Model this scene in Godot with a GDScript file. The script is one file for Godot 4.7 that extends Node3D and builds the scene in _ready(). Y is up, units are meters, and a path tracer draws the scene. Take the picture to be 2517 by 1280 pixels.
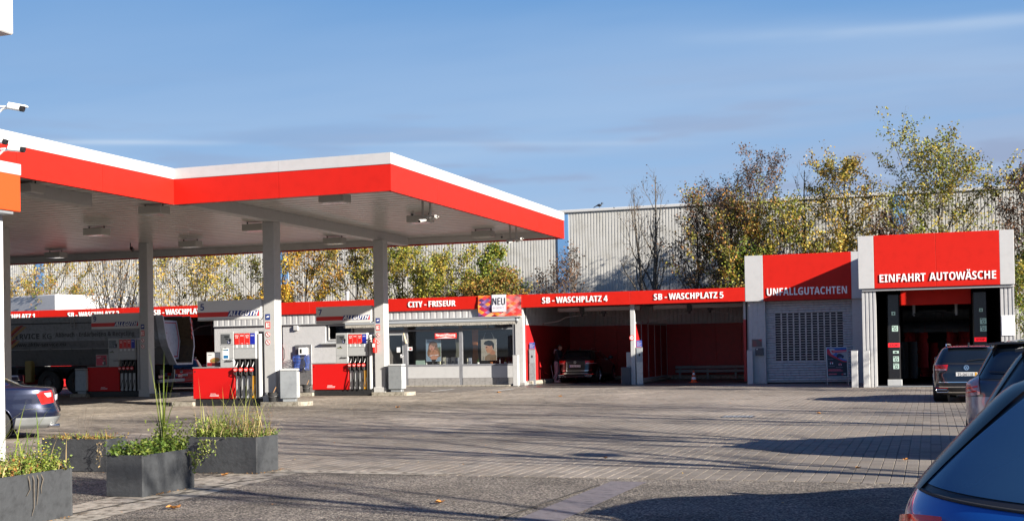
extends Node3D
# A filling station yard on a low autumn sun: canopy and pumps on the left, wash bays and a car wash behind, cars queueing on the right.

var rng = RandomNumberGenerator.new()
var mats = {}
var taken = {}
const SUN = Vector3(2.5, 1.0, 0.93)

# ---------------------------------------------------------------- mesh builder
class MB:
	var v = PackedVector3Array()
	var n = PackedVector3Array()
	var uv = PackedVector2Array()
	var c = PackedColorArray()
	var idx = PackedInt32Array()
	var col = Color(1, 1, 1)
	var use_col = false

	func vert(p, nn, t = Vector2()):
		v.append(p); n.append(nn); uv.append(t)
		if use_col: c.append(col)
		return v.size() - 1

	func tri(a, b, d):                      # counter-clockwise seen from outside
		var nn = (b - a).cross(d - a).normalized()
		var i = vert(a, nn); vert(b, nn); vert(d, nn)
		idx.append_array(PackedInt32Array([i, i + 2, i + 1]))

	func quad(a, b, d, e):                  # counter-clockwise seen from outside
		var nn = (b - a).cross(d - a)
		if nn.length_squared() < 1e-14: nn = (d - a).cross(e - a)
		nn = nn.normalized()
		var i = vert(a, nn, Vector2(0, 1)); vert(b, nn, Vector2(1, 1)); vert(d, nn, Vector2(1, 0)); vert(e, nn, Vector2(0, 0))
		idx.append_array(PackedInt32Array([i, i + 2, i + 1, i, i + 3, i + 2]))

	func quad_out(a, b, d, e, ctr):
		var nn = (b - a).cross(d - a)
		if nn.dot((a + d) * 0.5 - ctr) < 0.0: quad(a, e, d, b)
		else: quad(a, b, d, e)

	func tri_out(a, b, d, ctr):
		if (b - a).cross(d - a).dot(a - ctr) < 0.0: tri(a, d, b)
		else: tri(a, b, d)

	func box(lo, hi, xf = Transform3D()):
		var p = []
		for k in 8: p.append(xf * Vector3(hi.x if k & 1 else lo.x, hi.y if k & 2 else lo.y, hi.z if k & 4 else lo.z))
		quad(p[4], p[5], p[7], p[6]); quad(p[1], p[0], p[2], p[3]); quad(p[5], p[1], p[3], p[7])
		quad(p[0], p[4], p[6], p[2]); quad(p[6], p[7], p[3], p[2]); quad(p[0], p[1], p[5], p[4])

	func bbox(lo, hi, b = 0.01, xf = Transform3D()):   # a box with chamfered edges
		var ctr = (lo + hi) * 0.5
		var h = (hi - lo) * 0.5
		b = min(b, min(h.x, min(h.y, h.z)) * 0.9)
		var P = {}
		for sx in [-1, 1]:
			for sy in [-1, 1]:
				for sz in [-1, 1]:
					var s = Vector3(sx, sy, sz)
					var arr = []
					for ax in 3:
						var q = Vector3(h.x - b, h.y - b, h.z - b)
						q[ax] = h[ax]
						arr.append(xf * (ctr + q * s))
					P[s] = arr
		var cc = xf * ctr
		for ax in 3:
			var b1 = (ax + 1) % 3
			var b2 = (ax + 2) % 3
			for s in [-1, 1]:
				var k = []
				for st in [[-1, -1], [1, -1], [1, 1], [-1, 1]]:
					var q = Vector3()
					q[ax] = s; q[b1] = st[0]; q[b2] = st[1]
					k.append(P[q][ax])
				quad_out(k[0], k[1], k[2], k[3], cc)
			for st in [[-1, -1], [1, -1], [1, 1], [-1, 1]]:
				var q0 = Vector3(); q0[ax] = -1; q0[b1] = st[0]; q0[b2] = st[1]
				var q1 = q0; q1[ax] = 1
				quad_out(P[q0][b1], P[q1][b1], P[q1][b2], P[q0][b2], cc)
		for s in P: tri_out(P[s][0], P[s][1], P[s][2], cc)

	func cyl(a, b, r0, r1, k = 12, caps = true):
		var ax = (b - a).normalized()
		var u = ax.cross(Vector3.UP if absf(ax.y) < 0.9 else Vector3.RIGHT).normalized()
		var w = ax.cross(u)
		var i0 = v.size()
		for i in k + 1:
			var t = TAU * i / k
			var d = u * cos(t) + w * sin(t)
			vert(a + d * r0, d, Vector2(float(i) / k, 1)); vert(b + d * r1, d, Vector2(float(i) / k, 0))
		for i in k:
			var q = i0 + i * 2
			idx.append_array(PackedInt32Array([q, q + 1, q + 3, q, q + 3, q + 2]))
		if caps:
			for e in [[a, r0, -ax], [b, r1, ax]]:
				if e[1] < 1e-5: continue
				var m = vert(e[0], e[2])
				for i in k + 1:
					var t = TAU * i / k
					vert(e[0] + (u * cos(t) + w * sin(t)) * e[1], e[2])
				for i in k:
					if e[2] == ax: idx.append_array(PackedInt32Array([m, m + 2 + i, m + 1 + i]))
					else: idx.append_array(PackedInt32Array([m, m + 1 + i, m + 2 + i]))

	func tube(path, r, k = 8, r_end = -1.0):
		var i0 = v.size()
		var u = Vector3()
		for i in path.size():
			var d = (path[mini(i + 1, path.size() - 1)] - path[maxi(i - 1, 0)]).normalized()
			if i == 0: u = d.cross(Vector3.UP if absf(d.y) < 0.9 else Vector3.RIGHT).normalized()
			else: u = (u - d * u.dot(d)).normalized()
			var w = d.cross(u)
			var rr = r if r_end < 0 else lerpf(r, r_end, float(i) / (path.size() - 1))
			for j in k + 1:
				var t = TAU * j / k
				var o = u * cos(t) + w * sin(t)
				vert(path[i] + o * rr, o)
		for i in path.size() - 1:
			for j in k:
				var q = i0 + i * (k + 1) + j
				idx.append_array(PackedInt32Array([q, q + k + 1, q + k + 2, q, q + k + 2, q + 1]))

	func lathe(prof, o, ax = Vector3.UP, k = 20):       # prof: [radius, height] pairs from bottom to top
		var u = ax.cross(Vector3.RIGHT if absf(ax.x) < 0.9 else Vector3.UP).normalized()
		var w = ax.cross(u)
		for s in prof.size() - 1:
			var a = prof[s]
			var b = prof[s + 1]
			var dr = b[0] - a[0]
			var dh = b[1] - a[1]
			var i0 = v.size()
			for i in k + 1:
				var t = TAU * i / k
				var d = u * cos(t) + w * sin(t)
				var nn = (d * dh - ax * dr).normalized()
				vert(o + d * a[0] + ax * a[1], nn); vert(o + d * b[0] + ax * b[1], nn)
			for i in k:
				var q = i0 + i * 2
				idx.append_array(PackedInt32Array([q, q + 1, q + 3, q, q + 3, q + 2]))

	func sphere(ctr, r, k = 12, sc = Vector3.ONE):
		var i0 = v.size()
		var m = k / 2
		for i in m + 1:
			var ph = PI * i / m - PI / 2
			for j in k + 1:
				var t = TAU * j / k
				var d = Vector3(cos(ph) * cos(t), sin(ph), cos(ph) * sin(t))
				vert(ctr + d * r * sc, (d / sc).normalized())
		for i in m:
			for j in k:
				var q = i0 + i * (k + 1) + j
				idx.append_array(PackedInt32Array([q, q + 1, q + k + 2, q, q + k + 2, q + k + 1]))

	func prism(pts, z0, z1, xf = Transform3D()):        # pts counter-clockwise in x,y; from z0 (back) to z1 (front)
		var tr = Geometry2D.triangulate_polygon(PackedVector2Array(pts))
		for i in range(0, tr.size(), 3):
			var a = pts[tr[i]]; var b = pts[tr[i + 1]]; var d = pts[tr[i + 2]]
			if (b - a).cross(d - a) < 0: var t = b; b = d; d = t
			tri(xf * Vector3(a.x, a.y, z1), xf * Vector3(b.x, b.y, z1), xf * Vector3(d.x, d.y, z1))
			tri(xf * Vector3(a.x, a.y, z0), xf * Vector3(d.x, d.y, z0), xf * Vector3(b.x, b.y, z0))
		for i in pts.size():
			var a = pts[i]
			var b = pts[(i + 1) % pts.size()]
			quad(xf * Vector3(a.x, a.y, z0), xf * Vector3(b.x, b.y, z0), xf * Vector3(b.x, b.y, z1), xf * Vector3(a.x, a.y, z1))

	func grid(pts, w, h, flip = false):                  # smooth sheet, pts row by row
		var i0 = v.size()
		for j in h:
			for i in w:
				var p = pts[j * w + i]
				var du = pts[j * w + mini(i + 1, w - 1)] - pts[j * w + maxi(i - 1, 0)]
				var dv = pts[mini(j + 1, h - 1) * w + i] - pts[maxi(j - 1, 0) * w + i]
				var nn = du.cross(dv).normalized()
				vert(p, -nn if flip else nn, Vector2(float(i) / (w - 1), 1.0 - float(j) / (h - 1)))
		for j in h - 1:
			for i in w - 1:
				var q = i0 + j * w + i
				if flip: idx.append_array(PackedInt32Array([q, q + 1, q + w + 1, q, q + w + 1, q + w]))
				else: idx.append_array(PackedInt32Array([q, q + w + 1, q + 1, q, q + w, q + w + 1]))

	func mesh():
		var a = []
		a.resize(Mesh.ARRAY_MAX)
		a[Mesh.ARRAY_VERTEX] = v; a[Mesh.ARRAY_NORMAL] = n; a[Mesh.ARRAY_TEX_UV] = uv; a[Mesh.ARRAY_INDEX] = idx
		if use_col: a[Mesh.ARRAY_COLOR] = c
		var m = ArrayMesh.new()
		m.add_surface_from_arrays(Mesh.PRIMITIVE_TRIANGLES, a)
		return m

# ---------------------------------------------------------------- naming and parenting
func numbered(called):
	if not taken.has(called):
		taken[called] = 0
		return called
	taken[called] += 1
	return "%s_%03d" % [called, taken[called]]

func tag(o, label = "", category = "", group = "", kind = ""):
	if label: o.set_meta("label", label)
	if category: o.set_meta("category", category)
	if group: o.set_meta("group", group)
	if kind: o.set_meta("kind", kind)
	return o

func thing(called, label, category, at = Vector3(), turn = 0.0, group = ""):
	var o = Node3D.new()
	o.name = numbered(called)
	add_child(o)
	o.position = at
	o.rotation.y = turn
	return tag(o, label, category, group)

func own_name(called, parent):
	var k = called
	var i = 0
	while parent.has_node(NodePath(k)):
		i += 1
		k = "%s_%03d" % [called, i]
	return k

func obj(called, mb, m, parent = null):
	var o = MeshInstance3D.new()
	o.mesh = mb.mesh() if mb is MB else mb
	o.material_override = m
	if parent == null:
		o.name = numbered(called)
		add_child(o)
	else:
		if not parent.has_meta("_n"): parent.set_meta("_n", {})
		var d = parent.get_meta("_n")
		if d.has(called):
			d[called] += 1
			o.name = "%s_%03d" % [called, d[called]]
		else:
			d[called] = 0
			o.name = called
		parent.add_child(o)
	return o

func wobj(called, mb, m, parent):            # geometry given in world axes for a thing that stands unturned at parent.position
	var s = parent.position
	for i in mb.v.size(): mb.v[i] -= s
	return obj(called, mb, m, parent)

func struct(called, mb, m):
	return tag(obj(called, mb, m), "", "", "", "structure")

func slab(lo, hi, b = 0.0):
	var m = MB.new()
	if b > 0: m.bbox(lo, hi, b)
	else: m.box(lo, hi)
	return m

func dup(o, called, at, turn, label, group = ""):
	var r = o.duplicate()
	r.name = numbered(called)
	add_child(r)
	r.position = at
	r.rotation.y = turn
	r.set_meta("label", label)
	if group: r.set_meta("group", group)
	return r

# ---------------------------------------------------------------- materials
func lin(r, g, b): return Color(r, g, b).linear_to_srgb()

func M(key, color = Color.WHITE, rough = 0.6, metal = 0.0, spec = 0.5):
	if mats.has(key): return mats[key]
	var m = StandardMaterial3D.new()
	m.resource_name = key
	m.albedo_color = color
	m.roughness = rough
	m.metallic = metal
	m.metallic_specular = spec
	mats[key] = m
	return m

func noise_tex(freq, seed_, octaves = 4, size = 512, ramp = null, normal = false, bump = 4.0, type = FastNoiseLite.TYPE_SIMPLEX_SMOOTH):
	var f = FastNoiseLite.new()
	f.noise_type = type
	f.frequency = freq
	f.seed = seed_
	f.fractal_octaves = octaves
	var t = NoiseTexture2D.new()
	t.width = size; t.height = size
	t.seamless = true
	t.noise = f
	if ramp: t.color_ramp = ramp
	if normal:
		t.as_normal_map = true
		t.bump_strength = bump
	return t

func ramp(stops):
	var g = Gradient.new()
	var o = PackedFloat32Array()
	var c = PackedColorArray()
	for s in stops:
		o.append(s[0]); c.append(s[1])
	g.offsets = o; g.colors = c
	return g

func grey(x): return Color(x, x, x)

func worn(key, color, rough, scale, lo, hi, seed_, metal = 0.0, spec = 0.5, bump = 0.0):      # a colour with wear and dirt laid over it in the world's own axes
	if mats.has(key): return mats[key]
	var m = M(key, color, rough, metal, spec)
	m.albedo_texture = noise_tex(0.012, seed_, 5, 512, ramp([[0.0, lo], [0.45, lo.lerp(hi, 0.75)], [1.0, hi]]))
	m.uv1_triplanar = true
	m.uv1_world_triplanar = true
	m.uv1_scale = Vector3.ONE * scale
	if bump > 0:
		m.normal_enabled = true
		m.normal_scale = bump
		m.normal_texture = noise_tex(0.03, seed_ + 7, 4, 512, null, true, 6.0)
	return m

# ---------------------------------------------------------------- lettering
func letters(text, height, width, depth, bold = true, slant = 0.0, mono = false):
	var t = TextMesh.new()
	var f = SystemFont.new()
	f.font_names = PackedStringArray(["Droid Sans Mono" if mono else "Droid Sans"])
	f.font_weight = 700 if bold else 400
	t.font = f
	t.text = text
	t.font_size = 64
	t.pixel_size = height / 0.714 / 64.0
	t.depth = depth
	t.curve_step = 1.5
	t.horizontal_alignment = HORIZONTAL_ALIGNMENT_CENTER
	t.vertical_alignment = VERTICAL_ALIGNMENT_CENTER
	var a = t.get_mesh_arrays()
	var vv = a[Mesh.ARRAY_VERTEX]
	var lo = Vector3(1e9, 1e9, 1e9)
	var hi = -lo
	for p in vv:
		lo = lo.min(p); hi = hi.max(p)
	var sx = width / (hi.x - lo.x) if width > 0 else 1.0
	var cx = (lo.x + hi.x) * 0.5
	for i in vv.size():
		var p = vv[i]
		var y = p.y - lo.y
		vv[i] = Vector3((p.x - cx) * sx + slant * (y - height * 0.5), y, p.z + depth * 0.5)
	a[Mesh.ARRAY_VERTEX] = vv
	var m = ArrayMesh.new()
	m.add_surface_from_arrays(Mesh.PRIMITIVE_TRIANGLES, a)
	return m

func lettering(called, text, height, width, depth, m, parent, at, world = true, bold = true, slant = 0.0):    # at: bottom centre of the letters' back
	var o = obj(called, letters(text, height, width, depth, bold, slant), m, parent)
	o.position = at - (parent.position if world else Vector3())
	return o

func image_mat(key, im, rough = 0.5):
	var m = M(key, Color.WHITE, rough)
	m.albedo_texture = ImageTexture.create_from_image(im)
	m.texture_repeat = false
	return m

func fill_poly(im, pts, col):
	var lo = Vector2(1e9, 1e9)
	var hi = -lo
	for p in pts:
		lo = lo.min(p); hi = hi.max(p)
	for y in range(maxi(0, int(lo.y)), mini(im.get_height(), int(hi.y) + 1)):
		for x in range(maxi(0, int(lo.x)), mini(im.get_width(), int(hi.x) + 1)):
			if Geometry2D.is_point_in_polygon(Vector2(x + 0.5, y + 0.5), pts): im.set_pixel(x, y, col)

func ell(im, cx, cy, rx, ry, col, rot = 0.0):
	var r = maxf(rx, ry)
	for y in range(maxi(0, int(cy - r)), mini(im.get_height(), int(cy + r) + 1)):
		for x in range(maxi(0, int(cx - r)), mini(im.get_width(), int(cx + r) + 1)):
			var d = Vector2(x + 0.5 - cx, y + 0.5 - cy).rotated(-rot)
			if (d.x / rx) ** 2 + (d.y / ry) ** 2 <= 1.0: im.set_pixel(x, y, col)

func img(w, h, col):
	var im = Image.create(w, h, false, Image.FORMAT_RGB8)
	im.fill(col)
	return im

# ================================================================ the scene
func _ready():
	rng.seed = 71
	setup_camera_and_light()
	make_materials()
	build_ground()
	build_pavers()
	build_hall()
	build_canopy()
	build_left_bays()
	build_salon()
	build_right_bays()
	build_garage()
	build_car_wash()
	build_shop_corner()
	build_islands()
	build_vehicles()
	build_truck()
	build_yard_things()
	build_salon_things()
	build_person()
	build_planters()
	build_trees()
	build_leaves()

func setup_camera_and_light():
	var cam = Camera3D.new()
	cam.name = "camera"
	cam.projection = Camera3D.PROJECTION_FRUSTUM
	cam.near = 0.05
	cam.far = 900.0
	cam.size = 2.0 * 0.05 * 640.0 / 3008.0
	cam.frustum_offset = Vector2(0, 0.05 * 176.4 / 3008.0)
	add_child(cam)
	cam.transform = Transform3D(Basis(Vector3.UP, deg_to_rad(18.87)) * Basis(Vector3.RIGHT, deg_to_rad(0.75)) * Basis(Vector3.BACK, -0.0179), Vector3(0, 1.62, 0))
	cam.current = true

	var env = Environment.new()
	env.background_mode = Environment.BG_SKY
	env.tonemap_mode = Environment.TONE_MAPPER_LINEAR
	env.tonemap_exposure = 3.0
	env.sdfgi_enabled = true
	env.ssao_enabled = true
	env.ssil_enabled = true
	var sky = Sky.new()
	var sm = PanoramaSkyMaterial.new()
	sm.panorama = ImageTexture.create_from_image(sky_image())
	sky.sky_material = sm
	env.sky = sky
	env.background_energy_multiplier = 0.33
	var we = WorldEnvironment.new()
	we.name = "environment"
	we.environment = env
	add_child(we)

	var sun = DirectionalLight3D.new()
	sun.name = "sun"
	sun.light_color = Color(1.0, 0.965, 0.905)
	sun.light_energy = 1.6
	sun.light_angular_distance = 0.5
	sun.shadow_enabled = true
	add_child(sun)
	sun.look_at_from_position(SUN * 20.0, Vector3(), Vector3.UP)

func sky_image():                       # clear air, thin streaks of cloud at one height, two vapour trails
	var W = 4096
	var H = 2048
	var a = FastNoiseLite.new(); a.seed = 5; a.frequency = 1.0; a.fractal_octaves = 5; a.noise_type = FastNoiseLite.TYPE_SIMPLEX_SMOOTH
	var b = FastNoiseLite.new(); b.seed = 19; b.frequency = 1.0; b.fractal_octaves = 4; b.noise_type = FastNoiseLite.TYPE_SIMPLEX_SMOOTH
	var data = PackedFloat32Array()
	var sun_dir = SUN.normalized()
	var row = PackedFloat32Array()
	row.resize(W * 3)
	for j in H / 2:
		var el = PI * (0.5 - (j + 0.5) / H)
		var y = sin(el)
		var cy = cos(el)
		var t = clampf(el / 0.30, 0, 1)
		var base
		if t < 0.5: base = Color(0.53, 0.665, 0.84).lerp(Color(0.31, 0.50, 0.78), t / 0.5)
		else: base = Color(0.31, 0.50, 0.78).lerp(Color(0.135, 0.335, 0.68), (t - 0.5) / 0.5)
		if el > 0.30: base = base.lerp(Color(0.035, 0.12, 0.42), clampf((el - 0.30) / 0.7, 0, 1))
		var low = el < 0.42
		var step = 1 if low else 8
		var i = 0
		while i < W:
			var az = wrapf((i + 0.5) / W * TAU, -PI, PI)
			var d = Vector3(sin(az) * cy, y, -cos(az) * cy)
			var col = base
			if low:
				var k = 1.0 / (y + 0.06)
				var p = Vector2(d.x, d.z) * k
				var s = a.get_noise_3d(p.x * 0.16 + p.y * 0.06, p.y * 0.40, 1.7)
				var s2 = b.get_noise_3d(p.x * 0.55, p.y * 1.5, 4.1)
				var right = smoothstep(-0.75, 0.35, az)
				var cl = smoothstep(-0.12, 0.50, s + s2 * 0.35) * smoothstep(0.40, 0.12, el)
				col = col.lerp(Color(0.56, 0.69, 0.87), cl * (0.22 + 0.26 * right))
				var g = b.get_noise_3d(az * 2.6 - el * 3.0, el * 30.0, 9.3) + a.get_noise_3d(az * 9.0, el * 75.0, 3.3) * 0.5
				var bank = smoothstep(0.06, 0.42, g) * smoothstep(0.03, 0.07, el) * smoothstep(0.24, 0.10, el)
				col = col.lerp(Color(0.42, 0.49, 0.66), 0.60 * smoothstep(-0.40, 0.12, az + 0.3 * g) * smoothstep(0.26, 0.12, el))
				col = col.lerp(Color(0.31, 0.38, 0.56), clampf(bank * (0.45 + 0.40 * right), 0, 1))
				# vapour trails
				var e1 = 0.1668 - 0.065 * pow(az + 0.45, 2.0) + 0.0006 * s2
				var t1 = exp(-pow((el - e1) / 0.0017, 2.0)) * smoothstep(-0.74, -0.68, az) * smoothstep(-0.13, -0.30, az)
				var e2 = 0.2420 - 0.0255 * (az + 0.18) + 0.003 * s2
				var t2 = exp(-pow((el - e2) / 0.0050, 2.0)) * smoothstep(-0.22, -0.08, az) * smoothstep(0.5, 0.2, az)
				col = col.lerp(Color(0.66, 0.77, 0.91), clampf(t1 * maxf(0.0, 0.34 + 0.9 * s2) * (1.0 - 0.6 * smoothstep(-0.45, -0.35, az)) + t2 * maxf(0.0, 0.13 + 0.35 * s2 + 0.25 * g), 0, 1))
			col = col + Color(0.22, 0.20, 0.17) * pow(maxf(0.0, d.dot(sun_dir)), 16.0)
			for q in step:
				var o = (i + q) * 3
				row[o] = col.r; row[o + 1] = col.g; row[o + 2] = col.b
			i += step
		data.append_array(row)
	for i in W:
		row[i * 3] = 0.17; row[i * 3 + 1] = 0.15; row[i * 3 + 2] = 0.135
	for j in H / 2: data.append_array(row)
	return Image.create_from_data(W, H, false, Image.FORMAT_RGBF, data.to_byte_array())

func make_materials():
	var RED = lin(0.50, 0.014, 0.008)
	worn("red_panel", RED, 0.45, 0.35, grey(0.95), grey(1.0), 3, 0.0, 0.28)
	M("red_pump", lin(0.52, 0.009, 0.009), 0.42, 0.0, 0.3)
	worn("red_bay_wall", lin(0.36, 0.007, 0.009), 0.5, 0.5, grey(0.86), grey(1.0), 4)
	M("orange_panel", lin(0.70, 0.055, 0.006), 0.45)
	worn("white_panel", lin(0.44, 0.44, 0.445), 0.45, 0.5, grey(0.965), grey(1.0), 5)
	worn("white_wall", lin(0.44, 0.44, 0.45), 0.7, 0.6, grey(0.95), grey(1.0), 6, 0.0, 0.4, 0.15)
	worn("white_metal", lin(0.44, 0.44, 0.44), 0.45, 0.7, grey(0.955), grey(1.0), 8)
	worn("clad", lin(0.41, 0.41, 0.415), 0.5, 0.7, grey(0.94), grey(1.0), 9)
	worn("hall_clad", lin(0.43, 0.425, 0.41), 0.5, 0.12, Color(0.86, 0.85, 0.83), grey(1.0), 10)
	M("hall_blue", lin(0.10, 0.22, 0.42), 0.5)
	worn("soffit", lin(0.56, 0.545, 0.53), 0.30, 0.25, grey(0.9), grey(1.0), 11)
	worn("grey_frame", lin(0.19, 0.195, 0.215), 0.45, 0.8, grey(0.88), grey(1.0), 12)
	worn("light_grey", lin(0.36, 0.37, 0.38), 0.45, 0.9, grey(0.95), grey(1.0), 13)
	worn("mid_grey", lin(0.24, 0.25, 0.26), 0.5, 0.9, grey(0.88), grey(1.0), 14)
	worn("steel", lin(0.44, 0.44, 0.45), 0.36, 1.2, grey(0.82), grey(1.0), 15, 0.75)
	worn("zinc", lin(0.30, 0.32, 0.34), 0.5, 1.1, grey(0.90), grey(1.0), 16, 0.55)
	worn("shutter", lin(0.42, 0.42, 0.43), 0.5, 0.8, grey(0.80), grey(1.0), 17, 0.35)
	M("black", lin(0.012, 0.012, 0.013), 0.45)
	M("rubber", lin(0.018, 0.018, 0.019), 0.75)
	M("dark_metal", lin(0.030, 0.031, 0.034), 0.4)
	worn("dark_plinth", lin(0.020, 0.020, 0.021), 0.55, 1.0, grey(0.8), grey(1.0), 18)
	worn("concrete", lin(0.34, 0.315, 0.27), 0.9, 0.9, Color(0.66, 0.64, 0.6), grey(1.0), 19, 0.0, 0.3, 0.4)
	worn("bay_floor", lin(0.060, 0.058, 0.062), 0.32, 0.5, grey(0.7), grey(1.0), 20)
	worn("plinth_stone", lin(0.26, 0.25, 0.245), 0.85, 0.9, grey(0.8), grey(1.0), 21)
	M("chrome", lin(0.80, 0.80, 0.80), 0.12, 1.0)
	M("alloy", lin(0.62, 0.62, 0.63), 0.24, 0.95)
	M("letter_white", lin(0.80, 0.80, 0.80), 0.5)
	M("letter_blue", lin(0.014, 0.035, 0.19), 0.5)
	M("letter_red", lin(0.45, 0.01, 0.01), 0.5)
	M("letter_black", lin(0.012, 0.012, 0.013), 0.5)
	M("blue_flag", lin(0.010, 0.020, 0.33), 0.4)
	M("red_flag", lin(0.60, 0.018, 0.012), 0.4)
	M("yellow", lin(0.62, 0.30, 0.02), 0.5)
	M("car_glass", lin(0.006, 0.009, 0.013), 0.03, 0.0, 0.5)
	M("tail_red", lin(0.55, 0.012, 0.010), 0.12, 0.0, 0.6)
	M("tail_clear", lin(0.55, 0.52, 0.52), 0.10, 0.2, 0.6)
	M("tail_smoke", lin(0.34, 0.20, 0.21), 0.10, 0.2, 0.6)
	M("plate_white", lin(0.72, 0.72, 0.70), 0.4)
	var g = M("window_glass", Color(0.06, 0.07, 0.08, 0.10), 0.02)
	g.transparency = BaseMaterial3D.TRANSPARENCY_ALPHA
	var lf = M("leaf", Color.WHITE, 0.55, 0.0, 0.35)
	lf.vertex_color_use_as_albedo = true
	lf.backlight_enabled = true
	lf.backlight = Color(0.5, 0.5, 0.4)
	lf.cull_mode = BaseMaterial3D.CULL_DISABLED
	worn("bark", lin(0.105, 0.088, 0.070), 0.9, 1.5, grey(0.6), grey(1.0), 22)
	worn("bark_dark", lin(0.060, 0.050, 0.042), 0.9, 1.5, grey(0.6), grey(1.0), 23)

func paint(key, color, metal = 0.35):
	var m = M(key, color, 0.32, metal)
	m.clearcoat_enabled = true
	m.clearcoat = 1.0
	m.clearcoat_roughness = 0.03
	return m

# ---------------------------------------------------------------- ground
func sheet(x0, z0, x1, z1, y):
	var m = MB.new()
	m.quad(Vector3(x0, y, z1), Vector3(x1, y, z1), Vector3(x1, y, z0), Vector3(x0, y, z0))
	return m

func build_ground():
	var ground = M("ground", lin(0.10, 0.095, 0.085), 0.95)
	struct("ground", sheet(-500, -500, 500, 400, -0.05), ground)

	# coarse asphalt of the road in front
	var a = M("asphalt", Color.WHITE, 0.92, 0.0, 0.3)
	a.albedo_texture = noise_tex(0.32, 31, 2, 1024, ramp([[0.0, lin(0.035, 0.033, 0.033)], [0.38, lin(0.115, 0.102, 0.092)], [0.52, lin(0.18, 0.156, 0.135)], [0.66, lin(0.34, 0.297, 0.247)], [1.0, lin(0.55, 0.49, 0.41)]]), false, 4.0, FastNoiseLite.TYPE_VALUE)
	a.uv1_triplanar = true; a.uv1_world_triplanar = true
	a.uv1_scale = Vector3.ONE * 0.20
	a.detail_enabled = true
	a.detail_blend_mode = BaseMaterial3D.BLEND_MODE_MUL
	a.detail_albedo = noise_tex(0.010, 32, 4, 512, ramp([[0.0, grey(0.72)], [0.5, grey(0.90)], [1.0, grey(1.0)]]))
	a.detail_uv_layer = BaseMaterial3D.DETAIL_UV_2
	a.uv2_triplanar = true; a.uv2_world_triplanar = true
	a.uv2_scale = Vector3.ONE * 0.11
	a.normal_enabled = true
	a.normal_scale = 0.9
	a.normal_texture = noise_tex(0.30, 33, 3, 1024, null, true, 9.0)
	struct("road", sheet(-40, -14.62, 60, 60, 0.0), a)

	# bed that shows in the joints of the paving
	var bed = worn("joint_sand", lin(0.070, 0.060, 0.050), 0.98, 0.6, grey(0.55), grey(1.0), 34)
	struct("paving_bed", sheet(-60, -60, 40, -14.6, -0.012), bed)

	# smoother strip where the road was dug up and filled
	var st = worn("patch_asphalt", lin(0.155, 0.138, 0.145), 0.9, 1.2, grey(0.8), grey(1.0), 35, 0.0, 0.3, 0.3)
	var m = MB.new()
	m.quad(Vector3(-4.05, 0.004, 2.0), Vector3(-3.60, 0.004, 2.0), Vector3(-3.22, 0.004, -14.3), Vector3(-3.66, 0.004, -14.3))
	struct("road_patch", m, st)

	# worn concrete edging in front of the planters
	var cm = worn("edge_concrete", lin(0.36, 0.325, 0.275), 0.95, 0.8, Color(0.36, 0.335, 0.305), grey(1.0), 36, 0.0, 0.3, 0.5)
	m = MB.new()
	m.quad(Vector3(-8.60, 0.004, -8.0), Vector3(-7.72, 0.004, -8.0), Vector3(-8.05, 0.004, -14.55), Vector3(-9.10, 0.004, -14.55))
	struct("concrete_edging", m, cm)
	m = MB.new()
	m.quad(Vector3(-14.0, 0.0045, -14.62), Vector3(-6.4, 0.0045, -14.62), Vector3(-5.6, 0.0045, -14.92), Vector3(-14.0, 0.0045, -14.98))
	struct("concrete_channel", m, cm)
	var crack = M("crack", lin(0.028, 0.024, 0.020), 1.0)
	for c in [[[-8.42, -9.0], [-8.36, -10.4], [-8.31, -11.7], [-8.20, -12.6], [-8.27, -13.4], [-8.05, -14.2]], [[-3.98, -6.0], [-4.0, -9.0], [-3.90, -11.2], [-3.80, -12.6], [-3.70, -13.9]], [[-8.1, -13.9], [-7.7, -14.3], [-7.0, -14.45], [-6.2, -14.58]]]:
		m = MB.new()
		for i in c.size() - 1:
			for k in 4:
				var p = Vector2(c[i][0], c[i][1]).lerp(Vector2(c[i + 1][0], c[i + 1][1]), k / 4.0)
				var q = Vector2(c[i][0], c[i][1]).lerp(Vector2(c[i + 1][0], c[i + 1][1]), (k + 1) / 4.0)
				var w = rng.randf_range(0.008, 0.03)
				m.quad(Vector3(p.x - w, 0.0085, p.y), Vector3(p.x + w, 0.0085, p.y), Vector3(q.x + w, 0.0085, q.y), Vector3(q.x - w, 0.0085, q.y))
		struct("crack", m, crack)

	# dark lane right in front of the buildings, its slab and the white bay lines
	var lane = worn("lane_asphalt", lin(0.20, 0.178, 0.155), 0.9, 0.35, grey(0.62), grey(1.0), 37, 0.0, 0.3, 0.3)
	struct("lane", sheet(-52, -50.6, -16.9, -43.2, 0.004), lane)
	var wet = worn("wet_paving", lin(0.085, 0.075, 0.068), 0.42, 0.5, grey(0.6), grey(1.0), 38)
	m = MB.new()
	var poly = [Vector2(-16.6, -50.2), Vector2(-16.9, -48.9), Vector2(-15.2, -47.4), Vector2(-13.0, -46.9), Vector2(-10.0, -47.5), Vector2(-8.2, -48.6), Vector2(-7.4, -50.2)]
	for i in range(1, poly.size() - 1):
		m.tri(Vector3(poly[0].x, 0.0045, poly[0].y), Vector3(poly[i].x, 0.0045, poly[i].y), Vector3(poly[i + 1].x, 0.0045, poly[i + 1].y))
	struct("wet_patch", m, wet)
	var line = worn("line_paint", lin(0.62, 0.62, 0.60), 0.8, 1.4, grey(0.72), grey(1.0), 39)
	for x in [-29.0, -26.4, -23.7, -21.0, -18.35, -15.75]:
		m = MB.new()
		m.quad(Vector3(x - 0.07, 0.0085, -43.9), Vector3(x + 0.07, 0.0085, -43.9), Vector3(x + 0.07, 0.0085, -46.2), Vector3(x - 0.07, 0.0085, -46.2))
		struct("parking_line", m, line)
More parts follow.
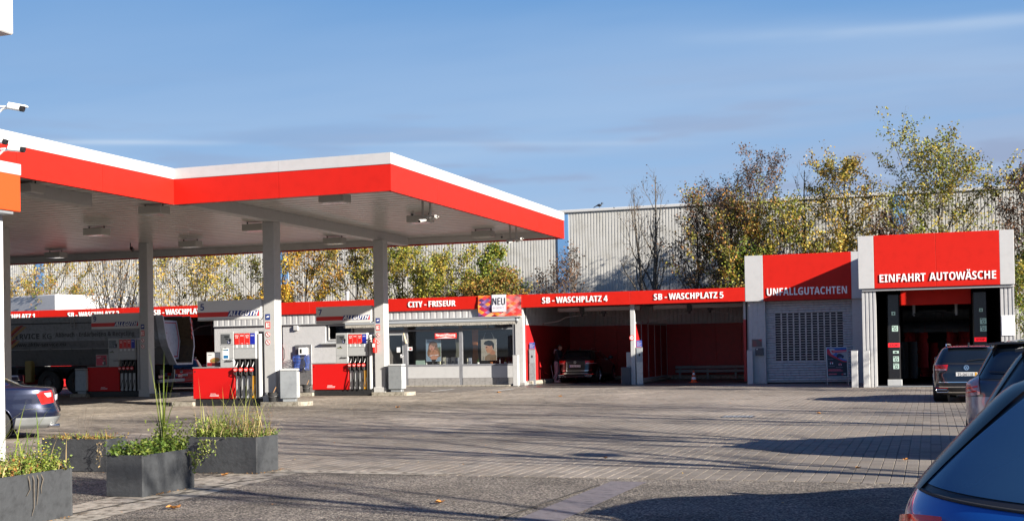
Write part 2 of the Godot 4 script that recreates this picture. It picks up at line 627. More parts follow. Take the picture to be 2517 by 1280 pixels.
	# drain cover in the yard
	m = MB.new()
	m.bbox(Vector3(-4.45, -0.03, -27.85), Vector3(-3.75, 0.006, -27.2), 0.004)
	var dr = struct("drain_cover", m, M("dark_metal"))
	for k in 7:
		obj("grate_bar", slab(Vector3(-4.40 + k * 0.093, 0.006, -27.80), Vector3(-4.36 + k * 0.093, 0.014, -27.25)), M("zinc"), dr)

func build_pavers():
	# blocks 150 x 200 mm in columns that run towards the buildings, each column half a block off its neighbour
	var pm = M("paver", Color.WHITE, 0.9, 0.0, 0.35)
	pm.vertex_color_use_as_albedo = true
	pm.albedo_texture = noise_tex(0.09, 41, 4, 512, ramp([[0.0, grey(0.72)], [0.5, grey(0.90)], [1.0, grey(1.0)]]))
	pm.uv1_triplanar = true; pm.uv1_world_triplanar = true
	pm.uv1_scale = Vector3.ONE * 0.8
	var W = 0.152
	var L = 0.202
	var b = MB.new()
	b.use_col = true
	var h = Vector2(W * 0.5 - 0.003, L * 0.5 - 0.003)
	var t = Vector2(h.x - 0.005, h.y - 0.005)
	var A = [Vector3(-h.x, -0.05, h.y), Vector3(h.x, -0.05, h.y), Vector3(h.x, -0.05, -h.y), Vector3(-h.x, -0.05, -h.y)]
	var B = []
	var C = []
	for i in 4:
		B.append(Vector3(A[i].x, -0.004, A[i].z))
		C.append(Vector3(signf(A[i].x) * t.x, 0.0, signf(A[i].z) * t.y))
	for i in 4:
		var k = (i + 1) % 4
		b.quad(A[i], A[k], B[k], B[i]); b.quad(B[i], B[k], C[k], C[i])
	b.quad(C[0], C[1], C[2], C[3])
	var one = b.mesh()
	# where the photograph could see paving
	var stain = FastNoiseLite.new(); stain.seed = 8; stain.frequency = 0.09; stain.fractal_octaves = 4
	var fine = FastNoiseLite.new(); fine.seed = 9; fine.frequency = 0.6
	var yaw = deg_to_rad(18.87)
	var fwd = Vector2(-sin(yaw), -cos(yaw))
	var rt = Vector2(cos(yaw), -sin(yaw))
	var near = []
	var xf = []
	var cols = []
	var ci = 0
	var x = -46.0
	while x < 8.0:
		var z = -14.72 - (L * 0.5 if ci % 2 else 0.0)
		while z > -50.4:
			var f = Vector2(x, z).dot(fwd)
			var s = Vector2(x, z).dot(rt)
			if absf(s) < f * 0.44 + 1.2 and not (x < -17.0 and z < -43.3):
				var c = 0.215 + 0.075 * stain.get_noise_2d(x * 1.3, z) + 0.045 * fine.get_noise_2d(x, z * 0.6) + rng.randf_range(-0.024, 0.024)
				# tyres have polished a darker swath through the middle of the yard; grey salt-bleached blocks to the left
				var swath = exp(-pow((z + 21.5 + 0.25 * (x + 8.0)) / 4.2, 2.0)) * smoothstep(-1.0, -7.0, x) * smoothstep(-17.0, -10.0, x)
				c *= 1.0 - 0.20 * swath
				# turning tyres have left faint arcs before the gateway
				for q in [[8.6, 0.16, 0.20], [9.9, 0.14, 0.16], [12.4, 0.2, 0.14], [13.8, 0.16, 0.18]]:
					var rr = Vector2(x + 2.0, z + 39.5).length() + 0.35 * fine.get_noise_2d(x * 0.2 + 9.0, z * 0.2)
					c *= 1.0 - q[2] * exp(-pow((rr - q[0]) / q[1], 2.0)) * smoothstep(-1.5, -3.0, x)
				if stain.get_noise_2d(x * 5.0 + 70.0, z * 5.0) > 0.46: c *= 0.72
				if x < -9.0: c *= 1.0 + 0.28 * smoothstep(0.0, 0.4, stain.get_noise_2d(x * 2.0 + 50.0, z * 3.0))
				var warm = rng.randf_range(-0.02, 0.03)
				var col = Color(c * (1.07 + warm), c * 0.93, c * (0.79 - warm))
				if rng.randf() < 0.01: col = col * 0.7
				var T = Transform3D(Basis(), Vector3(x, rng.randf_range(-0.0018, 0.0018), z))
				T.basis = Basis(Vector3.UP, rng.randf_range(-0.010, 0.010)) * Basis(Vector3.RIGHT, rng.randf_range(-0.008, 0.008))
				if f < 18.3 and absf(s) < f * 0.40 and x > -5.5: near.append([f, T, col])
				else:
					xf.append(T); cols.append(col)
			z -= L
		x += W
		ci += 1
	near.sort_custom(func(p, q): return p[0] < q[0])
	var host = Node3D.new()
	host.name = "paving"
	add_child(host)
	tag(host, "", "", "", "structure")
	var shades = []
	for k in 10:
		var mm = pm.duplicate()
		mm.vertex_color_use_as_albedo = false
		var c = 0.16 + 0.0145 * k
		mm.albedo_color = lin(c * 1.07, c * 0.93, c * 0.79)
		shades.append(mm)
	var bare = MB.new()
	bare.v = b.v; bare.n = b.n; bare.uv = b.uv; bare.idx = b.idx
	var plain_one = bare.mesh()
	for i in near.size():
		if i < 290:
			var o = obj("paver", plain_one, shades[clampi(int((near[i][2].g / 0.93 - 0.16) / 0.0145), 0, 9)], host)
			o.transform = near[i][1]
		else:
			xf.append(near[i][1]); cols.append(near[i][2])
	var m = MultiMesh.new()
	m.transform_format = MultiMesh.TRANSFORM_3D
	m.use_colors = true
	m.mesh = one
	m.instance_count = xf.size()
	for i in xf.size():
		m.set_instance_transform(i, xf[i])
		m.set_instance_color(i, cols[i])
	var mi = MultiMeshInstance3D.new()
	mi.name = "paver_field"
	mi.multimesh = m
	mi.material_override = pm
	host.add_child(mi)
	tag(mi, "", "", "", "stuff")

# ---------------------------------------------------------------- the big hall behind the trees
func build_hall():
	var hall = thing("metal_hall", "large pale hall of ribbed metal sheeting behind the trees", "building", Vector3(-28, 0, -68))
	var m = MB.new()
	var x = -78.0
	var p = 0.175
	var top = 9.45
	while x < 22.0:
		var xs = [x, x + 0.115, x + 0.125, x + 0.158, x + p]
		var zs = [-68.0, -68.0, -68.025, -68.025, -68.0]
		for k in 4:
			m.quad(Vector3(xs[k], 0, zs[k]), Vector3(xs[k + 1], 0, zs[k + 1]), Vector3(xs[k + 1], top, zs[k + 1]), Vector3(xs[k], top, zs[k]))
		x += p
	m.box(Vector3(-78, 0, -68.4), Vector3(22, top, -68.1))
	wobj("wall", m, M("hall_clad"), hall)
	m = MB.new()
	m.bbox(Vector3(-78.1, 9.38, -68.5), Vector3(22.1, 9.56, -67.9), 0.03)
	wobj("parapet", m, M("white_metal"), hall)
	wobj("roof", slab(Vector3(-78, 9.2, -100), Vector3(22, 9.4, -68.4)), M("mid_grey"), hall)
	for bx in [-57.0, -38.3, -20.0, -1.4, 17.0]:
		wobj("blue_strip", slab(Vector3(bx - 0.32, 0, -67.99), Vector3(bx + 0.32, 9.3, -67.94)), M("hall_blue"), hall)
	# low white building on the far left
	var wb = thing("white_building", "plain white flat-roofed building seen over the left wash bays", "building", Vector3(-53, 0, -60), deg_to_rad(-14))
	m = MB.new()
	m.bbox(Vector3(-6, 0, -6), Vector3(4.95, 5.25, 0), 0.05)
	obj("wall", m, M("white_wall"), wb)
	# crow on the edge of the roof
	var crow = thing("crow", "black crow perched on the roof edge of the pale hall", "bird", Vector3(-17.8, 9.56, -68.0))
	m = MB.new()
	m.sphere(Vector3(0, 0.17, 0), 0.085, 10, Vector3(1.75, 0.95, 0.9))
	m.sphere(Vector3(0.15, 0.27, 0), 0.055, 8)
	m.cyl(Vector3(0.19, 0.27, 0), Vector3(0.27, 0.255, 0), 0.02, 0.003, 6)
	m.prism([Vector2(-0.10, 0.14), Vector2(-0.36, 0.03), Vector2(-0.33, 0.08), Vector2(-0.1, 0.21)], -0.03, 0.03)
	m.cyl(Vector3(0, 0.10, 0.025), Vector3(0.01, 0, 0.025), 0.008, 0.006, 5)
	m.cyl(Vector3(0, 0.10, -0.025), Vector3(0.01, 0, -0.025), 0.008, 0.006, 5)
	obj("body", m, M("black"), crow)

# ---------------------------------------------------------------- canopy over the pumps
func vline(a, b, r, k = 8):
	var m = MB.new()
	m.cyl(a, b, r, r, k)
	return m

func build_canopy():
	var can = thing("canopy", "red and white flat canopy over the fuel pumps on square white columns", "canopy", Vector3(-26, 0, -36))
	var yb = 5.65
	var ym = 6.33
	var yt = 6.62
	var P = [Vector2(-12.8, -43.65), Vector2(-12.8, -28.2), Vector2(-19.2, -28.2), Vector2(-19.2, -13.2), Vector2(-54, -13.2), Vector2(-54, -43.65)]
	# fascia boards, each side cut into sheets with a narrow joint
	for i in P.size():
		var a = P[i]
		var b = P[(i + 1) % P.size()]
		var d = (b - a).normalized()
		var inn = Vector2(-d.y, d.x) if false else Vector2(d.y, -d.x)
		# polygon runs clockwise seen from above with z down, so the inside lies to one side; test it
		if not Geometry2D.is_point_in_polygon((a + b) * 0.5 + inn * 0.2, P): inn = -inn
		var len = a.distance_to(b)
		var k = maxi(1, int(round(len / 3.2)))
		for s in k:
			var p = a + d * (len * s / k + (0.003 if s > 0 else 0.0))
			var q = a + d * (len * (s + 1) / k - (0.003 if s < k - 1 else 0.0))
			for band in [["fascia_red", yb, ym, "red_panel", 0.0], ["fascia_white", ym + 0.002, yt, "white_panel", 0.012]]:
				var m = MB.new()
				var o = -inn * band[4]
				var f = p + o
				var g = q + o
				if s == 0 and i != 2: f -= d * band[4]
				if s == k - 1 and i != 1: g += d * band[4]
				var hh = inn * 0.12
				m.quad_out(Vector3(f.x, band[1], f.y), Vector3(g.x, band[1], g.y), Vector3(g.x, band[2], g.y), Vector3(f.x, band[2], f.y), Vector3(f.x + hh.x, band[1], f.y + hh.y))
				m.quad_out(Vector3(f.x + hh.x, band[1], f.y + hh.y), Vector3(g.x + hh.x, band[1], g.y + hh.y), Vector3(g.x + hh.x, band[2], g.y + hh.y), Vector3(f.x + hh.x, band[2], f.y + hh.y), Vector3(f.x, band[1], f.y))
				m.quad_out(Vector3(f.x, band[1], f.y), Vector3(g.x, band[1], g.y), Vector3(g.x + hh.x, band[1], g.y + hh.y), Vector3(f.x + hh.x, band[1], f.y + hh.y), Vector3(f.x, band[2] + 1, f.y))
				m.quad_out(Vector3(f.x, band[2], f.y), Vector3(g.x, band[2], g.y), Vector3(g.x + hh.x, band[2], g.y + hh.y), Vector3(f.x + hh.x, band[2], f.y + hh.y), Vector3(f.x, band[1] - 1, f.y))
				if s > 0: m.quad_out(Vector3(f.x, band[1], f.y), Vector3(f.x, band[2], f.y), Vector3(f.x + hh.x, band[2], f.y + hh.y), Vector3(f.x + hh.x, band[1], f.y + hh.y), Vector3(g.x, band[1], g.y))
				if s < k - 1: m.quad_out(Vector3(g.x, band[1], g.y), Vector3(g.x, band[2], g.y), Vector3(g.x + hh.x, band[2], g.y + hh.y), Vector3(g.x + hh.x, band[1], g.y + hh.y), Vector3(f.x, band[1], f.y))
				wobj(band[0], m, M(band[3]), can)
	# grey inner lining and roof sheet above
	var lining = MB.new()
	for i in P.size():
		var a = P[i]
		var b = P[(i + 1) % P.size()]
		var d = (b - a).normalized()
		var inn = Vector2(d.y, -d.x)
		if not Geometry2D.is_point_in_polygon((a + b) * 0.5 + inn * 0.2, P): inn = -inn
		var p = a + inn * 0.125
		var q = b + inn * 0.125
		lining.quad_out(Vector3(p.x, yb + 0.05, p.y), Vector3(q.x, yb + 0.05, q.y), Vector3(q.x, 6.3, q.y), Vector3(p.x, 6.3, p.y), Vector3(a.x, yb, a.y))
	wobj("inner_lining", lining, M("soffit"), can)
	var roof = MB.new()
	roof.box(Vector3(-53.8, 6.35, -43.5), Vector3(-12.95, 6.45, -28.4))
	roof.box(Vector3(-53.8, 6.35, -28.398), Vector3(-19.35, 6.45, -13.35))
	wobj("roof_sheet", roof, M("mid_grey"), can)
	# lining boards under the roof, running left to right
	var m = MB.new()
	var z = -43.5
	var pitch = 0.5
	while z < -13.7:
		var x1 = -12.93 if z + pitch < -28.3 else -19.33
		var y = 5.95
		m.quad(Vector3(-53.8, y, z), Vector3(x1, y, z), Vector3(x1, y, z + 0.40), Vector3(-53.8, y, z + 0.40))
		m.quad(Vector3(-53.8, y, z + 0.40), Vector3(x1, y, z + 0.40), Vector3(x1, y + 0.07, z + 0.42), Vector3(-53.8, y + 0.07, z + 0.42))
		m.quad(Vector3(-53.8, y + 0.07, z + 0.42), Vector3(x1, y + 0.07, z + 0.42), Vector3(x1, y + 0.07, z + 0.48), Vector3(-53.8, y + 0.07, z + 0.48))
		m.quad(Vector3(-53.8, y + 0.07, z + 0.48), Vector3(x1, y + 0.07, z + 0.48), Vector3(x1, y, z + 0.50), Vector3(-53.8, y, z + 0.50))
		z += pitch
	wobj("soffit", m, M("soffit"), can)
	# beams
	for b in [[-19.02, -43.0, -28.42], [-21.4, -27.4, -13.5]]:
		m = MB.new()
		m.bbox(Vector3(b[0] - 0.19, 5.62, b[1]), Vector3(b[0] + 0.19, 5.955, b[2]), 0.012)
		wobj("beam", m, M("white_metal"), can)
	for c in [[-19.08, -33.12, 5.62], [-18.85, -40.5, 5.62], [-28.75, -40.3, 5.955], [-29.3, -33.1, 5.955]]:
		m = MB.new()
		m.bbox(Vector3(c[0] - 0.2, 0.0, c[1] - 0.2), Vector3(c[0] + 0.2, c[2], c[1] + 0.2), 0.018)
		m.bbox(Vector3(c[0] - 0.24, 0.0, c[1] - 0.24), Vector3(c[0] + 0.24, 0.30, c[1] + 0.24), 0.01)
		wobj("column", m, M("white_metal"), can)
	# flues and box on the roof
	var vent = thing("roof_vent", "brown metal vent box on the canopy roof near the left edge", "vent", Vector3(-22.5, 6.45, -19.6))
	m = MB.new()
	m.bbox(Vector3(-0.35, 0, -0.25), Vector3(0.35, 0.55, 0.25), 0.02)
	m.bbox(Vector3(-0.42, 0.552, -0.32), Vector3(0.42, 0.61, 0.32), 0.01)
	obj("housing", m, M("vent_brown", lin(0.16, 0.13, 0.09), 0.6), vent)
	# lamps, all switched off
	var spots = [[-15.25, -29.9, "nearest the front right corner"], [-15.25, -35.8, "in the middle of the right row"], [-15.25, -41.6, "at the far end of the right row"], [-21.1, -24.7, "near the left edge, in front of the beam"], [-21.1, -30.0, "left of the long beam, front one"], [-21.1, -35.6, "left of the long beam, beside the front column"], [-21.1, -41.3, "left of the long beam, at the back"], [-26.4, -34.3, "over the lane between the columns"], [-26.4, -39.8, "beside the rear left column"], [-33.8, -41.3, "over the dark truck at the far left"]]
	var proto = null
	for s in spots:
		var lb = "unlit white box lamp under the canopy, " + s[2]
		if proto == null:
			proto = thing("canopy_lamp", lb, "lamp", Vector3(s[0], 5.66, s[1]), 0.0, "lamps under the canopy")
			m = MB.new()
			m.bbox(Vector3(-0.38, 0.0, -0.24), Vector3(0.38, 0.22, 0.24), 0.015)
			obj("housing", m, M("lamp_grey", lin(0.42, 0.41, 0.39), 0.5), proto)
			m = MB.new()
			m.bbox(Vector3(-0.31, -0.012, -0.19), Vector3(0.31, 0.004, 0.19), 0.005)
			obj("diffuser", m, M("lamp_lens", lin(0.55, 0.56, 0.58), 0.12), proto)
			m = MB.new()
			for sx in [-0.3, 0.3]: m.cyl(Vector3(sx, 0.23, 0), Vector3(sx, 0.30, 0), 0.02, 0.02, 6)
			obj("hanger", m, M("dark_metal"), proto)
		else: dup(proto, "canopy_lamp", Vector3(s[0], 5.66, s[1]), 0.0, lb)
	# clusters of cameras under the right edge
	for q in [[-13.55, -32.3, "nearer"], [-13.62, -40.2, "farther"]]:
		var cl = thing("camera_cluster", "hanging cluster of three cameras under the right canopy edge, %s one" % q[2], "security camera", Vector3(q[0], 5.95, q[1]), 0.0, "camera clusters under the canopy")
		m = MB.new()
		m.cyl(Vector3(-0.13, 0, 0), Vector3(-0.13, -0.52, 0), 0.035, 0.035, 8)
		m.cyl(Vector3(0.10, 0, 0), Vector3(0.10, -0.52, 0), 0.035, 0.035, 8)
		m.bbox(Vector3(-0.25, -0.58, -0.03), Vector3(0.25, -0.51, 0.03), 0.01)
		obj("hanger", m, M("lamp_grey"), cl)
		for k in [[-0.42, -0.42, 200], [-0.05, -0.62, 165], [0.30, -0.55, 60]]:
			var cb = bullet_mesh(0.26, 0.05)
			var o = obj("camera", cb, M("lamp_grey"), cl)
			o.transform = Transform3D(Basis(Vector3.UP, deg_to_rad(k[2])) * Basis(Vector3.RIGHT, deg_to_rad(-12)), Vector3(k[0], k[1], 0.05))
			m = MB.new()
			m.cyl(Vector3(0, 0, -0.262), Vector3(0, 0, -0.255), 0.04, 0.04, 10)
			obj("lens", m, M("black"), o)
	var c9 = thing("security_camera", "small black camera at the head of the rear left canopy column", "security camera", Vector3(-29.2, 5.75, -40.0))
	obj("housing", bullet_mesh(0.25, 0.06), M("black"), c9).rotation = Vector3(-0.2, 0.4, 0)
	obj("bracket", vline(Vector3(0, 0, 0.05), Vector3(0, 0.2, 0.05), 0.02), M("black"), c9)
	# stickers on the columns
	for c in [[-19.08, -33.12, "5"], [-18.85, -40.5, "7"], [-28.75, -40.3, "9"]]:
		var st = thing("column_stickers", {"5": "row of warning stickers on the front canopy column, blue one topmost", "7": "row of warning stickers above the fire extinguisher on the right column", "9": "row of warning stickers on the shaded rear left column"}[c[2]], "sticker", Vector3(c[0] - 0.05, 2.0, c[1] + 0.2), 0.0, "stickers on the canopy columns")
		m = MB.new(); m.box(Vector3(-0.08, 0.62, 0.002), Vector3(0.08, 0.80, 0.006)); obj("blue_sticker", m, M("letter_blue"), st)
		m = MB.new(); m.prism([Vector2(-0.05, 0.69), Vector2(0.02, 0.69), Vector2(0.05, 0.72), Vector2(0.05, 0.74), Vector2(-0.02, 0.74)], 0.006, 0.009); obj("white_hand", m, M("letter_white"), st)
		m = MB.new(); m.box(Vector3(-0.08, 0.35, 0.002), Vector3(0.08, 0.56, 0.006)); obj("red_sticker", m, M("red_flag"), st)
		m = MB.new(); m.box(Vector3(-0.055, 0.38, 0.006), Vector3(-0.01, 0.53, 0.009)); m.box(Vector3(0.02, 0.38, 0.006), Vector3(0.05, 0.46, 0.009)); m.box(Vector3(0.02, 0.48, 0.006), Vector3(0.05, 0.53, 0.009)); obj("white_mark", m, M("letter_white"), st)
		for y in [0.18, -0.06]:
			m = MB.new(); m.cyl(Vector3(0, y, 0.002), Vector3(0, y, 0.005), 0.085, 0.085, 20); obj("round_sticker", m, M("letter_white"), st)
			m = MB.new()
			for k in 20:
				var t0 = TAU * k / 20
				var t1 = TAU * (k + 1) / 20
				m.quad(Vector3(cos(t0) * 0.085, y + sin(t0) * 0.085, 0.007), Vector3(cos(t1) * 0.085, y + sin(t1) * 0.085, 0.007), Vector3(cos(t1) * 0.068, y + sin(t1) * 0.068, 0.007), Vector3(cos(t0) * 0.068, y + sin(t0) * 0.068, 0.007))
			m.quad(Vector3(-0.055, y + 0.045, 0.007), Vector3(0.045, y - 0.055, 0.007), Vector3(0.055, y - 0.045, 0.007), Vector3(-0.045, y + 0.055, 0.007))
			m.box(Vector3(-0.02, y - 0.03, 0.005), Vector3(0.015, y + 0.04, 0.0065))
			obj("prohibition_mark", m, M("letter_red"), st)

func bullet_mesh(len, r):                  # a bullet camera that looks along -z
	var m = MB.new()
	m.cyl(Vector3(0, 0, 0), Vector3(0, 0, -len), r, r, 12)
	m.bbox(Vector3(-r * 0.95, r * 0.55, -len - 0.05), Vector3(r * 0.95, r * 1.15, 0.0), r * 0.2)
	m.cyl(Vector3(0, -r * 0.2, 0.0), Vector3(0, -r * 0.6, 0.12), r * 0.3, r * 0.3, 8)
	return m

# ---------------------------------------------------------------- the row of buildings
func fascia(b, x0, x1, y0, y1, z, mat = "red_panel", step = 5.0):
	var k = maxi(1, int(round((x1 - x0) / step)))
	for i in k:
		var m = MB.new()
		m.bbox(Vector3(lerpf(x0, x1, float(i) / k) + 0.002, y0, z - 0.18), Vector3(lerpf(x0, x1, float(i + 1) / k) - 0.002, y1, z), 0.006)
		wobj("fascia", m, M(mat), b)

func ribs(x0, x1, y0, y1, z, pitch = 0.2, depth = 0.022, face = 1.0):        # ribbed sheeting facing +z
	var m = MB.new()
	var x = x0
	while x < x1 - 0.001:
		var xs = [x, minf(x + pitch * 0.60, x1), minf(x + pitch * 0.70, x1), minf(x + pitch * 0.90, x1), minf(x + pitch, x1)]
		var zs = [z, z, z - depth, z - depth, z]
		for k in 4:
			if xs[k + 1] - xs[k] > 1e-4: m.quad(Vector3(xs[k], y0, zs[k]), Vector3(xs[k + 1], y0, zs[k + 1]), Vector3(xs[k + 1], y1, zs[k + 1]), Vector3(xs[k], y1, zs[k]))
		x += pitch
	return m

func ribs_side(z0, z1, y0, y1, x, pitch = 0.2, depth = 0.022, s = 1.0):       # ribbed sheeting in a plane across x, facing s
	var m = MB.new()
	var z = z0
	while z < z1 - 0.001:
		var zs = [z, minf(z + pitch * 0.60, z1), minf(z + pitch * 0.70, z1), minf(z + pitch * 0.90, z1), minf(z + pitch, z1)]
		var xs = [x, x, x - depth * s, x - depth * s, x]
		for k in 4:
			if zs[k + 1] - zs[k] > 1e-4: m.quad_out(Vector3(xs[k], y0, zs[k]), Vector3(xs[k + 1], y0, zs[k + 1]), Vector3(xs[k + 1], y1, zs[k + 1]), Vector3(xs[k], y1, zs[k]), Vector3(x - s, y0, zs[k]))
		z += pitch
	return m

func wash_bays(b, x0, x1, cuts, texts):
	var zb = -57.2
	fascia(b, x0, x1, 3.36, 3.92, -50.0)
	wobj("roof", slab(Vector3(x0, 3.62, zb - 0.2), Vector3(x1, 3.80, -50.19)), M("mid_grey"), b)
	wobj("ceiling", slab(Vector3(x0, 3.5, zb), Vector3(x1, 3.6, -50.19)), M("clad"), b)
	wobj("floor", slab(Vector3(x0, -0.05, zb), Vector3(x1, 0.03, -50.25)), M("bay_floor"), b)
	wobj("wall", slab(Vector3(x0, 0.0, zb - 0.2), Vector3(x1, 3.5, zb - 0.04)), M("mid_grey"), b)
	wobj("upper_wall", ribs(x0, x1, 2.62, 3.5, zb), M("clad"), b)
	var k = int(round((x1 - x0) / 1.2))
	for i in k:
		var m = MB.new()
		m.bbox(Vector3(lerpf(x0, x1, float(i) / k) + 0.002, 0.22, zb - 0.03), Vector3(lerpf(x0, x1, float(i + 1) / k) - 0.002, 2.62, zb + 0.015), 0.004)
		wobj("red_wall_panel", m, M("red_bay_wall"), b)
	wobj("kerb", slab(Vector3(x0, 0.03, zb), Vector3(x1, 0.20, zb + 0.22), 0.02), M("concrete"), b)
	for t in texts: lettering("lettering", t[0], 0.25, t[2], 0.026, M("letter_white"), b, Vector3(t[1], 3.515, -49.998))

func build_left_bays():
	var b = thing("wash_bay_building", "open self-service wash bays with red fascia behind the dark truck", "building", Vector3(-40, 0, -53.5))
	wash_bays(b, -52.0, -32.0, [], [["SB - WASCHPLATZ 3", -33.75, 3.0], ["SB - WASCHPLATZ 2", -38.75, 3.0], ["SB - WASCHPLATZ 1", -43.75, 3.0]])
	for x in [-47.0, -41.8, -36.7]:
		var m = MB.new()
		m.bbox(Vector3(x - 0.1, 0, -50.45), Vector3(x + 0.1, 3.5, -50.25), 0.01)
		wobj("column", m, M("white_metal"), b)
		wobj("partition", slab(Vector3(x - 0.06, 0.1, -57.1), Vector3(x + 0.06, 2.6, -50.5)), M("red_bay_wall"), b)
		wobj("upper_partition", slab(Vector3(x - 0.05, 2.602, -57.1), Vector3(x + 0.05, 3.5, -50.5)), M("clad"), b)

func glass_pane(b, x0, x1, y0, y1, z):
	wobj("pane", slab(Vector3(x0, y0, z - 0.006), Vector3(x1, y1, z)), M("window_glass"), b)

func build_salon():
	var b = thing("salon_building", "white low hair salon between the wash bays, with shop window and red fascia", "building", Vector3(-24, 0, -53))
	fascia(b, -32.0, -16.6, 3.36, 3.92, -50.0, "red_panel", 5.2)
	lettering("lettering", "CITY - FRISEUR", 0.25, 2.26, 0.026, M("letter_white"), b, Vector3(-20.82, 3.515, -49.998))
	wobj("roof", slab(Vector3(-32, 3.5, -57), Vector3(-16.6, 3.8, -50.19)), M("mid_grey"), b)
	wobj("upper_cladding", ribs(-32.0, -16.62, 2.90, 3.36, -50.08, 0.30, 0.012), M("clad"), b)
	# rendered wall left of the shop window, with openings
	var m = MB.new()
	for q in [[-32.0, -29.0, 0.4, 2.9], [-28.35, -26.15, 0.4, 2.9], [-26.15, -24.65, 0.4, 2.02], [-24.65, -23.15, 0.4, 2.9], [-29.0, -28.35, 2.82, 2.9]]:
		m.box(Vector3(q[0], q[2], -50.4), Vector3(q[1], q[3], -50.12))
	wobj("wall", m, M("white_wall"), b)
	m = MB.new()
	for q in [[-32.0, -29.0], [-28.35, -23.15]]: m.box(Vector3(q[0], 0, -50.4), Vector3(q[1], 0.399, -50.10))
	wobj("plinth", m, M("plinth_stone"), b)
	# back room walls
	m = MB.new()
	m.box(Vector3(-32, 0, -57), Vector3(-16.6, 3.5, -56.8)); m.box(Vector3(-32, 0, -56.8), Vector3(-31.8, 3.5, -50.4)); m.box(Vector3(-16.8, 0, -56.8), Vector3(-16.63, 3.36, -50.45))
	m.box(Vector3(-23.3, 0, -56.8), Vector3(-23.2, 2.9, -50.45))
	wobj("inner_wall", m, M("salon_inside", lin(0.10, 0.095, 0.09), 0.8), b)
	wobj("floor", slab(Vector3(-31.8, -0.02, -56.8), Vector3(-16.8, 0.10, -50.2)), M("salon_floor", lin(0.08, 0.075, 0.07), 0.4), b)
	wobj("ceiling", slab(Vector3(-31.8, 2.95, -56.8), Vector3(-16.8, 3.0, -50.4)), M("clad"), b)
	# narrow grey door with a dark light, half behind the canopy column
	wobj("door", slab(Vector3(-28.99, 0.05, -50.22), Vector3(-28.36, 2.0, -50.16), 0.01), M("light_grey"), b)
	wobj("window_frame", frame_mesh(-28.99, -28.36, 2.05, 2.82, -50.15, 0.06), M("grey_frame"), b)
	glass_pane(b, -28.93, -28.42, 2.11, 2.76, -50.17)
	# side window
	wobj("window_frame", frame_mesh(-26.15, -24.65, 2.02, 2.9, -50.16, 0.08), M("light_grey"), b)
	wobj("window_sash", frame_mesh(-26.02, -24.8, 2.12, 2.84, -50.13, 0.06), M("white_metal"), b)
	glass_pane(b, -25.96, -24.86, 2.18, 2.78, -50.16)
	m = MB.new()
	m.bbox(Vector3(-26.35, 1.955, -50.15), Vector3(-24.5, 2.018, -49.98), 0.01)
	wobj("window_sill", m, M("light_grey"), b)
	wobj("vent_cap", slab(Vector3(-27.75, 2.62, -50.12), Vector3(-27.52, 2.84, -50.02), 0.015), M("white_metal"), b)
	# shop front
	var z = -50.1
	var post = func(x0, x1, y0, y1, zf = 0.0):
		var k = MB.new()
		k.bbox(Vector3(x0, y0, z - 0.12), Vector3(x1, y1, z + zf), 0.006)
		wobj("mullion", k, M("grey_frame"), b)
	for q in [[-23.15, -23.05], [-22.24, -22.06], [-19.60, -19.44], [-17.10, -16.98]]: post.call(q[0], q[1], 0.05, 2.86)
	for q in [[-20.92, -20.82], [-18.32, -18.22]]: post.call(q[0], q[1], 2.522, 2.86, -0.004)
	for q in [[-23.048, -22.242], [-22.058, -19.602], [-19.438, -17.102]]:
		post.call(q[0], q[1], 2.44, 2.52, -0.003)
		post.call(q[0], q[1], 2.80, 2.86, -0.003)
	for q in [[-22.058, -19.602], [-19.438, -17.102]]:
		post.call(q[0], q[1], 0.88, 0.965, 0.004)
		m = MB.new()
		m.bbox(Vector3(q[0], 0.36, z - 0.1), Vector3(q[1], 0.878, z - 0.004), 0.006)
		wobj("sill_panel", m, M("white_panel"), b)
		m = MB.new()
		var w = (q[1] - q[0]) / 3.0
		for k in 3: m.bbox(Vector3(q[0] + w * k + 0.003, 0.0, z - 0.12), Vector3(q[0] + w * (k + 1) - 0.003, 0.355, z + 0.012), 0.005)
		wobj("stone_base", m, M("plinth_stone"), b)
		glass_pane(b, q[0], q[1], 0.966, 2.438, z - 0.03)
	for q in [[-22.058, -20.922], [-20.818, -19.602], [-19.438, -18.322], [-18.218, -17.102]]: glass_pane(b, q[0], q[1], 2.524, 2.798, z - 0.03)
	# door
	m = MB.new()
	for q in [[-23.048, -22.98, 0.08, 2.438], [-22.32, -22.242, 0.08, 2.438], [-22.978, -22.322, 2.30, 2.436], [-22.978, -22.322, 0.08, 0.22]]: m.box(Vector3(q[0], q[2], z - 0.06), Vector3(q[1], q[3], z - 0.012))
	var door = wobj("door", m, M("light_grey"), b)
	glass_pane(b, -22.978, -22.322, 0.222, 2.298, z - 0.04)
	glass_pane(b, -23.048, -22.242, 2.524, 2.798, z - 0.03)
	var hd = MB.new()
	hd.tube([Vector3(-22.28, 0.95, z + 0.0), Vector3(-22.28, 1.0, z + 0.06), Vector3(-22.28, 1.35, z + 0.06), Vector3(-22.28, 1.4, z + 0.0)], 0.014, 6)
	for i in hd.v.size(): hd.v[i] -= b.position
	obj("handle", hd, M("steel"), door)
	# corner pilaster
	m = MB.new()
	m.bbox(Vector3(-16.976, 0.1, -50.44), Vector3(-16.6, 3.36, -50.07), 0.01)
	wobj("pilaster", m, M("white_metal"), b)
	m = MB.new()
	m.bbox(Vector3(-17.05, 0.0, -50.45), Vector3(-16.5, 0.14, -49.9), 0.02)
	wobj("pilaster_foot", m, M("plinth_stone"), b)
	wobj("doorstep", slab(Vector3(-24.5, 0.0, -50.088), Vector3(-17.1, 0.055, -49.55), 0.01), M("concrete"), b)
	# gutter lip under the cladding
	m = MB.new()
	m.bbox(Vector3(-25.4, 2.955, -50.06), Vector3(-16.65, 3.0, -49.90), 0.006)
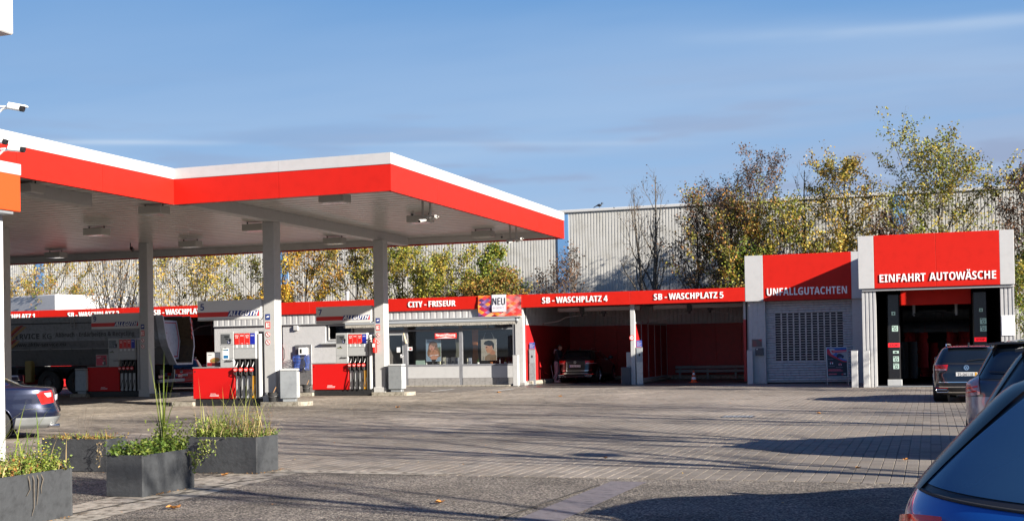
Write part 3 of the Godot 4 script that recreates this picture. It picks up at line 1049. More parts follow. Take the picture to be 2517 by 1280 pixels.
	m.bbox(Vector3(-32.0, 2.875, -50.1), Vector3(-25.41, 2.91, -50.03), 0.006)
	wobj("gutter", m, M("light_grey"), b)

	# awning, rolled in
	var aw = thing("awning", "long grey awning cassette with beige valance above the salon windows", "awning", Vector3(-20.9, 2.7, -49.9))
	m = MB.new()
	m.bbox(Vector3(-25.05, 2.78, -50.06), Vector3(-16.8, 2.92, -49.86), 0.03)
	wobj("cassette", m, M("awning_grey", lin(0.30, 0.32, 0.34), 0.45), aw)
	m = MB.new()
	var x = -25.0
	while x < -16.9:
		var w = minf(0.28, -16.88 - x)
		m.quad(Vector3(x, 2.66 + rng.randf_range(-0.008, 0.008), -49.84), Vector3(x + w, 2.66 + rng.randf_range(-0.008, 0.008), -49.84), Vector3(x + w, 2.778, -49.84), Vector3(x, 2.778, -49.84))
		m.quad(Vector3(x, 2.778, -49.84), Vector3(x + w, 2.778, -49.84), Vector3(x + w, 2.778, -49.90), Vector3(x, 2.778, -49.90))
		x += w
	wobj("valance", m, worn("valance_cloth", lin(0.42, 0.39, 0.34), 0.9, 2.0, grey(0.6), grey(1.0), 51), aw)
	for ax in [-25.04, -16.82]:
		m = MB.new()
		m.prism([Vector2(-49.84, 2.66), Vector2(-49.86, 2.95), Vector2(-50.08, 2.95), Vector2(-50.08, 2.80)], 0, 0.04, Transform3D(Basis(Vector3(0, 0, 1), Vector3(0, 1, 0), Vector3(-1, 0, 0)), Vector3(ax, 0, 0)))
		wobj("end_bracket", m, M("dark_metal"), aw)

func frame_mesh(x0, x1, y0, y1, z, w):
	var m = MB.new()
	m.bbox(Vector3(x0, y0, z - 0.08), Vector3(x0 + w, y1, z), 0.006)
	m.bbox(Vector3(x1 - w, y0, z - 0.08), Vector3(x1, y1, z), 0.006)
	m.bbox(Vector3(x0 + w, y0, z - 0.08), Vector3(x1 - w, y0 + w, z - 0.002), 0.006)
	m.bbox(Vector3(x0 + w, y1 - w, z - 0.08), Vector3(x1 - w, y1, z - 0.002), 0.006)
	return m

func wash_boom(label, at, turn, flip):
	var t = thing("wash_boom", label, "wash boom", at, turn, "overhead booms in the wash bays")
	var m = MB.new()
	m.bbox(Vector3(-0.10, -0.02, -0.08), Vector3(0.10, 0.26, 0.08), 0.01)
	m.cyl(Vector3(0, -0.14, 0), Vector3(0, 0, 0), 0.05, 0.06, 10)
	obj("pivot", m, M("dark_metal"), t)
	m = MB.new()
	m.tube([Vector3(0.25 * flip, -0.05, 0), Vector3(0, -0.08, 0), Vector3(-0.75 * flip, -0.16, 0), Vector3(-1.05 * flip, -0.32, 0), Vector3(-1.75 * flip, -0.40, 0)], 0.020, 8)
	obj("boom", m, M("steel"), t)
	m = MB.new()
	var e = Vector3(-1.75 * flip, -0.40, 0)
	m.tube([e, e + Vector3(-0.10 * flip, -0.12, 0), e + Vector3(-0.17 * flip, -0.7, 0.02), e + Vector3(-0.2 * flip, -1.6, 0.03), e + Vector3(-0.12 * flip, -2.15, 0.08), e + Vector3(0.2 * flip, -2.3, 0.15)], 0.013, 6)
	obj("hose", m, M("hose_red", lin(0.25, 0.01, 0.01), 0.5), t)
	return t

func build_right_bays():
	var b = thing("wash_bay_building", "open self-service wash bays with red walls to the right of the salon", "building", Vector3(-12, 0, -53.5))
	wash_bays(b, -16.6, -7.08, [], [["SB - WASCHPLATZ 4", -14.25, 2.88], ["SB - WASCHPLATZ 5", -9.38, 2.88]])
	# left wall of bay 4
	var m = MB.new()
	m.bbox(Vector3(-16.598, 0.2, -57.16), Vector3(-16.55, 2.62, -50.3), 0.004)
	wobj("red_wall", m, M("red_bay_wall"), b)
	wobj("upper_wall", ribs_side(-57.16, -50.3, 2.622, 3.5, -16.55, 0.2, 0.02, 1.0), M("clad"), b)
	wobj("kerb", slab(Vector3(-16.6, 0.03, -56.95), Vector3(-16.3, 0.2, -50.4), 0.03), M("concrete"), b)
	# middle column and partition
	m = MB.new()
	m.bbox(Vector3(-11.91, 0.0, -50.4), Vector3(-11.72, 3.5, -50.22), 0.01)
	wobj("column", m, M("white_metal"), b)
	for k in 5:
		var z0 = -50.45 - k * 1.33
		m = MB.new()
		m.bbox(Vector3(-11.84, 0.24, z0 - 1.28), Vector3(-11.79, 2.56, z0 - 0.03), 0.004)
		wobj("red_partition_panel", m, M("red_bay_wall"), b)
		m = MB.new()
		m.bbox(Vector3(-11.85, 0.05, z0 - 1.33), Vector3(-11.775, 2.60, z0 - 1.28), 0.006)
		wobj("partition_post", m, M("white_metal"), b)
	m = MB.new()
	m.bbox(Vector3(-11.855, 2.565, -57.1), Vector3(-11.765, 2.64, -50.42), 0.008)
	m.bbox(Vector3(-11.855, 0.17, -57.1), Vector3(-11.765, 0.235, -50.42), 0.008)
	wobj("partition_rail", m, M("white_metal"), b)
	wobj("kerb", slab(Vector3(-12.0, 0.03, -57.0), Vector3(-11.6, 0.165, -50.42), 0.03), M("concrete"), b)
	# right wall of bay 5
	wobj("red_wall", slab(Vector3(-7.2, 0.1, -57.16), Vector3(-7.1, 2.62, -50.3)), M("red_bay_wall"), b)
	wobj("upper_wall", slab(Vector3(-7.19, 2.622, -57.16), Vector3(-7.1, 3.5, -50.3)), M("clad"), b)
	# lamp trough under the ceiling, across each bay
	for q in [[-15.9, -12.1], [-11.5, -7.4]]:
		m = MB.new()
		m.bbox(Vector3(q[0], 3.22, -53.2), Vector3(q[1], 3.40, -52.95), 0.02)
		wobj("lamp_trough", m, M("clad"), b)
	wash_boom("bent steel boom hanging left in wash bay 4 over the dark estate car", Vector3(-14.75, 3.12, -52.9), 0.1, 1.0)
	wash_boom("bent steel boom pointing right under the ceiling of wash bay 4", Vector3(-13.85, 3.12, -53.3), 0.0, -1.0)
	wash_boom("bent steel boom hanging left in the empty wash bay 5", Vector3(-9.9, 3.12, -52.9), 0.1, 1.0)
	wash_boom("bent steel boom pointing right into the corner of wash bay 5", Vector3(-9.05, 3.16, -53.2), 0.0, -1.0)
	wash_boom("pale boom in the left wash bay behind the truck's tail", Vector3(-33.2, 3.12, -52.0), 0.1, 1.0)
	# guard rail along the back of bay 5
	var g = thing("guard_rail", "grey double guard rail along the back wall of the empty wash bay", "guard rail", Vector3(-9.3, 0.03, -56.6))
	for y in [0.56, 0.38]:
		m = MB.new()
		m.bbox(Vector3(-2.0, y - 0.075, -0.04), Vector3(2.1, y + 0.075, 0.04), 0.03)
		obj("rail", m, M("mid_grey"), g)
	for x in [-1.8, -0.5, 0.8, 1.9]: obj("post", slab(Vector3(x - 0.05, 0, -0.12), Vector3(x + 0.05, 0.62, -0.042), 0.01), M("mid_grey"), g)

func build_garage():
	var b = thing("garage_building", "garage with grey roller shutter and red sign panel between white panels", "building", Vector3(-4.7, 0, -51))
	var m = MB.new()
	for q in [["white_sign_panel", -7.06, -6.335, "white_panel"], ["red_sign_panel", -6.331, -2.892, "red_panel"], ["white_sign_panel", -2.888, -2.40, "white_panel"]]:
		m = MB.new()
		m.bbox(Vector3(q[1], 3.34, -50.4), Vector3(q[2], 5.19, -50.0), 0.008)
		wobj(q[0], m, M(q[3]), b)
	lettering("lettering", "UNFALLGUTACHTEN", 0.29, 3.12, 0.026, M("letter_white"), b, Vector3(-4.62, 3.55, -49.998))
	wobj("pillar", ribs(-6.96, -6.29, 0.05, 3.34, -50.14, 0.22, 0.008), M("clad"), b)
	wobj("pillar", slab(Vector3(-6.96, 0.0, -50.5), Vector3(-6.29, 3.34, -50.17)), M("clad"), b)
	wobj("pillar", slab(Vector3(-2.90, 0.0, -50.5), Vector3(-2.30, 3.34, -50.16), 0.008), M("clad"), b)
	wobj("wall", slab(Vector3(-7.06, 0.0, -57.0), Vector3(-6.9, 5.1, -50.42)), M("clad"), b)
	wobj("roof", slab(Vector3(-7.06, 4.9, -57.0), Vector3(-2.4, 5.08, -50.42)), M("mid_grey"), b)
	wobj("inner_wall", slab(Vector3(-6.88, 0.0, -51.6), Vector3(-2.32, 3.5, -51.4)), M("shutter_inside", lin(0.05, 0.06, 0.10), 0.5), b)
	# roller shutter: 32 slats, 19 of them pierced
	var sh = Node3D.new()
	sh.name = "roller_shutter"
	b.add_child(sh)
	sh.position = Vector3(-4.60, 0.10, -50.36) - b.position
	var solid = MB.new()
	var p = 0.1015
	solid.grid(slat_pts(-1.69, 1.69, p), 2, 7)
	var solid_mesh = solid.mesh()
	var g = MB.new()
	g.grid(slat_pts(-1.69, -1.32, p), 2, 7); g.grid(slat_pts(1.33, 1.69, p), 2, 7)
	for k in 12:
		var x = -1.32 + k * 0.2409
		if k > 0 and k < 11: g.box(Vector3(x - 0.028, 0.02, -0.02), Vector3(x + 0.028, p - 0.014, 0.0))
	g.box(Vector3(-1.32, 0.0, -0.02), Vector3(1.33, 0.015, 0.004)); g.box(Vector3(-1.32, p - 0.014, -0.02), Vector3(1.33, p - 0.002, 0.003))
	var grid_mesh = g.mesh()
	for k in 32:
		var o = obj("slat", grid_mesh if k >= 8 and k < 27 else solid_mesh, M("shutter"), sh)
		o.position.y = k * p
		if k >= 8 and k < 27:
			if k == 8: pass
	m = MB.new()
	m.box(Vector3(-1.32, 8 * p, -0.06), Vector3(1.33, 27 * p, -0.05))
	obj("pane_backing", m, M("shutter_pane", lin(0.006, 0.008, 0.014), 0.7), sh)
	m = MB.new()
	m.bbox(Vector3(-1.69, -0.05, -0.03), Vector3(1.69, -0.003, 0.02), 0.006)
	obj("bottom_bar", m, M("light_grey"), sh)
	m = MB.new()
	m.bbox(Vector3(-1.745, -0.08, -0.06), Vector3(-1.695, 3.26, 0.03), 0.006); m.bbox(Vector3(1.695, -0.08, -0.06), Vector3(1.735, 3.26, 0.03), 0.006)
	obj("guide", m, M("grey_frame"), sh)

func slat_pts(x0, x1, p):
	var a = []
	for j in 7:
		var t = j / 6.0
		var z = [-0.014, 0.002, 0.008, 0.009, 0.007, 0.0, -0.014][j]
		a.append(Vector3(x0, t * p, z)); a.append(Vector3(x1, t * p, z))
	return a

func build_car_wash():
	var b = thing("car_wash_building", "tall car wash hall with red and white sign block and open gateway", "building", Vector3(0.2, 0, -53))
	var m = MB.new()
	for q in [["white_sign_panel", -2.37, -1.835, "white_panel"], ["red_sign_panel", -1.831, 0.25, "red_panel"], ["red_sign_panel", 0.254, 2.33, "red_panel"], ["white_sign_panel", 2.334, 2.80, "white_panel"]]:
		m = MB.new()
		m.bbox(Vector3(q[1], 3.51, -45.65), Vector3(q[2], 5.39, -45.3), 0.008)
		wobj(q[0], m, M(q[3]), b)
	lettering("lettering", "EINFAHRT", 0.275, 1.55, 0.026, M("letter_white"), b, Vector3(-0.87, 3.72, -45.298))
	lettering("lettering", "AUTOWÄSCHE", 0.275, 2.18, 0.026, M("letter_white"), b, Vector3(1.12, 3.72, -45.298))
	wobj("lintel", slab(Vector3(-2.27, 3.42, -45.64), Vector3(2.78, 3.505, -45.36), 0.01), M("light_grey"), b)
	for q in [[-2.27, -1.80], [2.34, 2.78]]:
		wobj("pillar", ribs(q[0], q[1], 0.0, 3.42, -45.42, 0.13, 0.03), M("clad"), b)
		wobj("pillar", slab(Vector3(q[0], 0.0, -45.8), Vector3(q[1], 3.42, -45.455)), M("clad"), b)
	# hall behind the gateway
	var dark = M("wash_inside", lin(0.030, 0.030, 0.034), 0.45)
	wobj("wall", slab(Vector3(-2.27, 0.0, -62.0), Vector3(-2.05, 5.0, -45.81)), M("clad"), b)
	wobj("wall", slab(Vector3(2.55, 0.0, -62.0), Vector3(2.78, 5.0, -45.81)), M("clad"), b)
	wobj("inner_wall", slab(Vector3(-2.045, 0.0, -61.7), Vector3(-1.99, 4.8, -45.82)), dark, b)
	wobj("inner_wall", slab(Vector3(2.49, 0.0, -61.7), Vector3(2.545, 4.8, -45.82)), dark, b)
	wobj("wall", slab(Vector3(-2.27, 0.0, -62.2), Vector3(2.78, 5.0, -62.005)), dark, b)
	wobj("roof", slab(Vector3(-2.27, 4.85, -62.0), Vector3(2.78, 5.05, -45.66)), M("mid_grey"), b)
	wobj("floor", slab(Vector3(-2.0, -0.03, -62.0), Vector3(2.5, 0.03, -45.6)), M("bay_floor"), b)
	wobj("threshold", slab(Vector3(-1.8, 0.0, -45.62), Vector3(2.34, 0.035, -45.40), 0.008), M("zinc"), b)
	# washing gantry
	var g = thing("wash_gantry", "black car wash gantry with sign towers, red head panel and brushes", "car wash machine", Vector3(0.2, 0.03, -46.8))
	for q in [[-1.46, -1.02], [1.46, 1.95]]:
		m = MB.new()
		m.bbox(Vector3(q[0], 0.24, -47.1), Vector3(q[1], 3.35, -46.5), 0.04)
		wobj("tower", m, M("gantry_black", lin(0.012, 0.012, 0.014), 0.22), g)
		m = MB.new()
		m.bbox(Vector3(q[0] - 0.03, 0.0, -47.15), Vector3(q[1] + 0.04, 0.24, -46.44), 0.015)
		wobj("foot", m, M("light_grey"), g)
	wobj("head_panel", slab(Vector3(-1.0, 2.93, -47.2), Vector3(1.44, 3.50, -47.05), 0.02), M("red_panel"), g)
	wobj("head_beam", slab(Vector3(-1.0, 3.1, -48.6), Vector3(1.44, 3.45, -47.25), 0.02), M("gantry_black"), g)
	for x in [-0.55, 0.95]:
		m = MB.new()
		m.cyl(Vector3(x, 2.55, -48.2), Vector3(x, 3.0, -48.2), 0.06, 0.06, 12)
		wobj("brush_drive", m, M("light_grey"), g)
	for q in [[-0.5, -49.0, 0.42, "brush_red", 0.6, 2.5], [1.0, -49.0, 0.42, "brush_red", 0.6, 2.5], [-0.75, -47.6, 0.30, "brush_black", 0.25, 1.6], [-0.05, -49.9, 0.34, "brush_red", 0.25, 1.55], [0.75, -50.2, 0.40, "brush_black", 0.2, 1.6]]:
		m = MB.new()
		brush(m, Vector3(q[0], q[4], q[1]), Vector3(q[0], q[5], q[1]), q[2])
		wobj("brush", m, M(q[3], lin(0.34, 0.012, 0.012) if q[3] == "brush_red" else lin(0.03, 0.03, 0.03), 0.8), g)
	m = MB.new()
	brush(m, Vector3(-0.95, 2.35, -48.4), Vector3(1.4, 2.35, -48.4), 0.42)
	wobj("roof_brush", m, M("brush_black"), g)
	var sign_face = M("sign_pale", lin(0.36, 0.48, 0.43), 0.4)
	sign_face.emission_enabled = true; sign_face.emission = Color(0.50, 0.66, 0.60); sign_face.emission_energy_multiplier = 0.06
	for q in [[-1.30, 2.57, 0.13], [-1.30, 1.98, 0.21], [-1.28, 1.18, 0.20], [-1.28, 0.88, 0.20], [-1.28, 0.62, 0.20], [1.68, 2.62, 0.12], [1.70, 2.18, 0.21], [1.70, 1.92, 0.21]]:
		m = MB.new()
		var h = q[2] if absf(q[1] - 1.18) > 0.01 else 0.10
		m.bbox(Vector3(q[0], q[1], -46.5), Vector3(q[0] + q[2], q[1] + h, -46.485), 0.004)
		var s = wobj("sign", m, sign_face, g)
		m = MB.new()
		if h > 0.15:
			for k in 12:
				var t0 = TAU * k / 12.0
				var t1 = TAU * (k + 1) / 12.0
				var c = Vector3(q[0] + q[2] * 0.55, q[1] + h * 0.38, -46.483)
				m.quad(c + Vector3(cos(t0), sin(t0), 0) * 0.055, c + Vector3(cos(t1), sin(t1), 0) * 0.055, c + Vector3(cos(t1), sin(t1), 0) * 0.033, c + Vector3(cos(t0), sin(t0), 0) * 0.033)
			m.box(Vector3(q[0] + 0.02, q[1] + h * 0.72, -46.485), Vector3(q[0] + 0.08, q[1] + h * 0.9, -46.482)); m.box(Vector3(q[0] + 0.11, q[1] + h * 0.76, -46.485), Vector3(q[0] + 0.18, q[1] + h * 0.86, -46.482))
		else:
			m.box(Vector3(q[0] + q[2] * 0.3, q[1] + h * 0.2, -46.485), Vector3(q[0] + q[2] * 0.7, q[1] + h * 0.7, -46.482))
		for i in m.v.size(): m.v[i] -= g.position
		obj("pictogram", m, M("letter_black"), s)
	var red_sign = M("sign_red", lin(0.55, 0.02, 0.03), 0.4)
	red_sign.emission_enabled = true; red_sign.emission = Color(0.9, 0.06, 0.10); red_sign.emission_energy_multiplier = 0.35
	for q in [[-1.44, 1.41], [1.50, 1.56]]:
		m = MB.new()
		m.bbox(Vector3(q[0], q[1], -46.5), Vector3(q[0] + 0.40, q[1] + 0.15, -46.48), 0.004)
		var s = wobj("stop_sign", m, red_sign, g)
		var o = obj("lettering", letters("STOP", 0.085, 0.28, 0.004), M("letter_black"), s)
		o.position = Vector3(q[0] + 0.2, q[1] + 0.03, -46.478) - g.position

func brush(m, a, b, r):                     # a roller of bristle bundles
	var ax = (b - a)
	var u = ax.cross(Vector3.UP if absf(ax.normalized().y) < 0.9 else Vector3.RIGHT).normalized()
	var w = ax.normalized().cross(u)
	m.cyl(a, b, 0.08, 0.08, 10)
	var n = 70
	for k in n:
		var t = TAU * k / n + rng.randf_range(-0.05, 0.05)
		var d = u * cos(t) + w * sin(t)
		var s = d.cross(ax.normalized()) * 0.02
		var rr = r * rng.randf_range(0.85, 1.05)
		var seg = 12
		for j in seg:
			var p0 = a + ax * (float(j) / seg)
			var p1 = a + ax * (float(j + 0.96) / seg)
			var r2 = rr * rng.randf_range(0.8, 1.06)
			m.quad(p0 + d * 0.06, p0 + d * r2 + s, p1 + d * r2 + s * 0.4, p1 + d * 0.06)

# ---------------------------------------------------------------- corner of the shop at the left edge
func build_shop_corner():
	var b = thing("shop_corner", "white painted shop wall with orange eaves board at the left edge", "building", Vector3(-14.5, 0, -15.6))
	var m = MB.new()
	m.bbox(Vector3(-17.8, 0.0, -15.05), Vector3(-13.27, 3.8, -7.1), 0.02)
	wobj("wall", m, M("white_wall"), b)
	# eaves

	m = MB.new(); m.bbox(Vector3(-18.0, 3.82, -15.12), Vector3(-13.01, 4.37, -7.0), 0.006); wobj("eaves_board", m, M("orange_panel"), b)
	m = MB.new(); m.bbox(Vector3(-18.0, 4.372, -15.13), Vector3(-13.0, 4.54, -7.0), 0.006); wobj("eaves_band", m, M("white_panel"), b)
	m = MB.new(); m.bbox(Vector3(-17.9, 3.77, -15.0), Vector3(-13.04, 3.815, -7.0), 0.006); wobj("gutter", m, M("zinc"), b)
	var top = thing("light_box", "corner of a white light box high at the left edge of the sky", "light box", Vector3(-13.9, 6.64, -15.2))
	m = MB.new(); m.bbox(Vector3(-0.9, 0.0, -0.3), Vector3(0.475, 0.9, 0.0), 0.02); obj("housing", m, M("white_panel"), top)
	m = MB.new(); m.cyl(Vector3(-0.3, -1.9, 0), Vector3(-0.3, 0.0, 0), 0.05, 0.05, 10); obj("post", m, M("white_metal"), top)
	var k = 0
	for q in [[-13.20, 5.44, "upper white bullet camera at the left edge, against the blue sky", 0.20], [-13.20, 4.80, "lower white bullet camera at the left edge, just above the orange eaves", 0.12], [-13.52, 4.98, "white camera cut off by the left edge, between the two bullet cameras", 0.3]]:
		var cam = thing("security_camera", q[2], "security camera", Vector3(q[0], q[1], -15.1), 0.0, "bullet cameras on the shop eaves")
		var o = obj("housing", bullet_mesh(0.24, 0.048), M("cam_white", lin(0.72, 0.72, 0.70), 0.35), cam)
		o.rotation = Vector3(-q[3], deg_to_rad(-72), 0)
		m = MB.new()
		m.cyl(Vector3(0, 0, -0.245), Vector3(0, 0, -0.19), 0.05, 0.05, 12)
		obj("lens_hood", m, M("black"), o)
		m = MB.new()
		m.tube([Vector3(0, -0.02, 0), Vector3(-0.10, -0.03, 0), Vector3(-0.22, -0.10, 0), Vector3(-0.28, -0.45, 0)], 0.022, 6)
		obj("bracket", m, M("cam_white"), cam)
		k += 1

# ---------------------------------------------------------------- pump islands
func small_print(key, rows, w, h, bg, fg, seed_):
	var r = RandomNumberGenerator.new()
	r.seed = seed_
	var im = img(w, h, bg)
	for y in rows:
		var x = y[1]
		while x < y[2]:
			var l = r.randi_range(2, 9)
			for i in range(x, mini(x + l, y[2])):
				for k in y[3]: im.set_pixel(i, y[0] + k, fg)
			x += l + 2
	return image_mat(key, im)

func food_image():
	var im = img(160, 130, Color(0.86, 0.86, 0.87))
	fill_poly(im, PackedVector2Array([Vector2(0, 95), Vector2(160, 95), Vector2(160, 130), Vector2(0, 130)]), Color(0.28, 0.06, 0.10))
	fill_poly(im, PackedVector2Array([Vector2(0, 95), Vector2(60, 95), Vector2(50, 130), Vector2(0, 130)]), Color(0.55, 0.10, 0.12))
	ell(im, 88, 72, 58, 26, Color(0.62, 0.42, 0.24), -0.15)
	ell(im, 88, 68, 50, 20, Color(0.74, 0.52, 0.30), -0.15)
	ell(im, 90, 72, 44, 11, Color(0.35, 0.42, 0.16), -0.15)
	for k in 14: ell(im, 52 + k * 6, 76 - k * 0.9, 4, 3, [Color(0.75, 0.2, 0.14), Color(0.45, 0.55, 0.2), Color(0.85, 0.75, 0.4)][k % 3])
	for k in 8: fill_poly(im, PackedVector2Array([Vector2(14 + k * 5, 16), Vector2(17 + k * 5, 16), Vector2(17 + k * 5, 24), Vector2(14 + k * 5, 24)]), Color(0.12, 0.12, 0.14))
	return im

func drink_image():
	var im = img(160, 150, Color(0.62, 0.06, 0.16))
	ell(im, 40, 110, 70, 60, Color(0.72, 0.10, 0.22))
	ell(im, 122, 120, 26, 34, Color(0.30, 0.22, 0.24))
	ell(im, 122, 62, 15, 19, Color(0.66, 0.45, 0.36))
	ell(im, 122, 52, 17, 14, Color(0.12, 0.08, 0.07))
	ell(im, 104, 116, 9, 16, Color(0.85, 0.80, 0.80))
	for k in 9: fill_poly(im, PackedVector2Array([Vector2(12 + k * 7, 22), Vector2(17 + k * 7, 22), Vector2(17 + k * 7, 29), Vector2(12 + k * 7, 29)]), Color(0.92, 0.80, 0.82))
	for k in 6: fill_poly(im, PackedVector2Array([Vector2(12 + k * 7, 38), Vector2(17 + k * 7, 38), Vector2(17 + k * 7, 44), Vector2(12 + k * 7, 44)]), Color(0.92, 0.80, 0.82))
	return im

func make_pump(num, at):
	var t = thing("fuel_pump", {"5": "red and grey fuel pump under sign 5, with a food advert on its cabinet", "7": "red and grey fuel pump under sign 7, with nothing on its cabinet", "9": "red and grey fuel pump under sign 9, in shade before the truck"}[num], "fuel pump", at, 0.0, "fuel pumps")
	var m = slab(Vector3(-1.16, 0.0, -0.52), Vector3(1.20, 0.215, -0.03), 0.012)
	obj("plinth", m, M("dark_plinth"), t)
	m = MB.new(); m.bbox(Vector3(-1.22, 0.22, -0.56), Vector3(0.268, 1.165, 0.0), 0.012)
	var cab = obj("cabinet", m, M("red_pump"), t)
	m = MB.new()
	for k in 3: m.box(Vector3(-0.62 + k * 0.012, 0.30 + k * 0.035, 0.0005), Vector3(-0.30 - k * 0.05 + (0.06 if k == 1 else 0.0), 0.312 + k * 0.035, 0.002))
	obj("print", m, M("letter_white"), cab)
	m = MB.new(); m.cyl(Vector3(-1.14, 1.07, 0.0), Vector3(-1.14, 1.07, 0.006), 0.022, 0.022, 10); obj("lock", m, M("black"), cab)
	m = slab(Vector3(-1.235, 1.168, -0.57), Vector3(-0.235, 1.205, 0.012), 0.008)
	obj("top_plate", m, M("mid_grey"), t)
	# left tower with display and card reader
	m = slab(Vector3(-0.23, 1.17, -0.5), Vector3(0.255, 2.285, 0.004), 0.012)
	var tower = obj("display_tower", m, M("light_grey"), t)
	m = slab(Vector3(-0.185, 1.91, 0.004), Vector3(0.135, 2.215, 0.012), 0.004)
	var scr = obj("display", m, M("pump_display", lin(0.085, 0.09, 0.095), 0.25), tower)
	m = MB.new(); m.box(Vector3(-0.06, 2.10, 0.012), Vector3(0.10, 2.16, 0.016)); m.box(Vector3(-0.02, 2.045, 0.012), Vector3(0.06, 2.08, 0.016))
	obj("digits_window", m, M("display_lcd", lin(0.02, 0.022, 0.020), 0.15), scr)
	m = MB.new(); m.box(Vector3(0.055, 1.93, 0.012), Vector3(0.125, 2.02, 0.018)); obj("number_tile", m, M("letter_blue"), scr)
	var o = obj("lettering", letters(num, 0.06, 0, 0.003), M("letter_white"), scr); o.position = Vector3(0.09, 1.945, 0.018)
	m = MB.new(); m.bbox(Vector3(0.142, 1.92, 0.004), Vector3(0.165, 2.08, 0.03), 0.005); m.bbox(Vector3(0.15, 2.0, 0.01), Vector3(0.19, 2.05, 0.05), 0.008); obj("card_slot", m, M("black"), tower)
	for y in [1.88, 1.46]: obj("seam", slab(Vector3(-0.228, y, 0.003), Vector3(0.25, y + 0.006, 0.006)), M("dark_metal"), tower)
	m = MB.new(); m.box(Vector3(-0.16, 1.72, 0.004), Vector3(0.03, 1.765, 0.007)); m.prism([Vector2(-0.09, 1.77), Vector2(-0.02, 1.77), Vector2(-0.02, 1.80), Vector2(-0.05, 1.815)], 0.004, 0.007); obj("maker_badge", m, M("letter_black"), tower)
	m = MB.new(); m.box(Vector3(-0.15, 1.725, 0.007), Vector3(0.02, 1.745, 0.009)); obj("badge_strip", m, M("badge_lime", lin(0.35, 0.38, 0.25)), tower)
	m = MB.new(); m.bbox(Vector3(0.02, 1.385, 0.0), Vector3(0.25, 1.435, 0.055), 0.012); obj("receipt_tray", m, M("mid_grey"), tower)
	# right head with the four grades
	m = slab(Vector3(0.258, 1.44, -0.5), Vector3(1.03, 2.28, 0.0), 0.012)
	var head = obj("pump_head", m, M("light_grey"), t)
	var names = [["SUPER", "E10"], ["SUPER", ""], ["SUPER", "PLUS"], ["DIESEL", ""]]
	for k in 4:
		var x = 0.285 + k * 0.185
		m = slab(Vector3(x, 1.885, 0.0), Vector3(x + 0.165, 2.225, 0.008), 0.003)
		var f = obj("grade_panel", m, M("blue_flag" if k == 3 else "red_flag"), head)
		for r in 2:
			if names[k][r] == "": continue
			o = obj("lettering", letters(names[k][r], 0.030, 0.115 if r == 0 else 0.08, 0.002), M("letter_white"), f)
			o.position = Vector3(x + 0.082, 2.14 - r * 0.055, 0.008)
		if k in [1, 2]:
			m = MB.new(); m.box(Vector3(x + 0.045, 1.915, 0.008), Vector3(x + 0.12, 1.922, 0.010)); obj("print", m, M("letter_white"), f)
		m = MB.new(); m.box(Vector3(x + 0.06, 1.785, 0.0), Vector3(x + 0.10, 1.875, 0.004)); obj("grade_label", m, M("letter_white"), head)
	m = slab(Vector3(0.258, 1.76, 0.0), Vector3(1.03, 1.766, 0.003)); obj("seam", m, M("dark_metal"), head)
	# nozzle bay
	m = MB.new()
	m.box(Vector3(0.272, 0.2, -0.35), Vector3(1.03, 1.438, -0.20))
	obj("bay_back", m, M("black"), t)
	for k in 4:
		var x = 0.285 + k * 0.187
		m = slab(Vector3(x, 0.235, -0.199), Vector3(x + 0.145, 0.92, -0.045), 0.008)
		obj("hose_panel", m, M("yellow") if k == 3 and num != "9" else M("hose_panel_grey", lin(0.46, 0.47, 0.48), 0.4), t)
		m = MB.new()
		m.bbox(Vector3(x + 0.150, 0.215, -0.199), Vector3(x + 0.178, 1.43, -0.01), 0.006)
		obj("divider", m, M("black"), t)
		m = MB.new()
		m.bbox(Vector3(x + 0.02, 0.925, -0.199), Vector3(x + 0.13, 1.16, -0.05), 0.02)
		m.bbox(Vector3(x + 0.045, 1.19, -0.199), Vector3(x + 0.115, 1.42, -0.08), 0.012)
		obj("nozzle_boot", m, M("black"), t)
		# nozzle: spout up into the boot, round badge, lever guard
		var n = MB.new()
		n.tube([Vector3(x + 0.075, 1.36, -0.06), Vector3(x + 0.085, 1.28, 0.0), Vector3(x + 0.075, 1.20, 0.045)], 0.017, 8)
		var nz = obj("nozzle", n, M("steel"), t)
		n = MB.new()
		n.bbox(Vector3(x + 0.045, 0.92, 0.015), Vector3(x + 0.095, 1.2, 0.07), 0.018)
		n.tube([Vector3(x + 0.05, 1.17, 0.05), Vector3(x + 0.012, 1.12, 0.075), Vector3(x + 0.015, 1.0, 0.085), Vector3(x + 0.05, 0.95, 0.06)], 0.010, 6)
		obj("handle", n, M("rubber"), nz)
		n = MB.new()
		n.cyl(Vector3(x + 0.06, 1.115, 0.055), Vector3(x + 0.06, 1.115, 0.088), 0.066, 0.066, 16)
		obj("badge", n, M("red_flag"), nz)
		n = MB.new()
		n.box(Vector3(x + 0.01, 1.108, 0.088), Vector3(x + 0.11, 1.126, 0.092)); n.box(Vector3(x + 0.025, 1.08, 0.088), Vector3(x + 0.095, 1.088, 0.091))
		obj("badge_print", n, M("letter_white"), nz)
		n = MB.new()
		var pth = []
		var b0 = Vector3(x + 0.07, 0.93, 0.045)
		for s in 15:
			var u = s / 14.0
			pth.append(Vector3(lerpf(b0.x, x + 0.163, pow(u, 1.6)) + 0.012 * sin(u * PI), 0.93 - 0.62 * sin(minf(u, 0.62) / 0.62 * PI * 0.5) + (0.0 if u < 0.62 else 0.35 * (u - 0.62) / 0.38), 0.045 + 0.07 * sin(u * PI)))
		n.tube(pth, 0.0125, 7)
		obj("hose", n, M("rubber"), t)
	# rounded white hull at the right end
	m = MB.new()
	m.cyl(Vector3(1.105, 0.235, -0.12), Vector3(1.105, 2.2, -0.12), 0.075, 0.075, 18)
	m.bbox(Vector3(1.035, 0.235, -0.5), Vector3(1.178, 2.2, -0.12), 0.01)
	obj("end_hull", m, M("white_metal"), t)
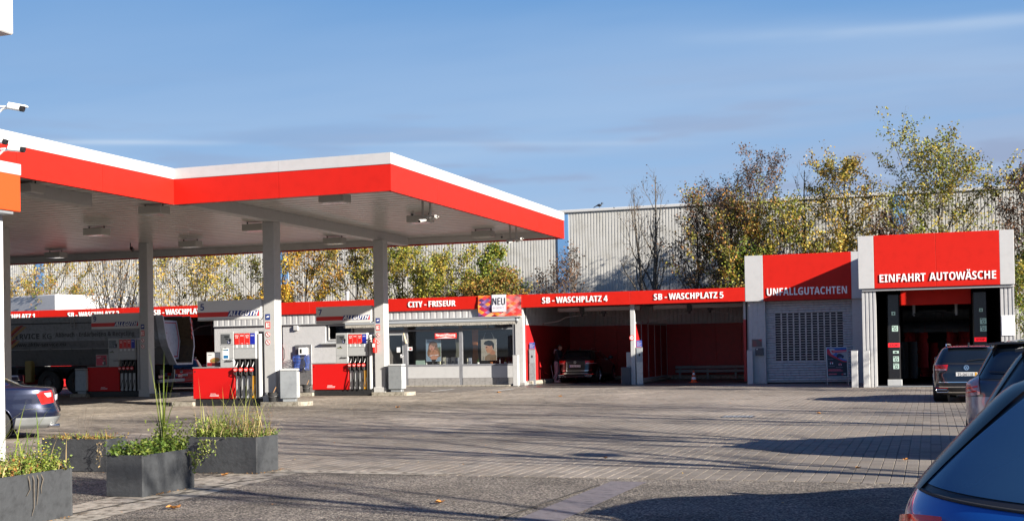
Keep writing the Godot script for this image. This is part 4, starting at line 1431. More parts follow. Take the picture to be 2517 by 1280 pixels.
	m = MB.new(); m.cyl(Vector3(1.105, 0.0, -0.12), Vector3(1.105, 0.23, -0.12), 0.085, 0.085, 14); obj("end_foot", m, M("rubber"), t)
	return t

func pump_sign(num, at):
	var t = thing("pump_sign", {"5": "largest sign board with blue 5, red stripe and white lettering, over the nearest pump", "7": "sign board with blue 7 and red stripe before the salon fascia", "9": "shaded sign board with blue 9 and red stripe before the truck"}[num], "sign", at, 0.0, "sign boards over the pumps")
	obj("board", slab(Vector3(-1.05, 0.0, -0.14), Vector3(1.20, 0.585, 0.0), 0.008), M("sign_board", lin(0.62, 0.62, 0.62), 0.4), t)
	var m = MB.new(); m.box(Vector3(-1.048, 0.075, 0.0), Vector3(1.13, 0.222, 0.004)); obj("red_stripe", m, M("red_flag"), t)
	m = MB.new(); m.prism([Vector2(0.02, 0.078), Vector2(1.06, 0.078), Vector2(1.13, 0.25), Vector2(0.09, 0.25)], 0.004, 0.008); obj("blue_field", m, M("letter_blue"), t)
	var o = obj("lettering", letters("ALLGUTH", 0.148, 1.0, 0.006, true, 0.36), M("letter_white"), t); o.position = Vector3(0.575, 0.090, 0.008)
	o = obj("numeral", letters(num, 0.205, 0, 0.004), M("letter_blue"), t); o.position = Vector3(-0.88, 0.285, 0.0)
	obj("lower_edge", slab(Vector3(-1.05, -0.035, -0.16), Vector3(1.16, -0.002, 0.02), 0.006), M("white_metal"), t)
	obj("bracket", slab(Vector3(1.202, 0.02, -0.2), Vector3(1.30, 0.56, -0.04), 0.01), M("white_metal"), t)

func kerb_block(x0, x1, z0, z1, right):
	var pts = []
	var r = (z1 - z0) * 0.5
	var zc = (z0 + z1) * 0.5
	if right:
		pts = [Vector2(x0, -z1), Vector2(x0, -z0)]
		pts = [Vector2(x0, z0)]
		for k in 9:
			var t = -PI / 2 + PI * k / 8.0
			pts.append(Vector2(x1 - r * 0.5 + r * 0.5 * cos(t), zc + r * sin(t)))
		pts.append(Vector2(x0, z1))
	else:
		pts = [Vector2(x1, z0), Vector2(x1, z1)]
		for k in 9:
			var t = PI / 2 + PI * k / 8.0
			pts.append(Vector2(x0 + r * 0.5 + r * 0.5 * cos(t), zc + r * sin(t)))
	# x,z outline extruded upward: map (x, z) -> (x, -z plane)
	var m = MB.new()
	var q = []
	for p in pts: q.append(Vector2(p.x, -p.y))
	q.reverse()
	if Geometry2D.is_polygon_clockwise(PackedVector2Array(q)): q.reverse()
	m.prism(q, 0.0, 0.125, Transform3D(Basis(Vector3(1, 0, 0), Vector3(0, 0, -1), Vector3(0, 1, 0)), Vector3()))
	return m

func build_islands():
	var defs = [["5", -20.55, -32.85], ["7", -20.35, -40.25], ["9", -30.28, -40.25]]
	for d in defs:
		var at = Vector3(d[1], 0.0, d[2])
		var isl = thing("pump_island", {"5": "concrete kerb island under the nearest pump, behind the planters", "7": "concrete kerb island under the right-hand pump before the salon", "9": "shaded concrete kerb island under the left pump by the truck"}[d[0]], "kerb", at, 0.0, "pump islands")
		obj("kerb", kerb_block(1.27, 2.75, -0.62, 0.18, true), M("concrete"), isl)
		obj("kerb", kerb_block(-2.1, -1.17, -0.62, 0.12, false), M("concrete"), isl)
		obj("base_slab", slab(Vector3(-1.168, 0.0, -0.6), Vector3(1.268, 0.11, -0.525)), M("concrete"), isl)
		make_pump(d[0], at)
		pump_sign(d[0], at + Vector3(0, 2.68, -0.05))
	# litter and towel bins
	var lb = {"5": "grey sheet-metal bin on the kerb right of pump 5, beside the black bucket", "7": "grey sheet-metal bin on the kerb right of pump 7, before the salon door"}
	var bin = null
	for d in [["5", Vector3(-18.45, 0.125, -33.0)], ["7", Vector3(-18.22, 0.125, -40.4)]]:
		if bin == null:
			bin = thing("waste_bin", lb[d[0]], "bin", d[1], 0.35, "bins on the pump islands")
			obj("body", slab(Vector3(-0.27, 0.10, -0.2), Vector3(0.25, 0.93, 0.2), 0.015), M("zinc"), bin)
			obj("lid", slab(Vector3(-0.285, 0.932, -0.215), Vector3(0.265, 1.0, 0.215), 0.02), M("light_grey"), bin)
			obj("foot", slab(Vector3(-0.2, 0.0, -0.15), Vector3(0.2, 0.098, 0.15), 0.01), M("zinc"), bin)
			obj("side_panel", slab(Vector3(0.252, 0.12, -0.18), Vector3(0.275, 0.9, 0.18), 0.006), M("white_metal"), bin)
		else: dup(bin, "waste_bin", d[1], 0.1, lb[d[0]])
	var b9 = dup(bin, "waste_bin", Vector3(-31.75, 0.125, -40.35), 0.0, "grey bin in the shade at the left end of pump 9's island")
	# guard posts beside the columns, dark plates
	for d in [["5", Vector3(-18.83, 0.125, -33.35)], ["7", Vector3(-18.55, 0.125, -40.7)]]:
		var g = thing("guard_plate", {"5": "flat grey guard plate behind the bin and bucket at the nearest pump", "7": "flat grey guard plate left of the bin before the salon door"}[d[0]], "guard plate", d[1], 0.0, "guard plates on the islands")
		obj("plate", slab(Vector3(-0.09, 0.0, -0.05), Vector3(0.09, 0.86, 0.05), 0.01), M("grey_frame"), g)
	# buckets with squeegees
	for d in [[Vector3(-18.92, 0.125, -32.78), "black bucket with a wooden-handled squeegee on the kerb right of pump 5"], [Vector3(-21.85, 0.125, -40.3), "black bucket with a squeegee on the kerb left of pump 7"]]:
		var t = thing("bucket", d[1], "bucket", d[0], 0.4, "buckets on the pump islands")
		var m = MB.new()
		m.lathe([[0.0, 0.0], [0.115, 0.0], [0.15, 0.27], [0.165, 0.272], [0.165, 0.29], [0.145, 0.29], [0.12, 0.2], [0.0, 0.2]], Vector3(), Vector3.UP, 18)
		obj("pail", m, M("rubber"), t)
		m = MB.new()
		var p = []
		for k in 11:
			var a = PI * k / 10.0
			p.append(Vector3(cos(a) * 0.163, 0.25 - sin(a) * 0.10, 0.06 + sin(a) * 0.115))
		m.tube(p, 0.004, 5)
		obj("handle", m, M("steel"), t)
		var sq = thing("squeegee", "pale squeegee handle sticking out of the bucket " + ("before the grey bin at the nearest pump" if d[0].x > -20 else "left of the right-hand pump"), "squeegee", d[0] + Vector3(0, 0.21, 0), 0.0, "squeegees in the buckets")
		m = MB.new()
		m.tube([Vector3(-0.02, 0.0, 0.0), Vector3(0.13, 0.24, 0.03)], 0.016, 8)
		obj("handle", m, M("wood", lin(0.42, 0.25, 0.13), 0.6), sq)
		m = MB.new()
		m.bbox(Vector3(-0.10, -0.03, -0.02), Vector3(0.06, 0.02, 0.02), 0.006)
		obj("blade", m, M("black"), sq)
	# adverts on the pumps
	for d in [["5", "food", Vector3(-21.06, 1.205, -32.95), "framed food advert standing on the red cabinet of pump 5"], ["9", "drink", Vector3(-30.87, 1.205, -40.3), "framed dark red advert standing on the cabinet of pump 9"]]:
		var t = thing("advert_board", d[3], "advert", d[2], -0.06, "adverts on the pumps")
		obj("frame", slab(Vector3(-0.29, 0.0, -0.05), Vector3(0.29, 0.46, 0.0), 0.012), M("white_metal"), t)
		var m = MB.new()
		m.quad(Vector3(-0.262, 0.028, 0.003), Vector3(0.262, 0.028, 0.003), Vector3(0.262, 0.434, 0.003), Vector3(-0.262, 0.434, 0.003))
		obj("print", m, image_mat("print_" + d[1], food_image() if d[1] == "food" else drink_image(), 0.35), t)
	var no = thing("notice", "white and blue notice taped under the display of pump 5", "notice", Vector3(-20.56, 1.44, -32.845))
	var m = MB.new()
	m.quad(Vector3(-0.13, 0.0, 0.003), Vector3(0.10, 0.0, 0.003), Vector3(0.10, 0.34, 0.003), Vector3(-0.13, 0.34, 0.003))
	var im = img(64, 90, Color(0.92, 0.93, 0.94))
	fill_poly(im, PackedVector2Array([Vector2(8, 8), Vector2(56, 8), Vector2(56, 22), Vector2(8, 22)]), Color(0.10, 0.38, 0.58))
	fill_poly(im, PackedVector2Array([Vector2(8, 58), Vector2(56, 58), Vector2(56, 84), Vector2(8, 84)]), Color(0.12, 0.40, 0.60))
	for y in [30, 36, 42, 48]:
		for x in range(12, 52):
			if (x * 7 + y) % 5 != 0: im.set_pixel(x, y, Color(0.5, 0.52, 0.56))
	obj("sheet", m, image_mat("print_notice", im), no)
	# fire extinguisher on the column by pump 7
	var fe = thing("fire_extinguisher", "red fire extinguisher hanging on the canopy column by pump 7", "fire extinguisher", Vector3(-19.0, 1.55, -40.2))
	m = MB.new()
	m.lathe([[0.0, 0.0], [0.085, 0.0], [0.09, 0.02], [0.09, 0.40], [0.075, 0.46], [0.03, 0.49], [0.03, 0.52]], Vector3(), Vector3.UP, 18)
	obj("cylinder", m, M("red_flag"), fe)
	m = MB.new()
	m.bbox(Vector3(-0.03, 0.52, -0.03), Vector3(0.03, 0.58, 0.03), 0.01)
	m.tube([Vector3(0, 0.56, 0), Vector3(0.09, 0.60, 0.02), Vector3(0.17, 0.63, 0.03)], 0.012, 6)
	m.tube([Vector3(0, 0.54, 0), Vector3(-0.12, 0.56, 0.02), Vector3(-0.24, 0.50, 0.03), Vector3(-0.34, 0.42, 0.04)], 0.014, 6)
	m.tube([Vector3(-0.02, 0.53, 0.02), Vector3(-0.10, 0.46, 0.05), Vector3(-0.30, 0.44, 0.05)], 0.012, 6)
	obj("valve", m, M("black"), fe)
	m = MB.new(); m.box(Vector3(-0.045, 0.20, 0.086), Vector3(0.045, 0.33, 0.094)); obj("label", m, M("letter_white"), fe)
	# fire extinguisher box behind column 5
	var eb = thing("hose_reel", "red fire point with black hose loop on the salon wall, right of the canopy column", "fire point", Vector3(-28.45, 1.05, -50.1))
	obj("case", slab(Vector3(-0.42, 0.0, 0.0), Vector3(-0.02, 0.95, 0.18), 0.03), M("red_flag"), eb)
	m = MB.new()
	m.tube([Vector3(-0.1, 0.9, 0.15), Vector3(0.12, 0.95, 0.16), Vector3(0.26, 0.7, 0.17), Vector3(0.26, 0.3, 0.17), Vector3(0.14, 0.1, 0.16), Vector3(-0.05, 0.08, 0.15)], 0.02, 7)
	obj("hose", m, M("rubber"), eb)

# ---------------------------------------------------------------- posts, terminals, signs in front of the buildings
func build_yard_things():
	# square white guard posts
	var defs = [[Vector3(-16.86, 0, -49.78), 1.32, "square white guard post at the right corner of the salon"], [Vector3(-12.04, 0.03, -50.55), 1.33, "square white guard post before the column between bays 4 and 5"], [Vector3(-6.89, 0, -49.88), 1.36, "square white guard post beside the mailbox of the garage"], [Vector3(-2.56, 0, -45.25), 1.31, "free-standing white guard post left of the car wash gateway"], [Vector3(-2.15, 0, -45.2), 1.31, "white guard post against the left pillar of the car wash gateway"]]
	for d in defs:
		var t = thing("guard_post", d[2], "guard post", d[0], 0.0, "white guard posts")
		obj("post", slab(Vector3(-0.115, 0, -0.1), Vector3(0.115, d[1], 0.1), 0.012), M("white_metal"), t)
		obj("cap", slab(Vector3(-0.12, d[1] + 0.001, -0.105), Vector3(0.12, d[1] + 0.012, 0.105), 0.004), M("light_grey"), t)
	# coin terminals of the wash bays
	for d in [[Vector3(-16.37, 0.0, -50.55), "stainless coin terminal against the red left wall of the bay with the black car"], [Vector3(-11.57, 0.0, -50.35), "stainless coin terminal beside the partition at the entrance of the empty bay"]]:
		var t = thing("coin_terminal", d[1], "terminal", d[0], 0.25, "coin terminals of the wash bays")
		obj("column", slab(Vector3(-0.14, 0, -0.11), Vector3(0.14, 1.57, 0.11), 0.012), M("steel"), t)
		obj("door", slab(Vector3(-0.115, 0.95, 0.111), Vector3(0.115, 1.5, 0.122), 0.006), M("zinc"), t)
		obj("base", slab(Vector3(-0.16, 0, -0.13), Vector3(0.16, 0.05, 0.13), 0.01), M("zinc"), t)
		obj("tariff_plate", slab(Vector3(-0.12, 1.58, -0.03), Vector3(0.12, 1.86, -0.01), 0.004), M("letter_blue"), t)
		var m = MB.new()
		for k in 6: m.box(Vector3(-0.10, 1.62 + k * 0.036, -0.01), Vector3(-0.10 + [0.2, 0.13, 0.17, 0.2, 0.1, 0.16][k], 1.632 + k * 0.036, -0.008))
		obj("print", m, M("tariff_print", lin(0.35, 0.30, 0.40)), t)
		m = MB.new(); m.bbox(Vector3(-0.03, 1.2, 0.122), Vector3(0.03, 1.30, 0.135), 0.004); obj("coin_slot", m, M("black"), t)
	# dark cabinet by the column
	var dc = thing("cabinet", "anthracite steel cabinet before the column between wash bays 4 and 5", "cabinet", Vector3(-12.1, 0.0, -50.2))
	obj("case", slab(Vector3(-0.2, 0, -0.16), Vector3(0.2, 0.74, 0.16), 0.012), M("anthracite", lin(0.055, 0.062, 0.075), 0.5), dc)
	obj("door", slab(Vector3(-0.17, 0.05, 0.161), Vector3(0.17, 0.70, 0.17), 0.005), M("anthracite"), dc)
	# round speed sign
	var sg = thing("round_sign", "small round white sign with red rim on the wash bay column", "sign", Vector3(-11.84, 1.97, -50.19))
	var m = MB.new(); m.cyl(Vector3(0, 0, 0), Vector3(0, 0, 0.012), 0.11, 0.11, 24); obj("rim", m, M("red_flag"), sg)
	m = MB.new(); m.cyl(Vector3(0, 0, 0.012), Vector3(0, 0, 0.015), 0.082, 0.082, 24); obj("plate", m, M("letter_white"), sg)
	var o = obj("lettering", letters("2,5m", 0.055, 0.125, 0.002), M("letter_black"), sg); o.position = Vector3(0, -0.027, 0.015)
	# traffic cone
	var cn = thing("traffic_cone", "orange and white traffic cone on the floor of the empty wash bay 5", "traffic cone", Vector3(-9.5, 0.031, -51.5))
	m = MB.new(); m.bbox(Vector3(-0.17, 0, -0.17), Vector3(0.17, 0.035, 0.17), 0.012); obj("base", m, M("cone_orange", lin(0.62, 0.09, 0.02), 0.5), cn)
	for q in [[0.125, 0.1025, 0.035, 0.14, 0], [0.1025, 0.082, 0.14, 0.235, 1], [0.082, 0.061, 0.235, 0.33, 0], [0.061, 0.043, 0.33, 0.415, 1], [0.043, 0.024, 0.415, 0.51, 0]]:
		m = MB.new(); m.cyl(Vector3(0, q[2], 0), Vector3(0, q[3], 0), q[0], q[1], 18, q[3] > 0.5); obj("band", m, M("letter_white") if q[4] else M("cone_orange"), cn)
	# mailbox and notice on the garage pillar
	var mb = thing("mailbox", "anthracite letter box on the left pillar of the garage", "mailbox", Vector3(-6.54, 1.16, -50.13))
	obj("box", slab(Vector3(-0.165, 0, 0), Vector3(0.165, 0.29, 0.10), 0.01), M("anthracite"), mb)
	obj("flap", slab(Vector3(-0.15, 0.215, 0.10), Vector3(0.15, 0.275, 0.115), 0.006), M("anthracite"), mb)
	m = MB.new(); m.box(Vector3(-0.12, 0.225, 0.115), Vector3(-0.06, 0.255, 0.118)); obj("name_plate", m, M("letter_white"), mb)
	var no = thing("notice_board", "small red and grey notice above the letter box on the garage pillar", "notice", Vector3(-6.64, 1.49, -50.13))
	obj("frame", slab(Vector3(-0.21, 0, 0), Vector3(0.21, 0.33, 0.02), 0.008), M("mid_grey"), no)
	m = MB.new(); m.quad(Vector3(-0.19, 0.02, 0.023), Vector3(0.19, 0.02, 0.023), Vector3(0.19, 0.31, 0.023), Vector3(-0.19, 0.31, 0.023))
	var im = img(96, 72, Color(0.34, 0.30, 0.31))
	fill_poly(im, PackedVector2Array([Vector2(0, 0), Vector2(60, 0), Vector2(96, 24), Vector2(96, 0)]), Color(0.62, 0.20, 0.24))
	for k in 5: fill_poly(im, PackedVector2Array([Vector2(4, 18 + k * 11), Vector2(34 + (k * 13) % 22, 18 + k * 11), Vector2(34 + (k * 13) % 22, 22 + k * 11), Vector2(4, 22 + k * 11)]), Color(0.62, 0.22, 0.24))
	obj("print", m, image_mat("print_board", im), no)
	# sandwich board before the shutter
	var sb = thing("sandwich_board", "dark blue and red A-frame advertising board before the roller shutter", "sandwich board", Vector3(-3.40, 0.0, -48.45), 0.16)
	for s in [1, -1]:
		var T = Transform3D(Basis(Vector3.RIGHT, -0.20 * s), Vector3(0, 0, 0.30 * s))
		m = MB.new()
		m.bbox(Vector3(-0.40, 0.30, -0.012), Vector3(-0.365, 1.48, 0.012), 0.006, T); m.bbox(Vector3(0.365, 0.30, -0.012), Vector3(0.40, 1.48, 0.012), 0.006, T)
		m.bbox(Vector3(-0.364, 0.30, -0.012), Vector3(0.364, 0.335, 0.012), 0.006, T); m.bbox(Vector3(-0.364, 1.445, -0.012), Vector3(0.364, 1.48, 0.012), 0.006, T)
		obj("frame", m, M("steel"), sb)
		m = MB.new()
		m.box(Vector3(-0.364, 0.336, -0.008), Vector3(0.364, 1.444, 0.0), T)
		obj("panel", m, M("letter_blue"), sb)
		if s == 1:
			m = MB.new()
			m.quad(T * Vector3(-0.364, 0.336, 0.004), T * Vector3(0.364, 0.336, 0.004), T * Vector3(0.364, 1.444, 0.004), T * Vector3(-0.364, 1.444, 0.004))
			obj("print", m, image_mat("print_sandwich", sandwich_image(), 0.4), sb)
		for x in [-0.382, 0.382]:
			m = MB.new(); m.cyl(T * Vector3(x, 0.30, 0), T * Vector3(x * 1.03, 0.0, 0), 0.013, 0.013, 8); obj("leg", m, M("steel"), sb)
	# rules sheet on the right pillar of the gateway
	var ru = thing("rules_sheet", "white printed rules sheet on the right pillar of the car wash gateway", "notice", Vector3(2.56, 1.75, -45.40))
	obj("plate", slab(Vector3(-0.21, 0, 0), Vector3(0.215, 0.70, 0.008), 0.003), M("letter_white"), ru)
	m = MB.new(); m.quad(Vector3(-0.2, 0.01, 0.012), Vector3(0.205, 0.01, 0.012), Vector3(0.205, 0.69, 0.012), Vector3(-0.2, 0.69, 0.012))
	var rows = [[10, 8, 60, 3], [16, 8, 80, 2]]
	for k in 8: rows.append([26 + k * 6, 18, 70 + (k * 17) % 22, 2])
	rows.append_array([[78, 10, 86, 2], [90, 34, 60, 3], [96, 60, 76, 2], [112, 34, 56, 3], [118, 34, 84, 1], [124, 40, 70, 1]])
	obj("print", m, small_print("print_rules", rows, 96, 150, Color(0.88, 0.88, 0.90), Color(0.45, 0.46, 0.52), 4), ru)
	# air and water point on the salon wall
	var ap = thing("air_point", "stainless air point with coiled blue hoses on the salon wall", "air station", Vector3(-27.25, 0.0, -50.1))
	obj("back_plate", slab(Vector3(-0.42, 0.12, 0.012), Vector3(0.42, 1.95, 0.06), 0.01), M("steel"), ap)
	obj("gauge_box", slab(Vector3(-0.2, 1.48, 0.06), Vector3(0.22, 1.82, 0.18), 0.02), M("letter_white"), ap)
	m = MB.new(); m.box(Vector3(-0.12, 1.56, 0.18), Vector3(-0.02, 1.76, 0.184)); obj("gauge_window", m, M("display_lcd"), ap)
	for q in [[-0.28, 1.45, 0.55, 0.17, "hose_blue", 0], [0.26, 1.45, 0.5, 0.11, "hose_blue", 1]]:
		m = MB.new()
		var p = []
		var turns = 11
		for k in turns * 10:
			var a = TAU * k / 10.0
			var u = float(k) / (turns * 10)
			p.append(Vector3(q[0] + cos(a) * q[3] * (1.0 + 0.25 * sin(u * 7.0)) - 0.02 * sin(u * 9.0), q[1] - q[2] * u * 1.3 + 0.02 * sin(a), 0.2 + sin(a) * q[3] * 0.7))
		m.tube(p, 0.011, 5)
		obj("hose", m, M(q[4], lin(0.04, 0.10, 0.42), 0.4), ap)
	m = MB.new()
	for k in 9: m.tube([Vector3(-0.42, 1.25 - k * 0.085, 0.18), Vector3(-0.62 + 0.03 * (k % 3), 1.16 - k * 0.085, 0.24), Vector3(-0.70 + 0.03 * (k % 2), 1.10 - k * 0.085, 0.22)], 0.008, 4)
	obj("hose_loops", m, M("hose_dark", lin(0.02, 0.03, 0.08), 0.5), ap)
	m = MB.new(); m.bbox(Vector3(0.0, 0.80, 0.06), Vector3(0.10, 0.92, 0.16), 0.02); m.tube([Vector3(-0.2, 0.66, 0.08), Vector3(-0.05, 0.78, 0.12), Vector3(0.05, 0.85, 0.14)], 0.014, 6); obj("valve", m, M("steel"), ap)
	# rooftop pipe behind the fascia
	var pi = thing("roof_pipe", "thin white flue pipe rising behind the salon fascia", "flue pipe", Vector3(-25.45, 3.8, -51.0))
	m = MB.new(); m.cyl(Vector3(), Vector3(0, 0.55, 0), 0.06, 0.06, 10); m.cyl(Vector3(0, 0.5, 0), Vector3(0, 0.58, 0), 0.085, 0.085, 10); obj("pipe", m, M("white_metal"), pi)
	# lance stand in bay 4
	var ls = thing("lance_holder", "steel V-shaped mat holder leaning on the left wall of wash bay 4", "holder", Vector3(-16.25, 0.2, -53.2))
	m = MB.new(); m.tube([Vector3(-0.10, 0.62, -0.02), Vector3(0.04, 0.0, 0.05)], 0.014, 6); m.tube([Vector3(0.06, 0.0, 0.05), Vector3(0.16, 0.64, -0.05)], 0.014, 6); obj("rods", m, M("steel"), ls)

func sandwich_image():
	var im = img(180, 270, Color(0.055, 0.07, 0.15))
	fill_poly(im, PackedVector2Array([Vector2(0, 0), Vector2(180, 0), Vector2(180, 130), Vector2(150, 128), Vector2(0, 52)]), Color(0.16, 0.36, 0.66))
	fill_poly(im, PackedVector2Array([Vector2(90, 50), Vector2(180, 40), Vector2(180, 120), Vector2(110, 92)]), Color(0.55, 0.58, 0.60))
	ell(im, 46, 34, 34, 30, Color(0.62, 0.64, 0.68))
	fill_poly(im, PackedVector2Array([Vector2(0, 14), Vector2(20, 10), Vector2(40, 60), Vector2(140, 122), Vector2(180, 128), Vector2(180, 138), Vector2(140, 134), Vector2(20, 72), Vector2(0, 58)]), Color(0.70, 0.12, 0.20))
	fill_poly(im, PackedVector2Array([Vector2(36, 26), Vector2(180, 20), Vector2(180, 40), Vector2(52, 48)]), Color(0.72, 0.13, 0.20))
	for k in 17: fill_poly(im, PackedVector2Array([Vector2(58 + k * 7, 31), Vector2(62 + k * 7, 31), Vector2(62 + k * 7, 37), Vector2(58 + k * 7, 37)]), Color(0.9, 0.75, 0.77))
	ell(im, 120, 78, 36, 15, Color(0.07, 0.16, 0.36), 0.12)
	ell(im, 116, 68, 22, 12, Color(0.06, 0.11, 0.22), 0.12)
	ell(im, 98, 86, 9, 9, Color(0.03, 0.03, 0.05)); ell(im, 142, 90, 9, 9, Color(0.03, 0.03, 0.05))
	for c in [[38, 146, Color(0.85, 0.88, 0.92)], [116, 160, Color(0.86, 0.62, 0.66)]]:
		ell(im, c[0], c[1], 15, 11, c[2])
		ell(im, c[0], c[1] + 5, 6, 7, Color(0.055, 0.07, 0.15))
		ell(im, c[0], c[1] - 8, 9, 7, Color(0.72, 0.14, 0.22))
	for r in [[8, 104, 44], [8, 170, 60], [80, 184, 58]]:
		for k in range(r[0], r[0] + r[2], 6): fill_poly(im, PackedVector2Array([Vector2(k, r[1]), Vector2(k + 4, r[1]), Vector2(k + 4, r[1] + 4), Vector2(k, r[1] + 4)]), Color(0.55, 0.56, 0.62))
	for r in [[6, 202, 118, 9], [6, 213, 134, 9], [6, 244, 76, 10]]:
		fill_poly(im, PackedVector2Array([Vector2(r[0], r[1]), Vector2(r[0] + r[2], r[1]), Vector2(r[0] + r[2], r[1] + r[3]), Vector2(r[0], r[1] + r[3])]), Color(0.64, 0.13, 0.22))
		for k in range(r[0] + 4, r[0] + r[2] - 6, 7): fill_poly(im, PackedVector2Array([Vector2(k, r[1] + 3), Vector2(k + 4, r[1] + 3), Vector2(k + 4, r[1] + 6), Vector2(k, r[1] + 6)]), Color(0.85, 0.62, 0.68))
	fill_poly(im, PackedVector2Array([Vector2(126, 250), Vector2(138, 242), Vector2(142, 256), Vector2(130, 260)]), Color(0.72, 0.2, 0.26))
	fill_poly(im, PackedVector2Array([Vector2(146, 244), Vector2(168, 244), Vector2(168, 252), Vector2(146, 252)]), Color(0.75, 0.77, 0.8))
	return im

# ---------------------------------------------------------------- things on and in the salon
func build_salon_things():
	# cloth banner over the fascia
	var bn = thing("banner", "colourful diamond-patterned cloth banner reading NEU over the salon fascia", "banner", Vector3(-17.62, 3.02, -49.96))
	var im = img(256, 120, Color(0.80, 0.16, 0.14))
	var cols = [Color(0.72, 0.12, 0.20), Color(0.36, 0.14, 0.34), Color(0.88, 0.36, 0.14), Color(0.52, 0.38, 0.58), Color(0.92, 0.66, 0.46), Color(0.62, 0.10, 0.22), Color(0.84, 0.46, 0.44), Color(0.28, 0.14, 0.34), Color(0.90, 0.55, 0.18), Color(0.78, 0.18, 0.22)]
	var r = RandomNumberGenerator.new(); r.seed = 12
	var map = {}
	for y in 120:
		for x in 256:
			var u = int(floor((x / 38.0 + y / 23.0)))
			var w = int(floor((x / 38.0 - y / 23.0 + 50.0)))
			var k = Vector2i(u, w)
			if not map.has(k):
				var c = cols[r.randi() % cols.size()]
				if x > 150: c = c.lerp([Color(0.88, 0.24, 0.16), Color(0.90, 0.62, 0.50)][r.randi() % 2], 0.6)
				map[k] = c
			im.set_pixel(x, y, map[k])
	var m = MB.new()
	var pts = []
	for j in 13:
		for i in 33:
			var u = i / 32.0
			var v = 1.0 - j / 12.0
			pts.append(Vector3(-0.99 + 1.98 * u, v * 0.91, 0.012 + 0.016 * sin(u * 17.0 + v * 3.0) * (1.0 - v * 0.6) + 0.012 * sin(u * 31.0 - v * 9.0)))
	m.grid(pts, 33, 13, false)
	obj("cloth", m, image_mat("print_banner", im, 0.7), bn)
	m = MB.new()
	pts = []
	for j in 9:
		for i in 9:
			var u = i / 8.0
			var v = 1.0 - j / 8.0
			pts.append(Vector3(-0.34 + 0.66 * u, 0.19 + v * 0.74, 0.045 + 0.006 * sin(u * 14.0) * (1 - v)))
	m.grid(pts, 9, 9, false)
	obj("white_field", m, M("banner_white", lin(0.66, 0.65, 0.70), 0.7), bn)
	var o = obj("lettering", letters("NEU", 0.30, 0.57, 0.004, false), M("letter_black"), bn); o.position = Vector3(-0.01, 0.49, 0.056)
	o = obj("faint_lettering", letters("ERÖFFNET", 0.09, 0.5, 0.002, false), M("banner_faint", lin(0.52, 0.47, 0.55), 0.7), bn); o.position = Vector3(-0.01, 0.32, 0.054)
	# posters inside the window
	var pw = thing("poster", "poster of a woman with long wavy hair behind the left salon window", "poster", Vector3(-20.90, 1.10, -50.30))
	obj("backing", slab(Vector3(-0.36, 0, -0.012), Vector3(0.36, 0.98, 0.0)), M("letter_white"), pw)
	m = MB.new(); m.quad(Vector3(-0.355, 0.005, 0.003), Vector3(0.355, 0.005, 0.003), Vector3(0.355, 0.975, 0.003), Vector3(-0.355, 0.975, 0.003))
	obj("print", m, image_mat("print_woman", woman_image(), 0.4), pw)
	var pm = thing("poster", "poster of a dark-haired man looking down behind the right salon window", "poster", Vector3(-18.28, 1.11, -50.30))
	obj("backing", slab(Vector3(-0.36, 0, -0.012), Vector3(0.36, 0.92, 0.0)), M("letter_white"), pm)
	m = MB.new(); m.quad(Vector3(-0.355, 0.005, 0.003), Vector3(0.355, 0.005, 0.003), Vector3(0.355, 0.915, 0.003), Vector3(-0.355, 0.915, 0.003))
	obj("print", m, image_mat("print_man", man_image(), 0.4), pm)
	m = MB.new(); m.tube([Vector3(-0.26, 0.91, -0.01), Vector3(-0.14, 1.22, 0)], 0.005, 4); m.tube([Vector3(0.26, 0.91, -0.01), Vector3(0.14, 1.22, 0)], 0.005, 4); obj("cord", m, M("light_grey"), pm)
	# red opening strip
	var ns = thing("opening_strip", "red strip reading Neueröffnung at the top of the left salon window", "sign", Vector3(-20.23, 2.10, -50.118), 0.0)
	obj("strip", slab(Vector3(-0.52, 0, -0.01), Vector3(0.52, 0.24, 0.0), 0.002), M("red_flag"), ns)
	o = obj("lettering", letters("Neueröffnung", 0.115, 0.93, 0.003), M("letter_white"), ns); o.position = Vector3(0, 0.06, 0.0)
	m = MB.new(); m.prism([Vector2(-0.48, 0.02), Vector2(0.48, 0.02), Vector2(0.0, 0.075)], 0.0, 0.003); obj("swoosh", m, M("letter_white"), ns)
	# curtains
	for q in [[-19.15, -18.85, 1.0, 2.45, lin(0.42, 0.16, 0.045), "orange curtain hanging behind the right salon window", 0.5], [-19.95, -19.62, 1.0, 2.4, lin(0.30, 0.31, 0.25), "pale green gathered curtain behind the left salon window", 0.6]]:
		var t = thing("curtain", q[5], "curtain", Vector3((q[0] + q[1]) * 0.5, q[2], -50.55))
		var w = (q[1] - q[0]) * 0.5
		m = MB.new()
		pts = []
		for j in 9:
			for i in 25:
				var u = i / 24.0
				var v = 1.0 - j / 8.0
				var nip = 1.0 - 0.55 * exp(-pow((v - 0.45) / 0.22, 2.0)) * q[6]
				pts.append(Vector3(lerpf(-w, w, u) * nip, v * (q[3] - q[2]), 0.035 * sin(u * 38.0)))
		m.grid(pts, 25, 9, false)
		obj("cloth", m, M("curtain_%d" % int(q[6] * 10), q[4], 0.85), t)
	# goods and plants on the window board
	var shelf = [[-22.0, -21.1, 0.965, "grey_frame"], [-21.1, -19.65, 0.965, "grey_frame"], [-19.4, -17.15, 0.965, "grey_frame"]]
	var bb = thing("window_board", "grey board inside the salon windows that carries the goods", "shelf", Vector3(-19.6, 0.90, -50.42))
	obj("board", slab(Vector3(-2.42, 0, -0.22), Vector3(2.48, 0.03, 0.14), 0.006), M("grey_frame"), bb)
